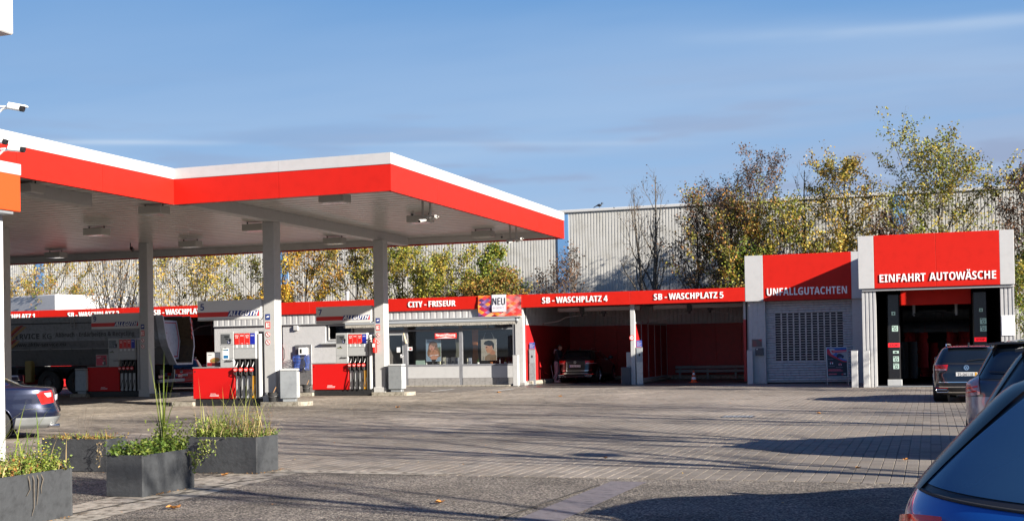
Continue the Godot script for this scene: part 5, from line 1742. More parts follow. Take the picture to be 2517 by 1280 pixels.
	var goods = [[-21.55, 0.42, 0.22, 0.18, lin(0.30, 0.42, 0.36), "green crate-like tray on the left end of the salon window board", "tray"], [-21.28, 0.06, 0.2, 0.06, lin(0.6, 0.62, 0.58), "small white bottle beside the green tray in the salon window", "bottle"], [-20.98, 0.10, 0.16, 0.1, lin(0.02, 0.02, 0.02), "short black jar before the woman's poster", "jar"], [-20.66, 0.13, 0.17, 0.08, lin(0.55, 0.56, 0.40), "pale yellow box at the poster's right foot", "box"], [-20.42, 0.13, 0.34, 0.06, lin(0.62, 0.62, 0.50), "cream box left of the grey box in the salon window", "box"], [-20.22, 0.20, 0.33, 0.08, lin(0.24, 0.25, 0.26), "wide grey box in the middle of the window goods", "box"], [-19.99, 0.17, 0.35, 0.07, lin(0.66, 0.66, 0.58), "white box right of the wide grey box", "box"], [-19.80, 0.15, 0.33, 0.07, lin(0.28, 0.31, 0.36), "blue-grey box at the right end of the left window", "box"], [-19.30, 0.06, 0.28, 0.05, lin(0.62, 0.60, 0.45), "slim cream carton at the left end of the right window", "box"], [-19.19, 0.13, 0.30, 0.06, lin(0.25, 0.29, 0.36), "blue-grey carton left of the orange curtain", "box"], [-18.20, 0.09, 0.11, 0.07, lin(0.45, 0.16, 0.05), "small orange candle box under the man's poster", "box"], [-17.80, 0.05, 0.26, 0.05, lin(0.68, 0.72, 0.74), "white spray bottle right of the man's poster", "bottle"], [-17.33, 0.16, 0.13, 0.1, lin(0.20, 0.23, 0.18), "grey-green bowl at the right end of the salon window", "bowl"]]
	for g in goods:
		var t = thing("window_" + g[6], g[5], g[6], Vector3(g[0], 0.931, -50.38), rng.randf_range(-0.25, 0.25))
		m = MB.new()
		if g[6] in ["bottle", "jar", "bowl"]:
			var w = g[1] * 0.5
			if g[6] == "bottle": m.lathe([[0.0, 0.0], [w, 0.0], [w, g[2] * 0.7], [w * 0.4, g[2] * 0.82], [w * 0.4, g[2]], [0.0, g[2]]], Vector3(), Vector3.UP, 12)
			elif g[6] == "jar": m.lathe([[0.0, 0.0], [w, 0.0], [w, g[2] * 0.8], [w * 1.05, g[2] * 0.8], [w * 1.05, g[2]], [0.0, g[2]]], Vector3(), Vector3.UP, 14)
			else: m.lathe([[0.0, 0.0], [w * 0.6, 0.0], [w, g[2] * 0.6], [w, g[2]], [w * 0.92, g[2]], [w * 0.6, 0.03], [0, 0.03]], Vector3(), Vector3.UP, 16)
		else: m.bbox(Vector3(-g[1] * 0.5, 0, -g[3] * 0.5), Vector3(g[1] * 0.5, g[2], g[3] * 0.5), 0.004)
		obj("body", m, M("goods_%d" % int(-g[0] * 100), g[4], 0.45), t)
		if g[6] == "box":
			m = MB.new(); m.box(Vector3(-g[1] * 0.36, g[2] * 0.2, g[3] * 0.5), Vector3(g[1] * 0.3, g[2] * 0.5, g[3] * 0.5 + 0.002)); obj("print", m, M("goods_print", lin(0.10, 0.11, 0.13)), t)
	for q in [[-17.55, "small green plant in a white pot on the salon window board"], [-18.82, "small drooping green plant left of the man's poster"]]:
		var t = thing("potted_plant", q[1], "plant", Vector3(q[0], 0.931, -50.38))
		m = MB.new(); m.lathe([[0.0, 0.0], [0.045, 0.0], [0.062, 0.1], [0.055, 0.1], [0.05, 0.08], [0, 0.08]], Vector3(), Vector3.UP, 14); obj("pot", m, M("letter_white"), t)
		m = MB.new(); m.use_col = true
		for k in 16:
			m.col = Color(0.06, 0.20, 0.03).lerp(Color(0.16, 0.30, 0.05), rng.randf())
			blade(m, Vector3(rng.randf_range(-0.02, 0.02), 0.08, rng.randf_range(-0.02, 0.02)), rng.randf() * TAU, rng.randf_range(0.12, 0.26), 0.02, rng.randf_range(0.2, 0.9))
		obj("leaves", m, M("leaf"), t)
	# papers on the door
	var ds = thing("door_notices", "two white paper notices on the glass of the salon door", "notice", Vector3(-22.45, 1.25, -50.126))
	for q in [[-0.15, 0.28, 0.17, 0.22], [0.02, 0.04, 0.14, 0.15]]:
		m = MB.new(); m.box(Vector3(q[0], q[1], 0.0), Vector3(q[0] + q[2], q[1] + q[3], 0.003)); obj("sheet", m, M("letter_white"), ds)
	var hs = thing("hours_sticker", "small white and red sticker beside the salon door frame", "sticker", Vector3(-21.97, 1.60, -50.118))
	m = MB.new(); m.box(Vector3(-0.09, 0, 0), Vector3(0.13, 0.16, 0.003)); obj("sheet", m, M("letter_white"), hs)
	m = MB.new(); m.box(Vector3(-0.02, 0.04, 0.003), Vector3(0.10, 0.11, 0.005)); obj("print", m, M("letter_red"), hs)
	var bo = thing("hanging_cloth", "bundle of cream cloth hanging at the salon door post", "cloth", Vector3(-22.15, 1.92, -50.02))
	m = MB.new(); m.tube([Vector3(0.06, 0.0, 0.0), Vector3(0.0, 0.25, 0.02), Vector3(-0.05, 0.46, 0.02)], 0.055, 8, 0.03); obj("cloth", m, M("cream_cloth", lin(0.48, 0.40, 0.27), 0.8), bo)

func woman_image():
	var im = img(110, 190, Color(0.56, 0.66, 0.74))
	fill_poly(im, PackedVector2Array([Vector2(60, 40), Vector2(110, 30), Vector2(110, 150), Vector2(70, 150)]), Color(0.55, 0.66, 0.70))
	fill_poly(im, PackedVector2Array([Vector2(74, 70), Vector2(110, 66), Vector2(110, 150), Vector2(80, 150)]), Color(0.36, 0.45, 0.34))
	ell(im, 52, 60, 34, 46, Color(0.42, 0.31, 0.24))
	ell(im, 32, 110, 22, 44, Color(0.52, 0.40, 0.31), 0.15)
	ell(im, 84, 110, 18, 46, Color(0.55, 0.43, 0.33), -0.2)
	ell(im, 60, 130, 34, 42, Color(0.76, 0.55, 0.45))
	ell(im, 45, 68, 20, 29, Color(0.80, 0.60, 0.51), 0.2)
	ell(im, 60, 40, 24, 18, Color(0.52, 0.41, 0.32))
	ell(im, 38, 62, 5, 2.5, Color(0.25, 0.16, 0.14)); ell(im, 54, 62, 5, 2.5, Color(0.25, 0.16, 0.14))
	ell(im, 43, 84, 6, 3, Color(0.62, 0.22, 0.22)); ell(im, 42, 74, 3, 5, Color(0.72, 0.50, 0.42))
	ell(im, 54, 102, 10, 12, Color(0.70, 0.50, 0.41))
	for k in 26:
		var x = 18 + (k * 37) % 80
		ell(im, x, 88 + (k * 23) % 74, 2.0, 15, [Color(0.62, 0.50, 0.38), Color(0.40, 0.29, 0.22), Color(0.70, 0.58, 0.46)][k % 3], 0.2 * sin(k))
	fill_poly(im, PackedVector2Array([Vector2(26, 138), Vector2(92, 132), Vector2(92, 140), Vector2(26, 146)]), Color(0.86, 0.84, 0.86))
	ell(im, 58, 160, 26, 22, Color(0.78, 0.58, 0.48))
	fill_poly(im, PackedVector2Array([Vector2(40, 176), Vector2(74, 174), Vector2(70, 190), Vector2(42, 190)]), Color(0.10, 0.08, 0.08))
	return im

func man_image():
	var im = img(110, 156, Color(0.66, 0.65, 0.60))
	for k in 60: ell(im, (k * 53) % 110, (k * 31) % 156, 8, 4, Color(0.62, 0.61, 0.56).lerp(Color(0.72, 0.71, 0.66), (k * 7 % 10) / 10.0))
	fill_poly(im, PackedVector2Array([Vector2(24, 156), Vector2(28, 128), Vector2(56, 108), Vector2(100, 112), Vector2(110, 118), Vector2(110, 156)]), Color(0.52, 0.45, 0.37))
	fill_poly(im, PackedVector2Array([Vector2(62, 88), Vector2(86, 76), Vector2(104, 96), Vector2(98, 114), Vector2(74, 116), Vector2(60, 104)]), Color(0.68, 0.50, 0.40))
	fill_poly(im, PackedVector2Array([Vector2(34, 46), Vector2(30, 66), Vector2(36, 72), Vector2(34, 80), Vector2(40, 86), Vector2(42, 98), Vector2(50, 104), Vector2(70, 96), Vector2(82, 74), Vector2(82, 44)]), Color(0.74, 0.56, 0.45))
	fill_poly(im, PackedVector2Array([Vector2(18, 30), Vector2(30, 14), Vector2(54, 6), Vector2(80, 12), Vector2(94, 34), Vector2(92, 64), Vector2(88, 74), Vector2(82, 56), Vector2(78, 44), Vector2(64, 50), Vector2(40, 44), Vector2(26, 40)]), Color(0.10, 0.10, 0.10))
	ell(im, 76, 62, 5, 8, Color(0.70, 0.50, 0.40))
	ell(im, 40, 61, 5, 2, Color(0.20, 0.14, 0.12)); ell(im, 40, 56, 7, 2, Color(0.16, 0.11, 0.09)); ell(im, 40, 84, 4, 2, Color(0.52, 0.28, 0.24))
	for k in 3: fill_poly(im, PackedVector2Array([Vector2(14, 128 + k * 9), Vector2(18, 128 + k * 9), Vector2(18, 133 + k * 9), Vector2(14, 133 + k * 9)]), Color(0.15, 0.18, 0.24))
	return im

# ---------------------------------------------------------------- cars: every height has a rounded-rectangle outline
class Car:
	var N = 320
	var w = PackedFloat32Array()
	var zr = PackedFloat32Array()
	var zf = PackedFloat32Array()
	var y0
	var y1
	var n = 5.0

	func _init(levels, soft = 5):           # levels: [y, half width, rear z, front z]
		y0 = levels[0][0]; y1 = levels[-1][0]
		for k in 3:
			var a = PackedFloat32Array()
			for i in N:
				var y = lerpf(y0, y1, i / (N - 1.0))
				var s = 0
				while s < levels.size() - 2 and y > levels[s + 1][0]: s += 1
				a.append(lerpf(levels[s][k + 1], levels[s + 1][k + 1], clampf((y - levels[s][0]) / (levels[s + 1][0] - levels[s][0]), 0, 1)))
			for pass_ in 2:
				var b = a.duplicate()
				for i in N:
					var t = 0.0
					var r = mini(soft, mini(i, N - 1 - i))
					for j in range(-r, r + 1): t += b[i + j]
					a[i] = t / (2 * r + 1)
			if k == 0: w = a
			elif k == 1: zr = a
			else: zf = a

	func prm(y):
		var f = clampf((y - y0) / (y1 - y0), 0, 1) * (N - 1)
		var i = mini(int(f), N - 2)
		var t = f - i
		return Vector3(lerpf(w[i], w[i + 1], t), lerpf(zr[i], zr[i + 1], t), lerpf(zf[i], zf[i + 1], t))

	func pt(y, th):
		var q = prm(y)
		var c = cos(th)
		var s = sin(th)
		return Vector3(q.x * signf(c) * pow(absf(c), 2.0 / n), y, (q.y + q.z) * 0.5 + (q.y - q.z) * 0.5 * signf(s) * pow(absf(s), 2.0 / n))

	func th_of(y, kind, val):               # "r": x on the rear face; "f": x on the front face; "L"/"R": z on the left or right side
		var q = prm(y)
		if kind == "r" or kind == "f":
			var c = pow(minf(absf(val) / q.x, 1.0), n * 0.5)
			var th = acos(c) if val >= 0 else PI - acos(c)
			return th if kind == "r" else -th
		var g = (val - (q.y + q.z) * 0.5) / ((q.y - q.z) * 0.5)
		var s = asin(signf(g) * pow(minf(absf(g), 1.0), n * 0.5))
		return s if kind == "R" else PI - s

	func nrm(y, th):
		var e = 0.004
		var du = pt(y, th + e) - pt(y, th - e)
		var ya = clampf(y + 0.006, y0, y1)
		var yb = clampf(y - 0.006, y0, y1)
		var dv = pt(ya, th) - pt(yb, th)
		var nn = dv.cross(du)
		return nn.normalized() if nn.length() > 1e-9 else Vector3.UP

	func rows(k):
		var cum = PackedFloat32Array([0.0])
		for i in N - 1:
			var d = maxf((y1 - y0) / (N - 1), maxf(absf(w[i + 1] - w[i]), 0.45 * maxf(absf(zr[i + 1] - zr[i]), absf(zf[i + 1] - zf[i]))))
			cum.append(cum[i] + d)
		var out = []
		var i = 0
		for j in k + 1:
			var t = cum[N - 1] * j / k
			while i < N - 2 and cum[i + 1] < t: i += 1
			out.append(lerpf(y0, y1, (i + clampf((t - cum[i]) / maxf(cum[i + 1] - cum[i], 1e-6), 0, 1)) / (N - 1)))
		return out

	func shell(NY, NR, NS, arches):         # arches: [z, y, r]
		var ths = []
		var rear = []
		for k in NR: rear.append(lerpf(0.9, -0.9, float(k) / (NR - 1)))
		var half = []                       # from the right end of the rear face round to its left end
		for f in rear: half.append(acos(pow(absf(f), n * 0.5)) if f >= 0 else PI - acos(pow(absf(f), n * 0.5)))
		var tc = acos(pow(0.9, n * 0.5))
		var g0 = pow(sin(tc), 2.0 / n)
		for t in half: ths.append(t)
		for k in NS:
			var g = lerpf(g0 * 0.97, -g0 * 0.97, float(k) / (NS - 1))
			ths.append(PI - asin(signf(g) * pow(absf(g), n * 0.5)))
		for t in half: ths.append(t + PI)
		for k in NS:
			var g = lerpf(-g0 * 0.97, g0 * 0.97, float(k) / (NS - 1))
			ths.append(TAU + asin(signf(g) * pow(absf(g), n * 0.5)))
		var ys = rows(NY)
		var m = MB.new()
		var T = ths.size()
		for y in ys:
			for t in ths:
				var p = pt(y, t)
				var q = p
				for a in arches:
					if absf(p.x) > 0.5:
						var d = Vector2(p.z - a[0], p.y - a[1])
						if absf(d.length() - a[2]) < 0.028 and d.y > -0.2:
							d = d.normalized() * a[2]
							q.z = a[0] + d.x; q.y = a[1] + d.y
				m.vert(q, nrm(y, t))
		for j in NY:
			for i in T:
				var i1 = (i + 1) % T
				var a = j * T + i
				var b = j * T + i1
				var c = (j + 1) * T + i1
				var d = (j + 1) * T + i
				var ctr = (m.v[a] + m.v[b] + m.v[c] + m.v[d]) * 0.25
				var cut = false
				for ar in arches:
					if absf(ctr.x) > 0.5 and Vector2(ctr.z - ar[0], ctr.y - ar[1]).length() < ar[2] - 0.004: cut = true
				if not cut: m.idx.append_array(PackedInt32Array([a, b, c, a, c, d]))
		var top = Vector3()
		for i in T: top += m.v[NY * T + i] / T
		top.y = y1 + 0.004
		var ti = m.vert(top, Vector3.UP)
		for i in T: m.idx.append_array(PackedInt32Array([NY * T + i, NY * T + (i + 1) % T, ti]))
		var bot = m.vert(Vector3(0, y0, 0), Vector3.DOWN)
		for i in T: m.idx.append_array(PackedInt32Array([(i + 1) % T, i, bot]))
		return m

	func patch(a, b, ya, yb, off = 0.004, nu = 20, nv = 10, sag = 0.0, sag_top = 0.0, sky = 0.0):   # a, b: [kind, value at the bottom, value at the top]
		var m = MB.new()
		for j in nv + 1:
			var v = float(j) / nv
			for i in nu + 1:
				var u = float(i) / nu
				var y = lerpf(ya + sag * (1 - pow(2 * u - 1, 2)), yb + sag_top * (1 - pow(2 * u - 1, 2)), v) + sky * (u - 0.5)
				var ta = th_of(y, a[0], lerpf(a[1], a[2], v))
				var tb = th_of(y, b[0], lerpf(b[1], b[2], v))
				var th
				if a[0] == b[0]:
					th = th_of(y, a[0], lerpf(lerpf(a[1], a[2], v), lerpf(b[1], b[2], v), u))
				else: th = lerpf(ta, tb, u)
				var nn = nrm(y, th)
				m.vert(pt(y, th) + nn * off, nn, Vector2(u, 1 - v))
		var f = (m.v[1] - m.v[0]).cross(m.v[nu + 1] - m.v[0]).dot(m.n[0]) > 0.0
		for j in nv:
			for i in nu:
				var q = j * (nu + 1) + i
				if f: m.idx.append_array(PackedInt32Array([q, q + nu + 2, q + 1, q, q + nu + 1, q + nu + 2]))
				else: m.idx.append_array(PackedInt32Array([q, q + 1, q + nu + 2, q, q + nu + 2, q + nu + 1]))
		return m

	func at(y, kind, val, off = 0.0):
		var th = th_of(y, kind, val)
		return pt(y, th) + nrm(y, th) * off

func sub(parent, called):
	var o = Node3D.new()
	o.name = called
	parent.add_child(o, true)
	return o

func add_wheels(t, zs, half, r, width, style = 0, big = false):
	for z in zs:
		for s in [-1, 1]:
			var wh = Node3D.new()
			wh.name = own_name("wheel", t)
			t.add_child(wh)
			wh.position = Vector3(s * (half - width * 0.5), r, z)
			var m = MB.new()
			var k = 36
			m.lathe([[r * 0.64, -width * 0.5], [r * 0.93, -width * 0.5], [r * 0.985, -width * 0.42], [r, -width * 0.3], [r, width * 0.3], [r * 0.985, width * 0.42], [r * 0.93, width * 0.5], [r * 0.64, width * 0.5]], Vector3(), Vector3.RIGHT, k)
			obj("tyre", m, M("rubber"), wh)
			m = MB.new()
			var xo = s * width * 0.5
			var ax = Vector3(s, 0, 0)
			m.lathe([[r * 0.66, -0.005], [r * 0.69, 0.008], [r * 0.63, 0.01], [r * 0.58, -0.03], [r * 0.56, -0.12]], Vector3(xo, 0, 0), ax, k)
			if style == 2:
				m.lathe([[0.0, -0.02], [r * 0.22, -0.02], [r * 0.24, -0.06], [r * 0.55, -0.09], [r * 0.6, -0.02]], Vector3(xo, 0, 0), ax, k)
				for b in 10:
					var a = TAU * b / 10
					m.cyl(Vector3(xo - s * 0.085, cos(a) * r * 0.33, sin(a) * r * 0.33), Vector3(xo - s * 0.05, cos(a) * r * 0.33, sin(a) * r * 0.33), 0.02, 0.016, 6)
			else:
				var spokes = 5 if style == 0 else 7
				for b in spokes:
					var a = TAU * b / spokes
					for e in ([-0.17, 0.17] if style == 0 else [0.0]):
						var T = Transform3D(Basis(Vector3.RIGHT, a), Vector3(xo, 0, 0))
						var wd = 0.018 if style == 0 else 0.032
						var o2 = e * r
						var P = [Vector3(-s * 0.035, r * 0.10, o2 * 0.35 - wd), Vector3(-s * 0.035, r * 0.10, o2 * 0.35 + wd), Vector3(0.0, r * 0.62, o2 - wd), Vector3(0.0, r * 0.62, o2 + wd)]
						var D = Vector3(-s * 0.04, 0, 0)
						var cc = T * Vector3(-s * 0.05, r * 0.36, o2 * 0.6)
						m.quad_out(T * P[0], T * P[1], T * P[3], T * P[2], cc)
						m.quad_out(T * P[0], T * P[2], T * (P[2] + D), T * (P[0] + D), cc)
						m.quad_out(T * P[1], T * P[3], T * (P[3] + D), T * (P[1] + D), cc)
				m.cyl(Vector3(xo - s * 0.07, 0, 0), Vector3(xo - s * 0.028, 0, 0), r * 0.17, r * 0.14, 18)
			obj("rim", m, M("alloy") if style != 2 else M("truck_rim", lin(0.10, 0.10, 0.105), 0.5), wh)
			m = MB.new()
			m.cyl(Vector3(xo - s * 0.10, 0, 0), Vector3(xo - s * 0.095, 0, 0), r * 0.56, r * 0.56, 24)
			obj("brake_disc", m, M("dark_metal"), wh)

func arch_parts(t, car, arches, mat):
	for a in arches:
		for s in [-1, 1]:
			var m = MB.new()
			var q = car.prm(a[1]).x
			m.cyl(Vector3(s * (q - 0.34), a[1], a[0]), Vector3(s * (q - 0.02), a[1], a[0]), a[2] - 0.004, a[2] - 0.004, 30, false)
			m.cyl(Vector3(s * (q - 0.345), a[1], a[0]), Vector3(s * (q - 0.34), a[1], a[0]), a[2], a[2], 30)
			obj("wheel_arch", m, M("black"), t)
			m = MB.new()
			var p = []
			for k in 25:
				var an = lerpf(-0.32, PI + 0.32, k / 24.0)
				var y = a[1] + sin(an) * a[2]
				var z = a[0] + cos(an) * a[2]
				p.append(car.at(maxf(y, car.y0), "R" if s > 0 else "L", z, 0.002))
			m.tube(p, 0.013, 6)
			obj("arch_lip", m, mat, t)

func ring(m, c, r0, r1, th, k = 24):
	for i in k:
		var a = TAU * i / k
		var b = TAU * (i + 1) / k
		var A = c + Vector3(cos(a), sin(a), 0) * r0
		var B = c + Vector3(cos(b), sin(b), 0) * r0
		var D = c + Vector3(cos(b), sin(b), 0) * r1
		var E = c + Vector3(cos(a), sin(a), 0) * r1
		var o = Vector3(0, 0, th)
		m.quad(E + o, D + o, B + o, A + o); m.quad(E, D, D + o, E + o); m.quad(A + o, B + o, B, A)

func stroke(m, a, b, w, th):
	var d = (b - a).normalized()
	var s = Vector3(-d.y, d.x, 0) * w * 0.5
	m.quad(a - s + Vector3(0, 0, th), b - s + Vector3(0, 0, th), b + s + Vector3(0, 0, th), a + s + Vector3(0, 0, th))

func plate(t, at, tilt, text, tail, eu):
	var n = Node3D.new()
	n.name = "number_plate"
	t.add_child(n)
	n.position = at
	n.rotation.x = tilt
	obj("sheet", slab(Vector3(-0.26, -0.057, -0.008), Vector3(0.26, 0.057, 0.004), 0.004), M("plate_white"), n)
	if text:
		var o = obj("lettering", letters(text, 0.072, 0.375 if tail else 0.40, 0.002, false), M("letter_black"), n)
		o.position = Vector3(-0.028 if tail else 0.025, -0.036, 0.004)
	if tail: obj("yellow_strip", slab(Vector3(0.205, -0.053, 0.003), Vector3(0.255, 0.053, 0.006)), M("plate_yellow", lin(0.72, 0.36, 0.02), 0.4), n)
	if eu: obj("blue_strip", slab(Vector3(-0.256, -0.053, 0.003), Vector3(-0.212, 0.053, 0.006)), M("plate_blue", lin(0.01, 0.06, 0.42), 0.4), n)

func emblem(t, at, r, tilt = 0.0):
	var m = MB.new()
	ring(m, Vector3(), r * 0.84, r, 0.012)
	stroke(m, Vector3(-0.45, 0.72, 0) * r, Vector3(0, 0.02, 0) * r, r * 0.17, 0.011); stroke(m, Vector3(0.45, 0.72, 0) * r, Vector3(0, 0.02, 0) * r, r * 0.17, 0.0105)
	stroke(m, Vector3(-0.80, 0.35, 0) * r, Vector3(-0.34, -0.74, 0) * r, r * 0.17, 0.011); stroke(m, Vector3(0.80, 0.35, 0) * r, Vector3(0.34, -0.74, 0) * r, r * 0.17, 0.011)
	stroke(m, Vector3(-0.34, -0.74, 0) * r, Vector3(0.0, 0.02, 0) * r, r * 0.16, 0.0102); stroke(m, Vector3(0.34, -0.74, 0) * r, Vector3(0, 0.02, 0) * r, r * 0.16, 0.0108)
	var d = MB.new()
	d.cyl(Vector3(0, 0, -0.01), Vector3(0, 0, 0.004), r * 0.85, r * 0.85, 24)
	var o = obj("emblem", m, M("chrome"), t)
	o.position = at
	o.rotation.x = tilt
	obj("emblem_ground", d, M("emblem_blue", lin(0.02, 0.035, 0.07), 0.3), o)

func mirrors(t, car, y, z, mat):
	for s in [-1, 1]:
		var p = car.at(y, "R" if s > 0 else "L", z)
		var m = MB.new()
		m.sphere(p + Vector3(s * 0.14, 0.06, 0), 0.11, 14, Vector3(1.05, 0.72, 0.62))
		m.bbox(p + Vector3(-0.05 if s > 0 else -0.10, -0.02, -0.03), p + Vector3(0.10 if s > 0 else 0.05, 0.03, 0.03), 0.015)
		var o = obj("mirror", m, mat, t)
		m = MB.new()
		m.cyl(p + Vector3(s * 0.14, 0.06, 0.055), p + Vector3(s * 0.14, 0.06, 0.068), 0.07, 0.07, 14)
		obj("mirror_glass", m, M("car_glass"), o)

func make_estate(label, at, turn, color, opt):
	var t = thing("parked_car", label, "car", at, turn)
	var car = Car.new([[0.20, 0.74, 2.24, -2.24], [0.26, 0.83, 2.32, -2.32], [0.36, 0.885, 2.37, -2.38], [0.52, 0.905, 2.385, -2.40], [0.66, 0.915, 2.36, -2.38], [0.78, 0.915, 2.335, -2.28], [0.87, 0.91, 2.325, -1.85], [0.96, 0.895, 2.31, -1.25], [1.03, 0.865, 2.26, -0.98], [1.12, 0.83, 2.17, -0.78], [1.25, 0.765, 2.03, -0.48], [1.36, 0.70, 1.90, -0.20], [1.42, 0.655, 1.80, 0.0], [1.455, 0.60, 1.68, 0.15], [1.478, 0.48, 1.45, 0.35], [1.49, 0.25, 1.1, 0.6]])
	var pm = paint("paint_" + opt.key, color, opt.get("metal", 0.3))
	var r = 0.335
	var arches = [[1.38, r + 0.01, r + 0.055], [-1.42, r + 0.01, r + 0.055]]
	obj("body", car.shell(72, 44, 84, arches), pm, t)
	arch_parts(t, car, arches, pm)
	add_wheels(t, [1.38, -1.42], 0.895, r, 0.225, opt.get("wheel", 0))
	var gl = M("car_glass")
	obj("rear_window", car.patch(["r", -0.70, -0.545], ["r", 0.70, 0.545], 1.045, 1.40, 0.004, 30, 14, -0.012, 0.02), gl, t)
	obj("window_rim", car.patch(["r", -0.775, -0.60], ["r", 0.775, 0.60], 1.005, 1.425, 0.002, 30, 12, -0.015, 0.02), M("black"), t)
	obj("windscreen", car.patch(["f", 0.72, 0.56], ["f", -0.72, -0.56], 1.03, 1.40, 0.004, 24, 12), gl, t)
	for s in ["L", "R"]:
		for q in [[1.92, 1.55, 1.22, 1.12], [1.12, 1.06, 0.28, 0.25], [0.20, 0.17, -0.72, -0.20]]:
			if s == "R": obj("side_window", car.patch([s, q[2], q[3]], [s, q[0], q[1]], 1.04, 1.36, 0.004, 14, 8), gl, t)
			else: obj("side_window", car.patch([s, q[0], q[1]], [s, q[2], q[3]], 1.04, 1.36, 0.004, 14, 8), gl, t)
		var sx = 1.0 if s == "R" else -1.0
		var m = MB.new()
		var p = []
		for k in 13: p.append(Vector3(sx * (0.60 - 0.05 * absf(k - 6) / 6.0), 1.485 + (0.028 if k > 0 and k < 12 else -0.03), lerpf(1.55, 0.15, k / 12.0)))
		m.tube(p, 0.018, 7)
		obj("roof_rail", m, M("chrome" if opt.get("chrome", true) else "dark_metal"), t)
		# light cluster: on the tailgate and round the corner
		var inner = 0.48
		if s == "L":
			obj("tail_light", car.patch(["r", -inner, -inner + 0.03], ["L", 2.08, 2.02], 0.84 + 0.0, 0.985, 0.008, 22, 8, 0.0, 0.0, 0.0), M("tail_red"), t)
			obj("light_strip", car.patch(["r", -inner - 0.02, -inner - 0.01], ["r", -0.86, -0.86], 0.852, 0.875, 0.011, 14, 2), M("tail_clear"), t)
		else:
			obj("tail_light", car.patch(["R", 2.08, 2.02], ["r", inner, inner - 0.03], 0.84, 0.985, 0.008, 22, 8), M("tail_red"), t)
			obj("light_strip", car.patch(["r", 0.86, 0.86], ["r", inner + 0.02, inner + 0.01], 0.852, 0.875, 0.011, 14, 2), M("tail_clear"), t)
		m = MB.new()
	# lower bumper: black skirt, bright strip, exhaust trims
	obj("bumper_skirt", car.patch(["R", 1.9, 1.9], ["L", 1.9, 1.9], 0.215, 0.40, 0.006, 46, 8), M("black"), t)
	obj("bumper_strip", car.patch(["R", 1.98, 1.98], ["L", 1.98, 1.98], 0.405, 0.43, 0.014, 46, 3), M("chrome"), t)
	obj("gate_seam", car.patch(["r", 0.74, 0.74], ["r", -0.74, -0.74], 0.560, 0.572, 0.003, 24, 1), M("black"), t)
	if opt.get("strip", true): obj("gate_trim", car.patch(["r", 0.70, 0.70], ["r", -0.70, -0.70], 0.532, 0.55, 0.010, 24, 2), M("chrome" if opt.get("chrome", true) else "black"), t)
	for s in [-1, 1]:
		obj("reflector", car.patch(["r", s * 0.62 + 0.17, s * 0.62 + 0.17], ["r", s * 0.62 - 0.17, s * 0.62 - 0.17], 0.375, 0.398, 0.012, 8, 2), M("tail_red"), t)
		var m = MB.new()
		var c = Vector3(s * 0.60, 0.315, 2.335)
		var p = [c + Vector3(-0.16, 0.035, 0), c + Vector3(0.16, 0.035, 0), c + Vector3(0.13, -0.035, 0), c + Vector3(-0.13, -0.035, 0), c + Vector3(-0.16, 0.035, 0)]
		m.tube(p, 0.011, 6)
		obj("exhaust_trim", m, M("chrome"), t)
	obj("diffuser", car.patch(["r", 0.45, 0.45], ["r", -0.45, -0.45], 0.27, 0.30, 0.016, 12, 2), M("alloy"), t)
	var z_pl = car.at(0.735, "r", 0.0, 0.01)
	obj("plate_recess", car.patch(["r", 0.33, 0.30], ["r", -0.33, -0.30], 0.645, 0.815, 0.002, 10, 4), M("black") if opt.get("dark_recess", false) else pm, t)
	plate(t, z_pl, 0.1, opt.plate, opt.get("tail", false), opt.get("eu", true))
	emblem(t, car.at(0.91, "r", 0.0, 0.008), 0.064, -0.1)
	if opt.has("badge"):
		var o = obj("badge_lettering", letters(opt.badge, 0.028, 0.2, 0.004), M("chrome"), t)
		o.position = car.at(0.80, "r", -0.56, 0.006)
	var m = MB.new()
	var wp = []
	for k in 8: wp.append(car.at(1.065 + 0.045 * sin(k / 7.0 * PI * 0.5), "r", lerpf(0.0, 0.46, k / 7.0), 0.022))
	m.tube(wp, 0.011, 6)
	obj("wiper", m, M("black"), t)
	m = MB.new()
	m.bbox(Vector3(-0.50, 1.418, 1.74), Vector3(0.50, 1.44, 1.90), 0.01)
	obj("roof_spoiler", m, pm, t)
	m = MB.new(); m.prism([Vector2(-0.05, 0), Vector2(0.06, 0), Vector2(0.05, 0.06), Vector2(0.03, 0.07)], -0.018, 0.018, Transform3D(Basis(Vector3(0, 0, 1), Vector3(0, 1, 0), Vector3(-1, 0, 0)), Vector3(0, 1.485, 1.35)))
	obj("antenna", m, M("black"), t)
	mirrors(t, car, 1.04, -0.62, pm)
	return t

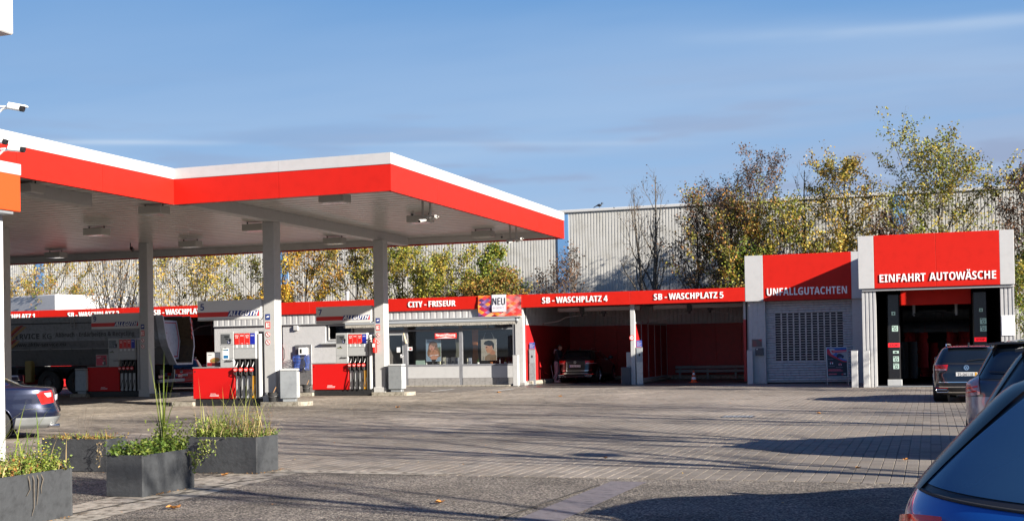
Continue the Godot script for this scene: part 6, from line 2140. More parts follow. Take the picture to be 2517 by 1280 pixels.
func make_sedan(label, at, turn, color):
	var t = thing("parked_car", label, "car", at, turn)
	var car = Car.new([[0.21, 0.72, 2.10, -2.12], [0.28, 0.82, 2.20, -2.22], [0.40, 0.87, 2.265, -2.27], [0.52, 0.885, 2.285, -2.28], [0.60, 0.888, 2.255, -2.26], [0.70, 0.885, 2.215, -2.15], [0.80, 0.88, 2.205, -1.75], [0.90, 0.865, 2.20, -1.25], [0.985, 0.84, 2.185, -0.98], [1.02, 0.82, 2.13, -0.90], [1.035, 0.79, 1.80, -0.84], [1.06, 0.755, 1.56, -0.78], [1.15, 0.71, 1.36, -0.55], [1.28, 0.645, 1.08, -0.22], [1.36, 0.595, 0.86, 0.0], [1.40, 0.53, 0.70, 0.12], [1.42, 0.38, 0.5, 0.25], [1.428, 0.2, 0.35, 0.3]], 4)
	var pm = paint("paint_blue_sedan", color, 0.45)
	var r = 0.318
	var arches = [[1.10, r + 0.005, r + 0.05], [-1.52, r + 0.005, r + 0.05]]
	obj("body", car.shell(96, 44, 120, arches), pm, t)
	arch_parts(t, car, arches, pm)
	add_wheels(t, [1.10, -1.52], 0.875, r, 0.22, 1)
	var gl = M("car_glass")
	obj("rear_window", car.patch(["r", -0.62, -0.48], ["r", 0.62, 0.48], 1.065, 1.36, 0.004, 24, 12), gl, t)
	obj("windscreen", car.patch(["f", 0.66, 0.50], ["f", -0.66, -0.50], 1.06, 1.36, 0.004, 20, 10), gl, t)
	for s in ["L", "R"]:
		var q = [[1.14, 0.80, 0.86, 0.78], [0.80, 0.74, -0.02, -0.04], [-0.08, -0.10, -0.70, -0.20]]
		for k in q:
			if s == "R": obj("side_window", car.patch([s, k[2], k[3]], [s, k[0], k[1]], 1.05, 1.33, 0.004, 12, 8), gl, t)
			else: obj("side_window", car.patch([s, k[0], k[1]], [s, k[2], k[3]], 1.05, 1.33, 0.004, 12, 8), gl, t)
		# bright strip round the windows
		var m = MB.new()
		var p = []
		for k in 25: p.append(car.at(1.04, s, lerpf(1.20, -0.72, k / 24.0), 0.005))
		m.tube(p, 0.008, 6)
		obj("window_trim", m, M("chrome"), t)
		if s == "L":
			obj("tail_light", car.patch(["r", -0.50, -0.56], ["L", 1.98, 1.88], 0.70, 0.94, 0.006, 24, 12, 0.0, 0.0, -0.03), M("tail_red"), t)
			obj("light_insert", car.patch(["r", -0.60, -0.60], ["L", 2.08, 2.02], 0.825, 0.905, 0.010, 16, 5, 0, 0, -0.01), M("tail_clear"), t)
		else:
			obj("tail_light", car.patch(["R", 1.98, 1.88], ["r", 0.50, 0.56], 0.70, 0.94, 0.006, 24, 12, 0.0, 0.0, 0.03), M("tail_red"), t)
		# grey lower bumper, and side strip
		p = []
	obj("bumper_skirt", car.patch(["R", 1.47, 1.52], ["L", 1.47, 1.52], 0.215, 0.435, 0.005, 60, 8), M("bumper_grey", lin(0.17, 0.18, 0.185), 0.4), t)
	obj("bumper_seam", car.patch(["R", 1.6, 1.6], ["L", 1.6, 1.6], 0.596, 0.606, 0.003, 40, 1), M("black"), t)
	var m = MB.new()
	m.cyl(Vector3(-0.52, 0.25, 2.1), Vector3(-0.52, 0.25, 2.29), 0.035, 0.035, 12, false); m.cyl(Vector3(-0.40, 0.25, 2.1), Vector3(-0.40, 0.25, 2.29), 0.035, 0.035, 12, false)
	obj("exhaust", m, M("chrome"), t)
	plate(t, car.at(0.80, "r", 0.0, 0.008), 0.06, "", false, true)
	return t

func make_suv(called_label, at, turn, color, key, light, fine, opt = {}):
	var t = thing("queueing_car", called_label, "car", at, turn, "")
	var lv = [[0.24, 0.74, 2.12, -2.12], [0.32, 0.84, 2.20, -2.20], [0.45, 0.895, 2.255, -2.26], [0.60, 0.915, 2.275, -2.27], [0.72, 0.92, 2.265, -2.22], [0.84, 0.918, 2.245, -2.0], [0.94, 0.91, 2.23, -1.6], [1.04, 0.89, 2.19, -1.1], [1.12, 0.865, 2.12, -0.9], [1.22, 0.82, 2.0, -0.68], [1.36, 0.75, 1.82, -0.36], [1.48, 0.685, 1.66, -0.08], [1.545, 0.64, 1.55, 0.08], [1.58, 0.57, 1.42, 0.22], [1.605, 0.42, 1.2, 0.4], [1.615, 0.2, 0.9, 0.5]]
	if opt.has("low"):
		for q in lv:
			if q[0] > 1.0: q[0] = 1.0 + (q[0] - 1.0) * opt.low
	var nr = opt.get("nar", 1.0)
	for q in lv:
		if q[0] > 1.1: q[1] *= nr
	var car = Car.new(lv, 5)
	var pm = paint("paint_" + key, color, opt.get("metal", 0.35))
	var r = 0.345
	var arches = [[1.32, r, r + 0.05], [-1.36, r, r + 0.05]]
	obj("body", car.shell(130 if fine else 72, 90 if fine else 44, 110 if fine else 84, arches), pm, t)
	arch_parts(t, car, arches, M("black"))
	add_wheels(t, [1.32, -1.36], 0.90, r, 0.23, 0)
	var gl = M("near_glass", lin(0.028, 0.075, 0.14), 0.025, 0.5, 0.8) if fine else M("car_glass")
	var k = opt.get("low", 1.0)
	var Y = func(y): return 1.0 + (y - 1.0) * k
	obj("rear_window", car.patch(["r", -(0.70 if fine else 0.735) * nr, -(0.47 if fine else 0.545) * nr], ["r", (0.70 if fine else 0.735) * nr, (0.47 if fine else 0.545) * nr], Y.call(1.14 if fine else 1.10), Y.call(1.50), 0.005, 60 if fine else 28, 28 if fine else 12, -0.035 if fine else -0.015, 0.01), gl, t)
	obj("window_rim", car.patch(["r", -0.80 * nr, -0.60 * nr], ["r", 0.80 * nr, 0.60 * nr], Y.call(1.125 if fine else 1.085), Y.call(1.53), 0.002, 60 if fine else 28, 24 if fine else 10, -0.045 if fine else -0.02, 0.01), M("black"), t)
	if fine:
		var m = MB.new()
		var p = []
		for i in 41:
			var u = lerpf(-0.79, 0.79, i / 40.0)
			p.append(car.at(Y.call(1.125) - 0.045 * (1 - pow(u / 0.79, 2)), "r", u, 0.003))
		m.tube(p, 0.006, 6)
		obj("seal", m, M("rubber"), t)
	for s in ["L", "R"]:
		var sx = -1.0 if s == "L" else 1.0
		# glossy black flank between rear window and side window
		if s == "L": obj("flank_spoiler", car.patch(["r", -(0.705 if fine else 0.745) * nr, -(0.475 if fine else 0.56) * nr], ["L", 1.75, 1.42], Y.call(1.11), Y.call(1.55), 0.010, 24, 16), M("gloss_black", lin(0.006, 0.006, 0.007), 0.22, 0.0, 0.3), t)
		else: obj("flank_spoiler", car.patch(["R", 1.75, 1.42], ["r", 0.745 * nr, 0.56 * nr], Y.call(1.11), Y.call(1.55), 0.010, 24, 16), M("gloss_black"), t)
		for q in [[1.70, 1.38, 1.16, 1.02], [1.08, 0.95, 0.20, 0.18], [0.12, 0.10, -0.66, -0.26]]:
			if s == "R": obj("side_window", car.patch([s, q[2], q[3]], [s, q[0], q[1]], Y.call(1.10), Y.call(1.47), 0.012, 12, 8), gl, t)
			else: obj("side_window", car.patch([s, q[0], q[1]], [s, q[2], q[3]], Y.call(1.10), Y.call(1.47), 0.012, 12, 8), gl, t)
		var L = opt.get("lamp", [0.87, 1.08, 0.56])
		if s == "L":
			obj("tail_light", car.patch(["r", -L[2], -L[2] - 0.05], ["L", 1.96, 1.86], L[0], L[1], 0.016, 26, 12, 0.0, 0.012, -0.05), M(light), t)
			obj("light_bar", car.patch(["r", -L[2] - 0.04, -L[2] - 0.04], ["r", -0.80, -0.79], L[0] + 0.10, L[0] + 0.125, 0.019, 14, 2, 0, 0, -0.03), M("tail_red"), t)
			obj("light_bar", car.patch(["r", -L[2] - 0.06, -L[2] - 0.04], ["r", -0.80, -0.79], L[0] + 0.045, L[0] + 0.065, 0.019, 14, 2, 0, 0, -0.03), M("tail_red"), t)
		else:
			obj("tail_light", car.patch(["R", 1.96, 1.86], ["r", L[2], L[2] + 0.05], L[0], L[1], 0.016, 26, 12, 0.0, 0.012, 0.05), M(light), t)
	if opt.has("bumper"): obj("bumper", car.patch(["R", 1.7, 1.72], ["L", 1.7, 1.72], 0.25, 0.865, 0.006, 60, 14), paint("paint_" + opt.bumper[0], opt.bumper[1], 0.4), t)
	else: obj("bumper_skirt", car.patch(["R", 1.75, 1.75], ["L", 1.75, 1.75], 0.25, 0.46, 0.006, 50, 8), M("black"), t)
	var m = MB.new()
	var pts = []
	for j in 4:
		for i in 15:
			var u = lerpf(-0.66, 0.66, i / 14.0)
			var v = j / 3.0
			pts.append(Vector3(u * (1.0 - 0.05 * v), Y.call(1.575) + 0.012 * (1 - v) - 0.03 * pow(u / 0.66, 4), lerpf(1.35, 1.68, v) - 0.05 * pow(u / 0.66, 2)))
	m.grid(pts, 15, 4, true)
	var low = []
	for p in pts: low.append(p + Vector3(0, -0.025, 0))
	m.grid(low, 15, 4, false)
	for i in 14: m.quad(low[45 + i], low[46 + i], pts[46 + i], pts[45 + i])
	if not fine: obj("roof_spoiler", m, pm, t)
	var wp = []
	m = MB.new()
	for i in 9: wp.append(car.at(Y.call(1.125) + 0.05 * sin(i / 8.0 * PI * 0.5), "r", lerpf(0.0, -0.50, i / 8.0), 0.024))
	m.tube(wp, 0.012, 6, 0.006)
	if not fine: obj("wiper", m, M("black"), t)
	mirrors(t, car, Y.call(1.08), -0.60, pm)
	plate(t, car.at(0.78, "r", 0.0, 0.012), 0.06, "", false, true)
	return t

func build_vehicles():
	var passat = make_estate("black estate car with plate TS 04118 waiting before the car wash gateway", Vector3(1.10, 0, -35.95), deg_to_rad(-5.5), lin(0.006, 0.008, 0.014), {"key": "black_estate", "plate": "TS-04118", "tail": true, "eu": false})
	make_estate("black estate car being washed in wash bay 4 beside the person", Vector3(-15.05, 0.03, -54.85), deg_to_rad(1.0), lin(0.005, 0.006, 0.007), {"key": "black_wash", "plate": "M BG 9071", "eu": true})
	var red = make_estate("bright red hatchback seen from behind, between the truck's tail and pump 5", Vector3(-31.65, 0, -47.0), deg_to_rad(32), lin(0.55, 0.012, 0.014), {"key": "red_hatch", "plate": "LL PS 4200", "eu": true, "chrome": false, "strip": false, "metal": 0.05})
	red.scale = Vector3(1.0, 0.97, 0.92)
	var far = make_estate("dark blue car with shiny roof parked beyond the truck at the far left", Vector3(-43.0, 0, -46.9), deg_to_rad(84), lin(0.010, 0.020, 0.045), {"key": "far_blue", "plate": "", "eu": true})
	make_sedan("dark blue saloon half hidden behind the white wall at the left edge", Vector3(-18.6, 0, -19.2), deg_to_rad(126), lin(0.006, 0.011, 0.036))
	make_suv("dark car with clear tail lamp and mauve-grey bumper, second in the queue at the right", Vector3(1.685, 0, -19.36), deg_to_rad(-13), lin(0.012, 0.018, 0.035), "navy_suv", "tail_smoke", false, {"bumper": ["mauve_grey", lin(0.20, 0.19, 0.23)], "lamp": [0.87, 1.10, 0.58], "low": 1.02, "nar": 0.87})
	make_suv("black car squeezed between the mauve-bumpered car and the nearest blue car", Vector3(1.69, 0, -11.44), deg_to_rad(-17), lin(0.006, 0.010, 0.020), "black_suv", "tail_red", false, {"low": 1.0, "lamp": [0.80, 0.98, 0.56]})
	make_suv("bright blue hatchback with large glossy rear window, nearest at the lower right corner", Vector3(1.445, 0, -6.06), deg_to_rad(-25), lin(0.006, 0.075, 0.30), "near_blue", "tail_red", true, {"low": 0.84, "lamp": [0.80, 1.00, 0.50], "metal": 0.3})

# ---------------------------------------------------------------- tipper truck
func build_truck():
	var t = thing("tipper_truck", "grey half-pipe tipper trailer standing in the shade behind pump 9", "truck", Vector3(-29.75, 0, -43.75), deg_to_rad(8))
	var grey_body = worn("truck_body", lin(0.25, 0.255, 0.265), 0.42, 0.8, grey(0.78), grey(1.0), 61, 0.25)
	# section of the trough, seen along x: z, y
	var sec = [Vector2(1.25, 3.22), Vector2(1.25, 2.25), Vector2(1.18, 1.95), Vector2(0.72, 1.22), Vector2(-0.72, 1.22), Vector2(-1.18, 1.95), Vector2(-1.25, 2.25), Vector2(-1.25, 3.22)]
	var lean = func(p, x): return Vector3(x + (3.22 - p.y) * 0.16 * (1.0 if x > -2.0 else 0.0), p.y, p.x)
	var m = MB.new()
	for i in sec.size() - 1:
		var a = sec[i]
		var b = sec[i + 1]
		m.quad_out(lean.call(a, -9.0), lean.call(a, 0.0), lean.call(b, 0.0), lean.call(b, -9.0), Vector3(-4.5, 2.6, 0))
	obj("trough", m, grey_body, t)
	m = MB.new()
	for i in sec.size() - 1:
		var a = sec[i] - (sec[i] - Vector2(0, 3.0)).normalized() * 0.09
		var b = sec[i + 1] - (sec[i + 1] - Vector2(0, 3.0)).normalized() * 0.09
		m.quad(lean.call(a, -9.0), lean.call(a, 0.0), lean.call(b, 0.0), lean.call(b, -9.0))
		m.quad(lean.call(sec[i], 0.0), lean.call(sec[i + 1], 0.0), lean.call(b, 0.0), lean.call(a, 0.0))
	obj("lining", m, worn("truck_rust", lin(0.11, 0.075, 0.035), 0.8, 1.0, grey(0.6), grey(1.0), 62), t)
	# pale collar round the rear edge
	m = MB.new()
	for i in sec.size() - 1:
		var o0 = sec[i] + (sec[i] - Vector2(0, 2.4)).normalized() * 0.035
		var o1 = sec[i + 1] + (sec[i + 1] - Vector2(0, 2.4)).normalized() * 0.035
		m.quad_out(lean.call(o0, -0.30), lean.call(o0, 0.02), lean.call(o1, 0.02), lean.call(o1, -0.30), Vector3(-0.2, 2.4, 0))
		m.quad_out(lean.call(o0, 0.02), lean.call(o1, 0.02), lean.call(sec[i + 1] * 0.95 + Vector2(0, 0.1), 0.02), lean.call(sec[i] * 0.95 + Vector2(0, 0.1), 0.02), Vector3(-4, 2.4, 0))
	var pale = worn("truck_pale", lin(0.46, 0.49, 0.53), 0.45, 0.8, grey(0.78), grey(1.0), 63, 0.2)
	obj("rear_collar", m, pale, t)
	# tailgate with red outline
	var gate = [Vector2(1.02, 3.05), Vector2(1.05, 2.2), Vector2(0.62, 1.42), Vector2(-0.62, 1.42), Vector2(-1.05, 2.2), Vector2(-1.02, 3.05)]
	var P = func(p, x): return Vector3(x + (3.22 - p.y) * 0.16, p.y, p.x)
	m = MB.new()
	var c = Vector2(0, 2.3)
	for i in gate.size():
		var a = gate[i]
		var b = gate[(i + 1) % gate.size()]
		m.tri_out(P.call(a, -0.52), P.call(b, -0.52), P.call(c, -0.52), Vector3(-3, 2.3, 0))
	var tg = obj("tailgate", m, pale, t)
	m = MB.new()
	for i in gate.size():
		var a = c + (gate[i] - c) * 0.90
		var b = c + (gate[(i + 1) % gate.size()] - c) * 0.90
		var a2 = c + (gate[i] - c) * 0.84
		var b2 = c + (gate[(i + 1) % gate.size()] - c) * 0.84
		m.quad_out(P.call(a, -0.515), P.call(b, -0.515), P.call(b2, -0.515), P.call(a2, -0.515), Vector3(-3, 2.3, 0))
	obj("red_outline", m, M("truck_red", lin(0.38, 0.015, 0.03), 0.5), tg)
	m = MB.new()
	for k in 3: m.box(Vector3(-0.50 + 0.07, 2.62 - k * 0.12, 0.15 - k * 0.1), Vector3(-0.405, 2.66 - k * 0.12, 0.62 - k * 0.16))
	obj("print", m, M("truck_red"), tg)
	# hazard strip on the collar
	m = MB.new()
	for k in 5: m.prism([Vector2(-1.20, 2.2 + k * 0.18), Vector2(-1.06, 2.32 + k * 0.18), Vector2(-1.06, 2.41 + k * 0.18), Vector2(-1.20, 2.29 + k * 0.18)], 0.0, 0.01, Transform3D(Basis(Vector3(0, 0, 1), Vector3(0, 1, 0), Vector3(1, 0, 0)), Vector3(0.13, 0, 0)))
	obj("hazard_strip", m, M("red_flag"), t)
	# top rail, lower rail, ribs, ladder on the long side
	obj("top_rail", slab(Vector3(-9.0, 3.0, 1.252), Vector3(-0.35, 3.26, 1.31), 0.015), grey_body, t)
	obj("top_rail", slab(Vector3(-9.0, 3.0, -1.31), Vector3(-0.35, 3.26, -1.252), 0.015), grey_body, t)
	obj("shadow_groove", slab(Vector3(-9.0, 2.965, 1.251), Vector3(-0.35, 2.998, 1.262)), M("black"), t)
	for k in 9: obj("lower_rail", slab(Vector3(-8.8 + k * 0.95, 1.90, 1.20), Vector3(-7.92 + k * 0.95, 1.935, 1.25), 0.004), M("light_grey"), t)
	m = MB.new()
	for x in [-4.06, -3.9]: m.box(Vector3(x, 2.75, 1.312), Vector3(x + 0.025, 3.2, 1.335))
	for k in 4: m.box(Vector3(-4.06, 2.78 + k * 0.11, 1.312), Vector3(-3.875, 2.80 + k * 0.11, 1.33))
	obj("ladder", m, M("light_grey"), t)
	# lettering and stripes
	var dk = M("truck_letters", lin(0.018, 0.018, 0.020), 0.5)
	var o = obj("lettering", letters("AKTIV SERVICE", 0.215, 2.35, 0.004), dk, t); o.position = Vector3(-6.70, 2.36, 1.252)
	o = obj("lettering", letters("KG", 0.215, 0.40, 0.004, false), dk, t); o.position = Vector3(-5.17, 2.36, 1.252)
	o = obj("lettering", letters("Abbruch · Erdarbeiten & Recycling", 0.175, 3.55, 0.004), M("truck_letters_pale", lin(0.035, 0.035, 0.037), 0.5), t); o.position = Vector3(-3.02, 2.36, 1.252)
	o = obj("lettering", letters("www.aktiv-service.eu", 0.15, 2.35, 0.004, false), dk, t); o.position = Vector3(-5.5, 2.05, 1.252)
	for q in [[0.0, 0.0, lin(0.42, 0.16, 0.03)], [0.16, 0.03, lin(0.30, 0.03, 0.02)], [0.30, -0.02, lin(0.34, 0.20, 0.07)]]:
		m = MB.new()
		m.prism([Vector2(-7.35 + q[0], 2.25 + q[1]), Vector2(-7.21 + q[0], 2.25 + q[1]), Vector2(-6.4 + q[0], 2.90 + q[1]), Vector2(-6.55 + q[0], 2.90 + q[1])], 1.2525 + q[0] * 0.01, 1.257 + q[0] * 0.01)
		m.prism([Vector2(-7.35 + q[0], 2.25 + q[1]), Vector2(-7.25 + q[0], 1.98 + q[1]), Vector2(-7.1 + q[0], 1.98 + q[1]), Vector2(-6.7 + q[0], 2.32 + q[1]), Vector2(-6.85 + q[0], 2.32 + q[1]), Vector2(-7.15 + q[0], 2.10 + q[1])], 1.2525 + q[0] * 0.01, 1.257 + q[0] * 0.01)
		obj("logo_stripe", m, M("stripe_%d" % int(q[0] * 100), q[2], 0.5), t)
	# chassis
	var ch = MB.new()
	for z in [-0.42, 0.42]: ch.bbox(Vector3(-9.0, 0.85, z - 0.06), Vector3(-0.4, 1.20, z + 0.06), 0.01)
	for x in [-8.4, -6.8, -3.0, -1.2]: ch.bbox(Vector3(x - 0.05, 0.9, -0.9), Vector3(x + 0.05, 1.1, 0.9), 0.01)
	ch.bbox(Vector3(-3.2, 0.55, 0.55), Vector3(-2.3, 0.95, 1.05), 0.04); ch.bbox(Vector3(-8.6, 0.6, 0.5), Vector3(-7.6, 1.15, 1.1), 0.05)
	obj("chassis", ch, M("truck_dark", lin(0.014, 0.014, 0.016), 0.6), t)
	m = MB.new(); m.bbox(Vector3(-0.35, 0.46, -1.15), Vector3(-0.22, 0.60, 1.15), 0.02); for z in [-0.5, 0.5]: m.bbox(Vector3(-0.5, 0.5, z - 0.05), Vector3(-0.36, 1.0, z + 0.05), 0.01)
	obj("rear_bar", m, M("mid_grey"), t)
	for z in [-0.85, 0.85]: obj("tail_light", slab(Vector3(-0.34, 0.64, z - 0.22), Vector3(-0.27, 0.78, z + 0.22), 0.02), M("tail_smoke"), t)
	obj("mud_flap", slab(Vector3(-0.75, 0.25, 0.55), Vector3(-0.72, 0.72, 1.15), 0.006), M("rubber"), t)
	obj("mud_flap", slab(Vector3(-0.75, 0.25, -1.15), Vector3(-0.72, 0.72, -0.55), 0.006), M("rubber"), t)
	for x in [-5.15, -3.80, -1.65]:
		for s in [-1, 1]:
			var wh = sub(t, "wheel")
			wh.position = Vector3(x, 0.52, s * 1.05)
			m = MB.new()
			m.lathe([[0.30, -0.17], [0.48, -0.17], [0.515, -0.14], [0.52, -0.1], [0.52, 0.1], [0.515, 0.14], [0.48, 0.17], [0.30, 0.17]], Vector3(), Vector3.BACK, 36)
			obj("tyre", m, M("rubber"), wh)
			m = MB.new()
			m.lathe([[0.0, 0.02], [0.11, 0.02], [0.13, -0.04], [0.20, -0.07], [0.27, -0.05], [0.30, 0.03], [0.315, 0.04]], Vector3(0, 0, s * 0.10), Vector3(0, 0, s), 30)
			for b in 10:
				var a = TAU * b / 10
				m.cyl(Vector3(cos(a) * 0.165, sin(a) * 0.165, s * 0.03), Vector3(cos(a) * 0.165, sin(a) * 0.165, s * 0.075), 0.014, 0.012, 6)
			obj("rim", m, M("truck_rim", lin(0.07, 0.07, 0.075), 0.5), wh)
			m = MB.new()
			var pts = []
			for k in 13:
				var a = lerpf(0.25, PI - 0.25, k / 12.0)
				pts.append(Vector3(x + cos(a) * 0.64, 0.52 + sin(a) * 0.64, s * 0.86)); pts.append(Vector3(x + cos(a) * 0.64, 0.52 + sin(a) * 0.64, s * 1.24))
			m.grid(pts, 2, 13)
			obj("mudguard", m, M("truck_dark"), t)
	var cab = MB.new(); cab.bbox(Vector3(-6.35, 0.55, 0.75), Vector3(-6.05, 1.45, 1.05), 0.03); obj("valve_box", cab, M("truck_yellow", lin(0.26, 0.20, 0.06), 0.6), t)

# ---------------------------------------------------------------- the person in wash bay 4
func field_mesh(bones, lo, hi, cell, k, m):              # bones: [a, b, ra, rb]; smooth union meshed by surface nets into m
	var n = Vector3i(((hi - lo) / cell).ceil()) + Vector3i.ONE
	var S = PackedFloat32Array()
	S.resize(n.x * n.y * n.z)
	S.fill(1.0)
	for z in n.z:
		for y in n.y:
			for x in n.x:
				var p = lo + Vector3(x, y, z) * cell
				var acc = 0.0
				var best = 9.0
				for b in bones:
					var ab = b[1] - b[0]
					var t = clampf((p - b[0]).dot(ab) / maxf(ab.length_squared(), 1e-9), 0.0, 1.0)
					var d = p.distance_to(b[0] + ab * t) - lerpf(b[2], b[3], t)
					if d < best: best = d
					if d < k * 6.0: acc += exp(-d / k)
				S[(z * n.y + y) * n.x + x] = -k * log(acc) if acc > 1e-12 else best
	var id = PackedInt32Array()
	id.resize(S.size())
	id.fill(-1)
	var sx = 1
	var sy = n.x
	var sz = n.x * n.y
	for z in n.z - 1:
		for y in n.y - 1:
			for x in n.x - 1:
				var o = z * sz + y * sy + x
				var c = 0
				var sum = Vector3()
				var v = [S[o], S[o + sx], S[o + sy], S[o + sx + sy], S[o + sz], S[o + sx + sz], S[o + sy + sz], S[o + sx + sy + sz]]
				for e in [[0, 1], [2, 3], [4, 5], [6, 7], [0, 2], [1, 3], [4, 6], [5, 7], [0, 4], [1, 5], [2, 6], [3, 7]]:
					var a = v[e[0]]
					var b = v[e[1]]
					if (a < 0.0) != (b < 0.0):
						var t = a / (a - b)
						var p0 = Vector3(e[0] & 1, (e[0] >> 1) & 1, e[0] >> 2)
						var p1 = Vector3(e[1] & 1, (e[1] >> 1) & 1, e[1] >> 2)
						sum += p0.lerp(p1, t)
						c += 1
				if c:
					var g = Vector3(v[1] + v[3] + v[5] + v[7] - v[0] - v[2] - v[4] - v[6], v[2] + v[3] + v[6] + v[7] - v[0] - v[1] - v[4] - v[5], v[4] + v[5] + v[6] + v[7] - v[0] - v[1] - v[2] - v[3])
					id[o] = m.vert(lo + (Vector3(x, y, z) + sum / c) * cell, g.normalized())
	for z in range(1, n.z - 1):
		for y in range(1, n.y - 1):
			for x in range(1, n.x - 1):
				var o = z * sz + y * sy + x
				for ax in [[sx, sy, sz], [sy, sz, sx], [sz, sx, sy]]:
					var a = S[o]
					var b = S[o + ax[0]]
					if (a < 0.0) != (b < 0.0):
						var q = [id[o], id[o - ax[1]], id[o - ax[1] - ax[2]], id[o - ax[2]]]
						if q.min() < 0: continue
						if a < 0.0: m.idx.append_array(PackedInt32Array([q[0], q[2], q[1], q[0], q[3], q[2]]))
						else: m.idx.append_array(PackedInt32Array([q[0], q[1], q[2], q[0], q[2], q[3]]))

func build_person():
	# local axes: faces +x (towards the car), a little bent over the lance
	var t = thing("person", "person in dark hoodie with pale hood and mauve joggers washing the black car", "person", Vector3(-16.10, 0.031, -53.4), deg_to_rad(-8))
	var skin = M("skin", lin(0.34, 0.19, 0.13), 0.6)
	var V = func(x, y, z): return Vector3(x, y, z)
	var hipL = V.call(0.0, 0.88, -0.09); var hipR = V.call(0.0, 0.88, 0.09)
	var kneeL = V.call(0.05, 0.47, -0.11); var kneeR = V.call(0.02, 0.47, 0.11)
	var ankL = V.call(0.03, 0.085, -0.12); var ankR = V.call(-0.04, 0.085, 0.12)
	var waist = V.call(0.02, 1.02, 0.0); var chest = V.call(0.05, 1.27, 0.0); var neck = V.call(0.10, 1.45, 0.0)
	var head = V.call(0.15, 1.585, 0.0)
	var shL = V.call(0.07, 1.38, -0.17); var shR = V.call(0.07, 1.38, 0.17)
	var elL = V.call(0.19, 1.12, -0.20); var elR = V.call(0.16, 1.12, 0.21)
	var wrL = V.call(0.42, 1.05, -0.08); var wrR = V.call(0.40, 1.02, 0.12)
	var m = MB.new()
	# one continuous body: trunk, limbs, neck; head and hands on finer grids of the same mesh
	var bones = [[hipL, kneeL, 0.082, 0.052], [kneeL, ankL, 0.052, 0.036], [hipR, kneeR, 0.082, 0.052], [kneeR, ankR, 0.052, 0.036], [ankL, ankL + Vector3(0.15, -0.05, -0.01), 0.036, 0.028], [ankR, ankR + Vector3(0.15, -0.05, 0.01), 0.036, 0.028], [hipL, hipR, 0.09, 0.09], [V.call(0, 0.93, 0), waist, 0.11, 0.105], [waist, chest, 0.105, 0.13], [chest, neck, 0.12, 0.05], [shL, shR, 0.055, 0.055], [shL, elL, 0.048, 0.040], [elL, wrL, 0.038, 0.026], [shR, elR, 0.048, 0.040], [elR, wrR, 0.038, 0.026], [neck, head - Vector3(0, 0.06, 0), 0.050, 0.052]]
	field_mesh(bones, V.call(-0.2, -0.02, -0.32), V.call(0.56, 1.6, 0.34), 0.024, 0.014, m)
	# head with brow, nose, chin, ears
	var hb = [[head + V.call(-0.015, 0.03, 0), head + V.call(-0.02, 0.03, 0), 0.092, 0.09], [head + V.call(0.02, -0.02, 0), head + V.call(0.035, -0.075, 0), 0.072, 0.045], [head + V.call(0.085, 0.015, 0), head + V.call(0.105, -0.02, 0), 0.012, 0.016], [head + V.call(0.07, 0.03, -0.03), head + V.call(0.07, 0.03, 0.03), 0.018, 0.018], [head + V.call(-0.01, 0.01, -0.085), head + V.call(-0.012, -0.02, -0.083), 0.018, 0.012], [head + V.call(-0.01, 0.01, 0.085), head + V.call(-0.012, -0.02, 0.083), 0.018, 0.012], [head + V.call(0.075, -0.055, -0.015), head + V.call(0.075, -0.055, 0.015), 0.012, 0.012]]
	field_mesh(hb, head - V.call(0.13, 0.14, 0.12), head + V.call(0.14, 0.14, 0.12), 0.010, 0.010, m)
	# hands: palm, thumb and four curled fingers, both round the lance
	for h in [[wrL, V.call(0.98, -0.1, 0.15), 1.0], [wrR, V.call(0.98, 0.05, -0.15), -1.0]]:
		var f = h[1].normalized()
		var side = f.cross(Vector3.UP).normalized() * h[2]
		var dn = f.cross(side).normalized() * h[2]
		if dn.y > 0: dn = -dn
		var fb = [[h[0], h[0] + f * 0.05, 0.024, 0.030], [h[0] + f * 0.05 - side * 0.02, h[0] + f * 0.085 - side * 0.025, 0.022, 0.016], [h[0] + f * 0.05 + side * 0.02, h[0] + f * 0.085 + side * 0.025, 0.022, 0.016]]
		for k in 4:
			var b0 = h[0] + f * 0.085 + side * (k - 1.5) * 0.019
			var l = [0.034, 0.040, 0.037, 0.028][k]
			var b1 = b0 + (f * 0.8 + dn * 0.5) * l
			var b2 = b1 + (f * 0.05 + dn) * l * 0.8
			var b3 = b2 + (-f * 0.8 + dn * 0.4) * l * 0.6
			fb.append([b0, b1, 0.010, 0.0095]); fb.append([b1, b2, 0.0095, 0.009]); fb.append([b2, b3, 0.009, 0.008])
		var t0 = h[0] + f * 0.03 - side * 0.028
		fb.append([t0, t0 + f * 0.035 - side * 0.012 + dn * 0.02, 0.013, 0.011]); fb.append([t0 + f * 0.035 - side * 0.012 + dn * 0.02, t0 + f * 0.055 + side * 0.005 + dn * 0.04, 0.011, 0.009])
		var c = h[0] + f * 0.06
		field_mesh(fb, c - Vector3.ONE * 0.105, c + Vector3.ONE * 0.105, 0.0055, 0.004, m)
	var body = obj("body", m, skin, t)
	# face marks and close-cropped hair
	m = MB.new()
	for s in [-1, 1]: m.sphere(head + V.call(0.082, 0.012, s * 0.032), 0.011, 8)
	obj("eyes", m, M("eye_white", lin(0.5, 0.5, 0.48), 0.3), t)
	m = MB.new(); m.bbox(head + V.call(0.083, -0.058, -0.02), head + V.call(0.089, -0.050, 0.02), 0.003); obj("mouth", m, M("lips", lin(0.25, 0.08, 0.07), 0.5), t)
	m = MB.new()
	field_mesh([[head + V.call(-0.03, 0.045, 0), head + V.call(-0.01, 0.055, 0), 0.094, 0.088], [head + V.call(-0.05, 0.0, 0), head + V.call(-0.055, -0.03, 0), 0.07, 0.05]], head - V.call(0.16, 0.12, 0.13), head + V.call(0.12, 0.18, 0.13), 0.014, 0.01, m)
	obj("hair", m, M("hair", lin(0.03, 0.02, 0.015), 0.8), t)
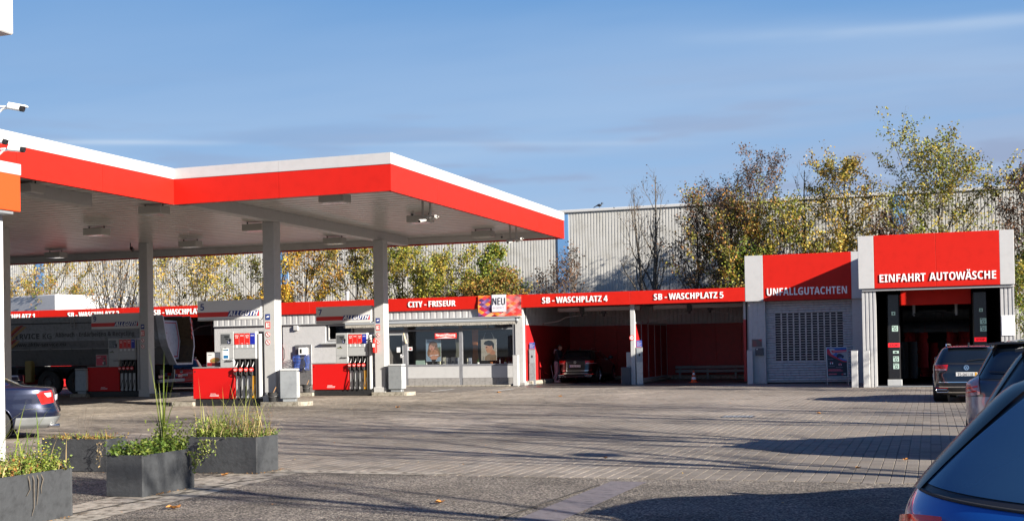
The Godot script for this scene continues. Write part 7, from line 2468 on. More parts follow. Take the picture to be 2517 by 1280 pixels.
	# hoodie, hood, joggers, shoes
	m = MB.new()
	field_mesh([[V.call(0, 0.90, -0.05), V.call(0, 0.90, 0.05), 0.135, 0.135], [V.call(0.0, 0.93, 0), waist, 0.145, 0.14], [waist, chest, 0.145, 0.165], [chest, V.call(0.09, 1.42, 0), 0.155, 0.085], [shL, shR, 0.085, 0.085], [shL, elL, 0.075, 0.062], [elL, wrL - V.call(0.03, 0, 0), 0.06, 0.042], [shR, elR, 0.075, 0.062], [elR, wrR - V.call(0.03, 0, 0), 0.06, 0.042]], V.call(-0.26, 0.72, -0.36), V.call(0.48, 1.56, 0.38), 0.024, 0.018, m)
	obj("hoodie", m, M("hoodie", lin(0.014, 0.016, 0.026), 0.9), t)
	m = MB.new()
	field_mesh([[V.call(-0.05, 1.46, -0.07), V.call(-0.05, 1.46, 0.07), 0.055, 0.055], [V.call(-0.08, 1.44, 0), V.call(-0.12, 1.33, 0), 0.07, 0.05], [V.call(-0.03, 1.47, 0.08), V.call(0.10, 1.43, 0.085), 0.04, 0.03], [V.call(-0.03, 1.47, -0.08), V.call(0.10, 1.43, -0.085), 0.04, 0.03]], V.call(-0.24, 1.22, -0.18), V.call(0.18, 1.58, 0.18), 0.018, 0.012, m)
	obj("hood", m, M("hood_lining", lin(0.36, 0.34, 0.40), 0.9), t)
	m = MB.new()
	field_mesh([[V.call(0, 0.90, -0.05), V.call(0, 0.90, 0.05), 0.125, 0.125], [hipL, kneeL, 0.118, 0.095], [kneeL, ankL + V.call(0, 0.06, 0), 0.095, 0.062], [hipR, kneeR, 0.118, 0.095], [kneeR, ankR + V.call(0, 0.06, 0), 0.095, 0.062]], V.call(-0.22, 0.06, -0.28), V.call(0.24, 1.06, 0.28), 0.024, 0.014, m)
	obj("joggers", m, M("joggers", lin(0.40, 0.31, 0.38), 0.9), t)
	for a in [ankL, ankR]:
		m = MB.new()
		field_mesh([[a + V.call(-0.03, -0.04, 0), a + V.call(0.06, -0.035, 0), 0.05, 0.048], [a + V.call(0.06, -0.045, 0), a + V.call(0.17, -0.05, 0), 0.045, 0.036], [a + V.call(-0.02, 0.0, 0), a, 0.05, 0.046]], a - V.call(0.14, 0.088, 0.1), a + V.call(0.26, 0.08, 0.1), 0.014, 0.01, m)
		obj("shoe", m, M("shoe_white", lin(0.55, 0.50, 0.50), 0.7), t)
	# lance and its red hose
	var ln = thing("spray_lance", "spray lance with red hose held by the person in wash bay 4", "spray lance", Vector3(-16.10, 0.031, -53.4), deg_to_rad(-8))
	m = MB.new()
	m.tube([V.call(0.30, 0.94, 0.10), V.call(0.52, 1.0, 0.02), V.call(0.86, 1.06, -0.10)], 0.012, 6)
	obj("lance", m, M("steel"), ln)
	m = MB.new()
	m.tube([V.call(0.30, 0.94, 0.10), V.call(0.24, 0.80, 0.13), V.call(0.32, 0.45, 0.16), V.call(0.46, 0.15, 0.12), V.call(0.62, 0.02, 0.0), V.call(0.8, 0.02, -0.5), V.call(0.5, 0.05, -1.1)], 0.014, 6)
	obj("hose", m, M("hose_red"), ln)
	var vm = MB.new()
	vm.tube([V.call(0.62, 0.05, -2.9), V.call(0.60, 1.0, -2.95), V.call(0.66, 2.5, -2.9)], 0.014, 6)
	obj("hose", vm, M("hose_red"), ln)

# ---------------------------------------------------------------- plants
func blade(m, at, az, len, w, bend, up = 1.0):           # a grass blade that leans over and droops
	var d = Vector3(cos(az), 0, sin(az))
	var s = Vector3(-d.z, 0, d.x)
	var p = at
	var a = 0.12 + bend * 0.15
	var N = 6
	var i0 = m.v.size()
	for k in N + 1:
		var u = float(k) / N
		var ww = w * 0.5 * (1.0 - pow(u, 1.6)) * (0.6 + 0.4 * minf(1.0, u * 4.0))
		var dir = (Vector3.UP * cos(a) * up + d * sin(a)).normalized()
		var nn = s.cross(dir).normalized()
		m.vert(p - s * ww, nn); m.vert(p + s * ww, nn)
		p += dir * len / N
		a += bend * (0.12 + 0.42 * u)
	for k in N:
		var q = i0 + k * 2
		m.idx.append_array(PackedInt32Array([q, q + 3, q + 1, q, q + 2, q + 3]))

func leaflet(m, p, dir, up, l, w):
	var s = dir.cross(up).normalized() * w * 0.5
	var nn = s.cross(dir).normalized()
	var b = p + dir * l * 0.45 + nn * l * 0.06
	var i = m.vert(p, nn); m.vert(b + s, nn); m.vert(p + dir * l, nn); m.vert(b - s, nn)
	m.idx.append_array(PackedInt32Array([i, i + 2, i + 1, i, i + 3, i + 2]))

func rdir():
	return Vector3(rng.randfn(), rng.randfn(), rng.randfn()).normalized()

func herb(m, at, h, n, lsize, pal, spread = 0.5):            # a leafy stem
	var d = Vector3(rng.randf_range(-spread, spread), 1.0, rng.randf_range(-spread, spread)).normalized()
	for k in n:
		var u = float(k + 1) / n
		var p = at + d * h * u + Vector3(rng.randf_range(-0.015, 0.015), 0, rng.randf_range(-0.015, 0.015))
		m.col = pal[rng.randi() % pal.size()]
		var o = rdir(); o.y = absf(o.y) * 0.4 + 0.1
		leaflet(m, p, o.normalized(), rdir(), lsize * rng.randf_range(0.6, 1.2), lsize * rng.randf_range(0.4, 0.65))

func trailing(m, w, at, out, drop, n, pal):            # a shoot hanging over the rim
	var path = [at]
	for k in 6:
		var u = (k + 1) / 6.0
		path.append(at + out * (0.05 + 0.05 * sin(u * 2.0)) + Vector3(rng.randf_range(-0.02, 0.02), 0.02 - drop * u, rng.randf_range(-0.02, 0.02)))
	w.tube(path, 0.004, 4)
	for k in n:
		var p = path[rng.randi_range(1, 6)]
		m.col = pal[rng.randi() % pal.size()]
		leaflet(m, p, (rdir() + out * 0.5 + Vector3.DOWN * 0.3).normalized(), rdir(), rng.randf_range(0.02, 0.04), rng.randf_range(0.014, 0.024))

func build_planters():
	var stone = worn("planter_grey", lin(0.042, 0.045, 0.050), 0.62, 1.1, grey(0.80), grey(1.0), 71, 0.0, 0.4, 0.25)
	var soil = M("soil", lin(0.035, 0.026, 0.018), 1.0)
	var green = [Color(0.065, 0.11, 0.018), Color(0.095, 0.15, 0.024), Color(0.045, 0.08, 0.015), Color(0.13, 0.17, 0.035)]
	var lime = [Color(0.17, 0.21, 0.035), Color(0.13, 0.17, 0.03), Color(0.22, 0.25, 0.07), Color(0.09, 0.13, 0.02)]
	var straw = [Color(0.42, 0.33, 0.16), Color(0.34, 0.25, 0.12), Color(0.50, 0.40, 0.22), Color(0.22, 0.15, 0.08)]
	var rust = [Color(0.20, 0.09, 0.03), Color(0.26, 0.14, 0.04), Color(0.15, 0.17, 0.03), Color(0.30, 0.20, 0.05)]
	# planter: lower left corner x0,z0 and upper right corner x1,z1 on the ground, height
	var P = [[-8.99, -12.83, -8.50, -11.79, 0.475, "middle dark grey planter, turned end-on, with low green herbs and one tall grass"], [-9.62, -14.94, -8.55, -14.36, 0.49, "right-hand dark grey planter with tall dry grasses spilling over its rim"], [-11.95, -14.72, -10.86, -14.25, 0.455, "rear left dark grey planter with only low reddish growth"], [-8.80, -10.31, -8.27, -9.10, 0.49, "nearest dark grey planter, cut off by the left edge, with long arching grass"]]
	var plants = ["low green herbs with one tall upright grass in the middle planter", "mixed dry and green grasses in the right-hand planter", "sparse low reddish weeds in the rear left planter", "arching grass and yellow-green weeds in the nearest planter"]
	for k in 4:
		var q = P[k]
		var c = Vector3((q[0] + q[2]) * 0.5, 0.003, (q[1] + q[3]) * 0.5)
		var t = thing("planter", q[5], "planter", c)
		var hx = (q[2] - q[0]) * 0.5
		var hz = (q[3] - q[1]) * 0.5
		var h = q[4]
		var w = 0.022
		var m = MB.new()
		m.bbox(Vector3(-hx, 0, hz - w), Vector3(hx, h, hz), 0.004); m.bbox(Vector3(-hx, 0, -hz), Vector3(hx, h, -hz + w), 0.004)
		m.bbox(Vector3(hx - w, 0, -hz + w + 0.001), Vector3(hx, h - 0.001, hz - w - 0.001), 0.004); m.bbox(Vector3(-hx, 0, -hz + w + 0.001), Vector3(-hx + w, h - 0.001, hz - w - 0.001), 0.004)
		obj("box", m, stone, t)
		m = MB.new()
		var pts = []
		for j in 7:
			for i in 7: pts.append(Vector3(lerpf(-hx + w, hx - w, i / 6.0), h - 0.05 + rng.randf_range(-0.01, 0.03), lerpf(-hz + w, hz - w, j / 6.0)))
		m.grid(pts, 7, 7)
		obj("soil", m, soil, t)
		var pl = thing("planter_growth", plants[k], "plant", c + Vector3(0, h - 0.03, 0))
		var g = MB.new(); g.use_col = true
		var lf = MB.new(); lf.use_col = true
		var st = MB.new()
		var R = func(e = 0.9): return Vector3(rng.randf_range(-hx, hx) * e, 0.0, rng.randf_range(-hz, hz) * e)
		if k == 0:
			for i in 300: herb(lf, R.call(0.98), rng.randf_range(0.05, 0.20), 9, 0.05, green if rng.randf() < 0.8 else lime, 0.6)
			for i in 60: herb(lf, Vector3(rng.randf_range(-0.1, 0.2), 0, rng.randf_range(-0.5, -0.1)), rng.randf_range(0.2, 0.42), 12, 0.042, lime, 0.35)
			for i in 14:
				g.col = lime[i % 4]
				blade(g, Vector3(0.02 + rng.randf_range(-0.02, 0.02), 0, -0.22 + rng.randf_range(-0.02, 0.02)), rng.randf() * TAU, rng.randf_range(0.55, 1.18) if i > 3 else rng.randf_range(1.05, 1.32), rng.randf_range(0.014, 0.022), rng.randf_range(0.06, 0.75) if i > 3 else 0.05)
			for i in 26:
				g.col = lime[i % 4]
				blade(g, Vector3(rng.randf_range(0.0, 0.22), 0, rng.randf_range(-0.48, -0.2)), rng.randf() * TAU, rng.randf_range(0.2, 0.42), 0.012, rng.randf_range(0.2, 0.9))
			for i in 5: trailing(lf, st, Vector3(hx * 0.95, 0, -hz * rng.randf_range(0.6, 0.98)), Vector3(1, 0, -0.3), rng.randf_range(0.15, 0.34), 30, lime)
			st.tube([Vector3(hx * 0.98, 0.03, -hz * 0.75), Vector3(hx + 0.03, -0.06, -hz * 0.72), Vector3(hx + 0.035, -0.22, -hz * 0.7)], 0.008, 5, 0.003)
			st.tube([Vector3(-0.12, 0, 0.1), Vector3(-0.14, 0.14, 0.08), Vector3(-0.10, 0.24, 0.05)], 0.004, 4)
		elif k == 1:
			for i in 200: herb(lf, R.call(1.0), rng.randf_range(0.04, 0.15), 7, 0.042, lime if rng.randf() < 0.5 else green, 0.7)
			for i in 120: herb(lf, Vector3(rng.randf_range(-hx, -0.05), 0, rng.randf_range(-hz, hz)), rng.randf_range(0.10, 0.32), 9, 0.04, lime, 0.5)
			for i in 320:
				g.col = straw[rng.randi() % 4] if rng.randf() < 0.62 else lime[rng.randi() % 4]
				blade(g, R.call(0.95), rng.randf() * TAU, rng.randf_range(0.15, 0.52), rng.randf_range(0.006, 0.012), rng.randf_range(0.2, 1.3))
			for i in 26:
				g.col = lime[rng.randi() % 4].lerp(straw[0], rng.randf() * 0.5)
				blade(g, R.call(0.85), rng.randf() * TAU, rng.randf_range(0.45, 0.88), rng.randf_range(0.012, 0.02), rng.randf_range(0.05, 0.75))
			for i in 90: herb(lf, Vector3(rng.randf_range(0.2, 0.45), 0, rng.randf_range(-hz, hz)), rng.randf_range(0.2, 0.46), 9, 0.022, rust if rng.randf() < 0.6 else green, 0.4)
			for i in 9: trailing(lf, st, Vector3(-hx + rng.randf_range(0.25, 0.5), 0, hz * 0.95), Vector3(0, 0, 1), rng.randf_range(0.12, 0.30), 26, lime)
			for i in 24:
				g.col = straw[rng.randi() % 4]
				blade(g, Vector3(hx * 0.9, 0, rng.randf_range(-hz, hz)), rng.randf_range(-0.8, 0.8), rng.randf_range(0.2, 0.45), 0.006, rng.randf_range(1.0, 1.7))
		elif k == 2:
			for i in 130: herb(lf, R.call(1.0), rng.randf_range(0.02, 0.10), 6, 0.03, rust if rng.randf() < 0.7 else lime, 0.8)
			for i in 40:
				g.col = [lime[1], rust[1], straw[1]][rng.randi() % 3]
				blade(g, R.call(0.95), rng.randf() * TAU, rng.randf_range(0.08, 0.25), 0.01, rng.randf_range(0.5, 1.5))
			for i in 5: st.tube([Vector3(-0.10 + 0.06 * i, 0, 0.0), Vector3(-0.08 + 0.055 * i, 0.25, 0.02), Vector3(-0.10 + 0.07 * i, 0.34 + 0.06 * (i % 3), 0.0)], 0.0035, 4, 0.0015)
			for i in 3: herb(lf, Vector3(0.30 + 0.04 * i, 0, 0), 0.22, 10, 0.026, lime, 0.3)
			for i in 4: trailing(lf, st, Vector3(hx * rng.randf_range(0.8, 0.98), 0, hz * 0.95), Vector3(0.2, 0, 1), rng.randf_range(0.18, 0.36), 12, straw)
		else:
			for i in 260: herb(lf, R.call(1.0), rng.randf_range(0.04, 0.20), 8, 0.044, lime if rng.randf() < 0.7 else rust, 0.6)
			for i in 120:
				g.col = straw[rng.randi() % 4] if rng.randf() < 0.45 else lime[rng.randi() % 4]
				blade(g, R.call(0.95), rng.randf() * TAU, rng.randf_range(0.14, 0.4), rng.randf_range(0.006, 0.011), rng.randf_range(0.2, 1.2))
			for i in 14:
				g.col = lime[rng.randi() % 4]
				blade(g, Vector3(rng.randf_range(-0.22, 0.1), 0, rng.randf_range(-0.55, 0.3)), rng.randf_range(-2.6, 0.4), rng.randf_range(0.5, 0.95), rng.randf_range(0.012, 0.02), rng.randf_range(0.25, 1.0))
			for i in 60: herb(lf, Vector3(rng.randf_range(0.0, 0.22), 0, rng.randf_range(-0.55, 0.1)), rng.randf_range(0.15, 0.36), 10, 0.03, green if rng.randf() < 0.5 else lime, 0.5)
			for i in 12: herb(lf, Vector3(rng.randf_range(0.0, 0.2), 0.05, rng.randf_range(-0.5, 0.0)), rng.randf_range(0.15, 0.34), 3, 0.02, [Color(0.62, 0.48, 0.03)], 0.5)
			for i in 4: st.tube([Vector3(hx * 0.95, 0.02, -0.15 + 0.06 * i), Vector3(hx + 0.02, -0.04, -0.15 + 0.065 * i), Vector3(hx + 0.018, -0.12 - 0.09 * (i % 3), -0.12 + 0.05 * i), Vector3(hx + 0.016, -0.18 - 0.10 * (i % 3), -0.13 + 0.07 * i)], 0.009, 5, 0.003)
		if g.v.size(): tag(obj("grass_blades", g, M("leaf"), pl), "", "", "", "stuff")
		tag(obj("leaves", lf, M("leaf"), pl), "", "", "", "stuff")
		if st.v.size(): obj("stems", st, M("bark"), pl)

# ---------------------------------------------------------------- trees
const GOLD = [Color(0.42, 0.24, 0.025), Color(0.34, 0.22, 0.03), Color(0.22, 0.19, 0.025), Color(0.46, 0.30, 0.05), Color(0.30, 0.13, 0.02)]
const OLIVE = [Color(0.16, 0.18, 0.025), Color(0.24, 0.22, 0.03), Color(0.10, 0.12, 0.02), Color(0.33, 0.25, 0.035), Color(0.20, 0.14, 0.03)]
const GREEN = [Color(0.08, 0.13, 0.02), Color(0.12, 0.17, 0.025), Color(0.18, 0.20, 0.03), Color(0.26, 0.20, 0.03)]
const RUST = [Color(0.22, 0.10, 0.03), Color(0.30, 0.16, 0.03), Color(0.16, 0.15, 0.03), Color(0.28, 0.22, 0.04), Color(0.10, 0.12, 0.02)]
const BROWN = [Color(0.085, 0.050, 0.034), Color(0.12, 0.066, 0.040), Color(0.16, 0.08, 0.04), Color(0.06, 0.045, 0.035)]
const YELLOW = [Color(0.38, 0.27, 0.04), Color(0.28, 0.24, 0.05), Color(0.18, 0.18, 0.03), Color(0.42, 0.26, 0.05), Color(0.24, 0.15, 0.04)]

func make_tree(called, label, cat, at, h, o, group = ""):
	# o: spread, stems, leaves (per twig), size, pal, first (height share where limbs begin), up (0 wide .. 1 upright), dens, bark
	var r = RandomNumberGenerator.new()
	r.seed = o.get("seed", 1)
	var t = thing(called, label, cat, at, 0.0, group)
	var wood = MB.new()
	var leaf = MB.new(); leaf.use_col = true
	var pal = o.pal
	var trunk = MB.new()
	var spread = o.spread
	var stems = o.get("stems", 1)
	var lim = o.get("limbs", 11)
	var size = o.get("size", 0.125)
	var twigs = o.get("twigs", 5)
	var first = o.get("first", 0.15)
	var up = o.get("up", 0.5)
	for s in stems:
		var az0 = TAU * s / stems + r.randf()
		var lean = Vector3(cos(az0), 0, sin(az0)) * (spread * 0.45 if stems > 1 else spread * 0.06)
		var base = Vector3(cos(az0), 0, sin(az0)) * (0.22 if stems > 1 else 0.0)
		var path = []
		var hh = h * (r.randf_range(0.75, 1.0) if stems > 1 and s > 0 else 0.98)
		for k in 9:
			var u = k / 8.0
			path.append(base + lean * pow(u, 1.2) + Vector3(r.randf_range(-1, 1), 0, r.randf_range(-1, 1)) * 0.05 * spread * u + Vector3(0, hh * u, 0))
		var rad = o.get("rad", 0.016) * h / sqrt(stems)
		trunk.tube(path, rad, 7, rad * 0.10)
		for L in lim:
			var u = lerpf(first, 0.97, pow((L + r.randf() * 0.8) / lim, 0.9))
			var f = u * 8.0
			var i = mini(int(f), 7)
			var p0 = path[i].lerp(path[i + 1], f - i)
			var az = L * 2.4 + r.randf_range(-0.5, 0.5) + s
			var prof = sin(clampf((u - first) / (1.02 - first), 0.04, 1.0) * PI * 0.86 + 0.35)
			var len = spread * (0.50 + 1.05 * prof) * r.randf_range(0.7, 1.15) * (1.0 - 0.5 * pow(u, 3.0))
			var pitch = lerpf(0.0, 1.1, up) + 0.30 * u
			var d = Vector3(cos(az) * cos(pitch), sin(pitch), sin(az) * cos(pitch))
			var lp = [p0]
			for k in 4:
				d = (d + Vector3(r.randf_range(-0.2, 0.2), 0.12, r.randf_range(-0.2, 0.2))).normalized()
				lp.append(lp[-1] + d * len * 0.25)
			var lr = rad * (1.0 - u) * 0.45 + 0.010
			wood.tube(lp, lr, 5, lr * 0.25)
			var share = clampf(len / (spread * 1.15), 0.45, 1.3)
			for q in twigs:
				var uu = r.randf_range(0.22, 1.0) * 4.0
				var j = mini(int(uu), 3)
				var b0 = lp[j].lerp(lp[j + 1], uu - j)
				var bd = (d * 0.7 + Vector3(r.randfn(), r.randfn() * 0.6 + 0.35, r.randfn()) * 0.6).normalized()
				var bl = len * r.randf_range(0.25, 0.5) + 0.2
				var tp = [b0, b0 + bd * bl * 0.5, b0 + (bd * 0.9 + Vector3(r.randf_range(-0.2, 0.2), 0.18, r.randf_range(-0.2, 0.2))) * bl]
				wood.tube(tp, lr * 0.35 + 0.002, 3, 0.002)
				var subs = o.get("subs", 2)
				for w in subs:
					var c0 = tp[0].lerp(tp[1], 0.4) if w % 2 else tp[1]
					var cd = (bd + Vector3(r.randfn(), r.randfn() * 0.7 + 0.2, r.randfn()) * 0.7).normalized()
					wood.tube([c0, c0 + cd * bl * 0.55], 0.004, 3, 0.0015)
					_leaves(leaf, c0, c0 + cd * bl * 0.6, o.leaves * 2.3 * share, size, pal, r)
				_leaves(leaf, tp[0].lerp(tp[1], 0.5), tp[2], o.leaves * 2.3 * share, size, pal, r)
	var bk = M(o.get("bark", "bark"))
	obj("trunk", trunk, bk, t)
	obj("branches", wood, bk, t)
	if leaf.v.size(): tag(obj("crown", leaf, M("leaf"), t), "", "", "", "stuff")
	return t

func _leaves(m, a, b, n, size, pal, r):
	var k = int(n) + (1 if r.randf() < n - int(n) else 0)
	var tone = r.randf_range(0.72, 1.2)
	var main = pal[r.randi() % pal.size()]
	for i in k:
		var p = a.lerp(b, r.randf()) + Vector3(r.randfn(), r.randfn(), r.randfn()) * size * 0.8
		m.col = (main if r.randf() < 0.6 else pal[r.randi() % pal.size()]) * tone
		m.col.a = 1.0
		var d = Vector3(r.randfn(), r.randfn() * 0.7 - 0.25, r.randfn()).normalized()
		var u = Vector3(r.randfn(), r.randfn() + 0.5, r.randfn()).normalized()
		leaflet(m, p, d, u, size * r.randf_range(0.7, 1.25), size * r.randf_range(0.5, 0.85))

func build_trees():
	var D = [
		["leafy_tree", "yellow-green tree under the canopy's far left end, behind the white building", -51.86, -62.88, 8.73, {"spread": 3.51, "leaves": 12.2, "pal": YELLOW, "limbs": 16, "twigs": 6, "first": 0.12, "seed": 11}],
		["bare_tree", "nearly bare many-stemmed tree left of the rear canopy column", -46.53, -62.60, 8.08, {"spread": 2.97, "stems": 4, "leaves": 1.2, "pal": GOLD, "limbs": 9, "twigs": 4, "up": 0.75, "first": 0.22, "seed": 12, "bark": "bark_dark", "rad": 0.024}],
		["leafy_tree", "yellow-leaved tree right of the rear canopy column", -41.08, -61.77, 7.95, {"spread": 3.24, "leaves": 9.5, "pal": YELLOW, "limbs": 14, "twigs": 6, "first": 0.2, "seed": 13, "stems": 2}],
		["leafy_tree", "greenish-yellow slender tree left of the front canopy column", -37.46, -62.60, 6.79, {"spread": 2.16, "leaves": 8.1, "pal": OLIVE, "limbs": 13, "twigs": 5, "seed": 14}],
		["bare_tree", "thin dark bare tree just right of the front canopy column", -35.37, -62.60, 7.76, {"spread": 1.35, "leaves": 0.9, "pal": GOLD, "limbs": 14, "twigs": 3, "up": 0.8, "seed": 15, "bark": "bark_dark"}],
		["leafy_tree", "bright orange-gold tree between the two front canopy columns, left one", -33.55, -62.05, 7.76, {"spread": 2.43, "leaves": 13.5, "pal": GOLD, "limbs": 15, "twigs": 6, "first": 0.12, "seed": 16}],
		["leafy_tree", "gold and green tree left of the right canopy column", -30.59, -62.32, 7.95, {"spread": 2.29, "leaves": 10.8, "pal": YELLOW, "limbs": 14, "twigs": 6, "first": 0.15, "seed": 17, "bark": "bark_dark"}],
		["leafy_tree", "dense gold-green tree right of the right canopy column, above the salon", -27.66, -62.05, 7.66, {"spread": 2.56, "leaves": 17.6, "pal": OLIVE, "limbs": 16, "twigs": 7, "first": 0.10, "seed": 18}],
		["shrub", "olive shrub above the CITY - FRISEUR lettering", -24.85, -61.39, 6.11, {"spread": 2.29, "leaves": 14.9, "pal": OLIVE, "limbs": 13, "twigs": 6, "first": 0.1, "seed": 19, "stems": 2}],
		["leafy_tree", "upright green tree above the cloth banner", -22.54, -62.60, 7.18, {"spread": 1.35, "leaves": 16.2, "pal": GREEN, "limbs": 17, "twigs": 6, "first": 0.1, "up": 0.6, "seed": 20}],
		["shrub", "brownish twiggy shrub right behind the cloth banner", -21.71, -60.95, 5.24, {"spread": 1.76, "leaves": 9.5, "pal": RUST, "limbs": 12, "twigs": 7, "first": 0.1, "seed": 21, "stems": 3}],
		["bare_shrub", "sparse brown shrub right of the banner, below the canopy tip", -18.40, -62.05, 6.69, {"spread": 1.5, "leaves": 1.6, "pal": BROWN, "limbs": 11, "twigs": 6, "first": 0.1, "up": 0.75, "seed": 22, "stems": 4}],
		["bare_tree", "leafless upright tree before the pale hall, between the two washing bay signs", -13.87, -63.15, 10.6, {"spread": 1.7, "leaves": 0.3, "pal": BROWN, "limbs": 12, "twigs": 7, "up": 0.85, "first": 0.12, "seed": 23, "stems": 3, "rad": 0.026, "size": 0.10}],
		["twiggy_tree", "tall brown twiggy tree, the highest left of the gap in the trees", -8.90, -63.00, 10.84, {"spread": 2.5, "leaves": 2.2, "pal": BROWN, "limbs": 24, "twigs": 9, "subs": 5, "up": 0.6, "first": 0.2, "seed": 24, "bark": "bark", "size": 0.11, "stems": 2}],
		["twiggy_tree", "lower brown-leaved tree left of the tallest twiggy one", -11.30, -62.50, 8.94, {"spread": 2.2, "leaves": 2.6, "pal": BROWN, "limbs": 20, "twigs": 7, "subs": 3, "up": 0.6, "first": 0.18, "seed": 25, "size": 0.12}],
		["leafy_tree", "orange-green tree with full crown behind wash bay 5", -9.47, -62.05, 8.34, {"spread": 2.9, "leaves": 10, "pal": RUST, "limbs": 22, "twigs": 7, "first": 0.1, "seed": 26}],
		["leafy_tree", "green-gold tree behind the left end of the garage sign", -6.91, -62.32, 8.15, {"spread": 2.6, "leaves": 10, "pal": OLIVE, "limbs": 20, "twigs": 7, "first": 0.1, "seed": 27}],
		["bare_tree", "thin bare treetop between the twiggy tree and the yellow one", -6.00, -64.00, 10.66, {"spread": 1.3, "leaves": 0.2, "pal": BROWN, "limbs": 13, "twigs": 4, "up": 0.7, "first": 0.4, "seed": 28, "bark": "bark_dark"}],
		["leafy_tree", "tall narrow yellow tree above the gap between garage and car wash", -3.90, -63.00, 10.66, {"spread": 2.2, "leaves": 10, "pal": YELLOW, "limbs": 22, "twigs": 6, "first": 0.35, "seed": 29}],
		["leafy_tree", "large yellow-green tree above the car wash sign, highest on the right", 0.52, -63.15, 10.32, {"spread": 3.5, "leaves": 12, "pal": OLIVE, "limbs": 26, "twigs": 7, "first": 0.3, "seed": 30}],
		["leafy_tree", "dark brown-leaved tree at the right edge of the picture", 4.45, -63.15, 9.63, {"spread": 2.0, "leaves": 7, "pal": BROWN, "limbs": 20, "twigs": 7, "first": 0.25, "seed": 31, "bark": "bark_dark"}],
		["shrub", "dark brown shrub above the gap between garage and car wash signs", -1.69, -61.77, 7.37, {"spread": 1.7, "leaves": 7, "pal": BROWN, "limbs": 16, "twigs": 7, "first": 0.15, "seed": 32}],
		["shrub", "yellow-green shrub above the right half of the garage sign", -4.25, -61.39, 6.60, {"spread": 1.9, "leaves": 12, "pal": YELLOW, "limbs": 14, "twigs": 6, "first": 0.1, "seed": 33}],
		["shrub", "tangled green shrub right of the car wash pillar", 4.53, -60.40, 6.21, {"spread": 1.5, "leaves": 11, "pal": GREEN, "limbs": 14, "twigs": 6, "first": 0.05, "seed": 34}],
		["shrub", "orange-leaved low shrub at the foot of the front canopy column's trees", -35.53, -61.28, 5.04, {"spread": 1.76, "leaves": 12.2, "pal": GOLD, "limbs": 11, "twigs": 6, "first": 0.1, "seed": 35, "stems": 2}],
		["shrub", "reddish thin shrub between the white building and the bare stems", -49.62, -61.50, 5.43, {"spread": 2.03, "leaves": 4.1, "pal": RUST, "limbs": 11, "twigs": 6, "first": 0.1, "seed": 36, "stems": 3}],
		["shrub", "low green-brown shrub above the right end of the washing bay 5 sign", -8.50, -61.39, 5.82, {"spread": 2.0, "leaves": 11, "pal": GREEN, "limbs": 16, "twigs": 6, "first": 0.1, "seed": 37}],
	]
	for q in D: make_tree(q[0], q[1], "shrub" if "shrub" in q[0] else "tree", Vector3(q[2], 0, q[3]), q[4], q[5], "trees and shrubs before the pale hall")
	# trees beside the queue: they throw the streaks of shade across the yard
	var S = [[8.3, -6.5, 10.5, 2.8, 0.5], [10.5, -11.5, 12.0, 3.2, 0.6], [8.8, -16.5, 11.0, 2.8, 0.6], [11.5, -20.5, 12.5, 3.0, 0.7], [13.5, -14.0, 13.0, 3.2, 0.6], [9.0, -39.0, 8.0, 1.8, 2.5], [14.5, -23.5, 11.0, 2.6, 0.7]]
	var k = 0
	for s in S:
		make_tree("bare_tree", "bare tree right of the queue of cars, number %s from the road" % ["one", "two", "three", "four", "five", "six", "seven"][k], "tree", Vector3(s[0], 0, s[1]), s[2], {"spread": s[3], "leaves": s[4], "pal": BROWN, "limbs": 18, "twigs": 6, "subs": 3, "up": 0.5, "first": 0.3, "seed": 60 + k, "rad": 0.017}, "trees beside the queue")
		k += 1
	# lamp post beside the queue: its shade crosses the paving
	var lp = thing("street_lamp", "slim street lamp right of the queue of cars", "street lamp", Vector3(8.6, 0, -12.8))
	var m = MB.new(); m.cyl(Vector3(), Vector3(0, 5.2, 0), 0.055, 0.04, 10); obj("pole", m, M("zinc"), lp)
	m = MB.new(); m.sphere(Vector3(0, 5.35, 0), 0.34, 16, Vector3(1.0, 0.42, 1.0)); obj("lamp_head", m, M("light_grey"), lp)

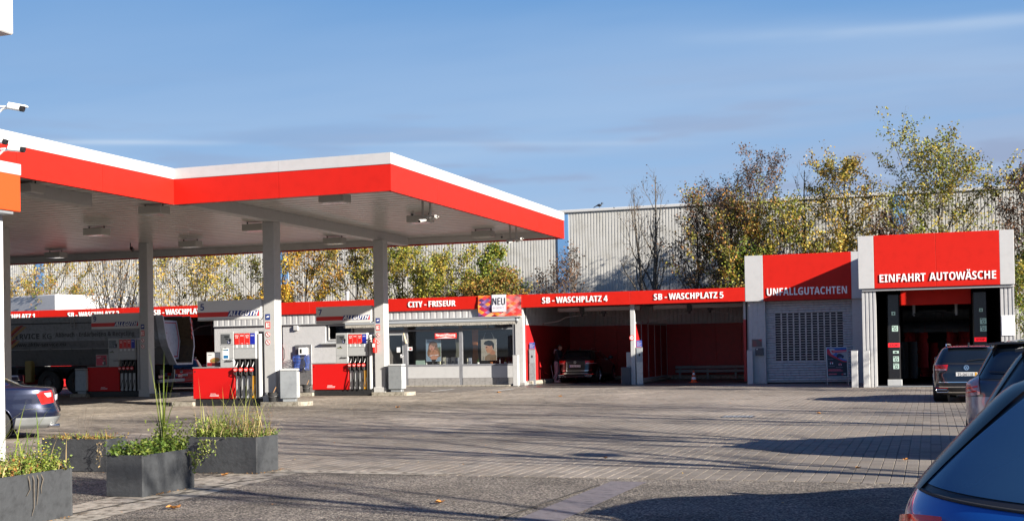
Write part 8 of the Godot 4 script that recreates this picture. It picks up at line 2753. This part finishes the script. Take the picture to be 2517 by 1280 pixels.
func build_leaves():
	# single fallen leaves that can be told apart
	var pts = [[-7.52, -10.96, "large orange leaf on the asphalt before the middle planter", 0.085], [-4.46, -17.1, "small ochre leaf on the paving in the middle of the yard", 0.05], [-0.9, -16.2, "small brown leaf on the paving near the blue car", 0.05], [-0.35, -17.4, "orange leaf at the edge of the car's shade", 0.06], [-2.4, -28.5, "pale orange leaf on the paving before the gateway", 0.09], [-14.2, -31.5, "orange leaf on the paving right of pump 5's island", 0.09], [-11.5, -38.4, "small orange leaf before the empty wash bay", 0.09], [-14.9, -42.0, "orange leaf in front of the salon's parking lines", 0.10], [-8.85, -14.05, "curled tan leaf at the foot of the right-hand planter", 0.07], [-4.9, -11.9, "dark red-brown leaf on the asphalt in the middle foreground", 0.07]]
	for p in pts:
		var t = thing("fallen_leaf", p[2], "leaf", Vector3(p[0], 0.008, p[1]), rng.randf() * TAU)
		var m = MB.new()
		var s = p[3]
		var e = []
		for k in 11:
			var a = TAU * k / 11.0
			var rr = s * (0.62 + 0.38 * absf(cos(a * 2.5)))
			e.append(Vector3(cos(a) * rr, 0.012 + 0.35 * s * absf(sin(a * 1.5 + 0.4)), sin(a) * rr * 0.8))
		for k in 11: m.tri(Vector3(0, 0.004, 0), e[(k + 1) % 11], e[k])
		obj("blade", m, M("leaf_%d" % int(absf(p[0]) * 100), lin(0.40, 0.17, 0.035) if p[3] > 0.055 else lin(0.22, 0.11, 0.04), 0.7), t)
	# the litter nobody could count
	var lit = MB.new(); lit.use_col = true
	for k in 420:
		var x = rng.randf_range(-16.0, 4.0)
		var z = rng.randf_range(-48.0, -9.0)
		if x > -0.2 and z > -22.0: continue
		lit.col = [Color(0.34, 0.16, 0.04), Color(0.25, 0.12, 0.04), Color(0.16, 0.09, 0.04), Color(0.40, 0.26, 0.08)][rng.randi() % 4]
		var a = rng.randf() * TAU
		leaflet(lit, Vector3(x, 0.012, z), Vector3(cos(a), rng.randf_range(0.0, 0.4), sin(a)).normalized(), Vector3(rng.randf_range(-0.3, 0.3), 1, rng.randf_range(-0.3, 0.3)).normalized(), rng.randf_range(0.02, 0.05), rng.randf_range(0.015, 0.035))
	for q in [[-8.5, -11.9, -8.45, -12.9], [-9.6, -14.33, -8.5, -14.33], [-8.5, -14.4, -8.5, -15.0], [-8.22, -9.3, -8.22, -10.4]]:
		for k in 40:
			var u = rng.randf()
			lit.col = [Color(0.34, 0.16, 0.04), Color(0.16, 0.10, 0.05), Color(0.26, 0.14, 0.05)][rng.randi() % 3]
			var a = rng.randf() * TAU
			leaflet(lit, Vector3(lerpf(q[0], q[2], u) + rng.randf_range(0.0, 0.07), 0.014, lerpf(q[1], q[3], u) + rng.randf_range(0.0, 0.06)), Vector3(cos(a), 0.3, sin(a)).normalized(), Vector3.UP, rng.randf_range(0.015, 0.04), rng.randf_range(0.01, 0.025))
	tag(obj("leaf_litter", lit, M("leaf")), "scattered small autumn leaves on the paving and asphalt", "leaves", "", "stuff")
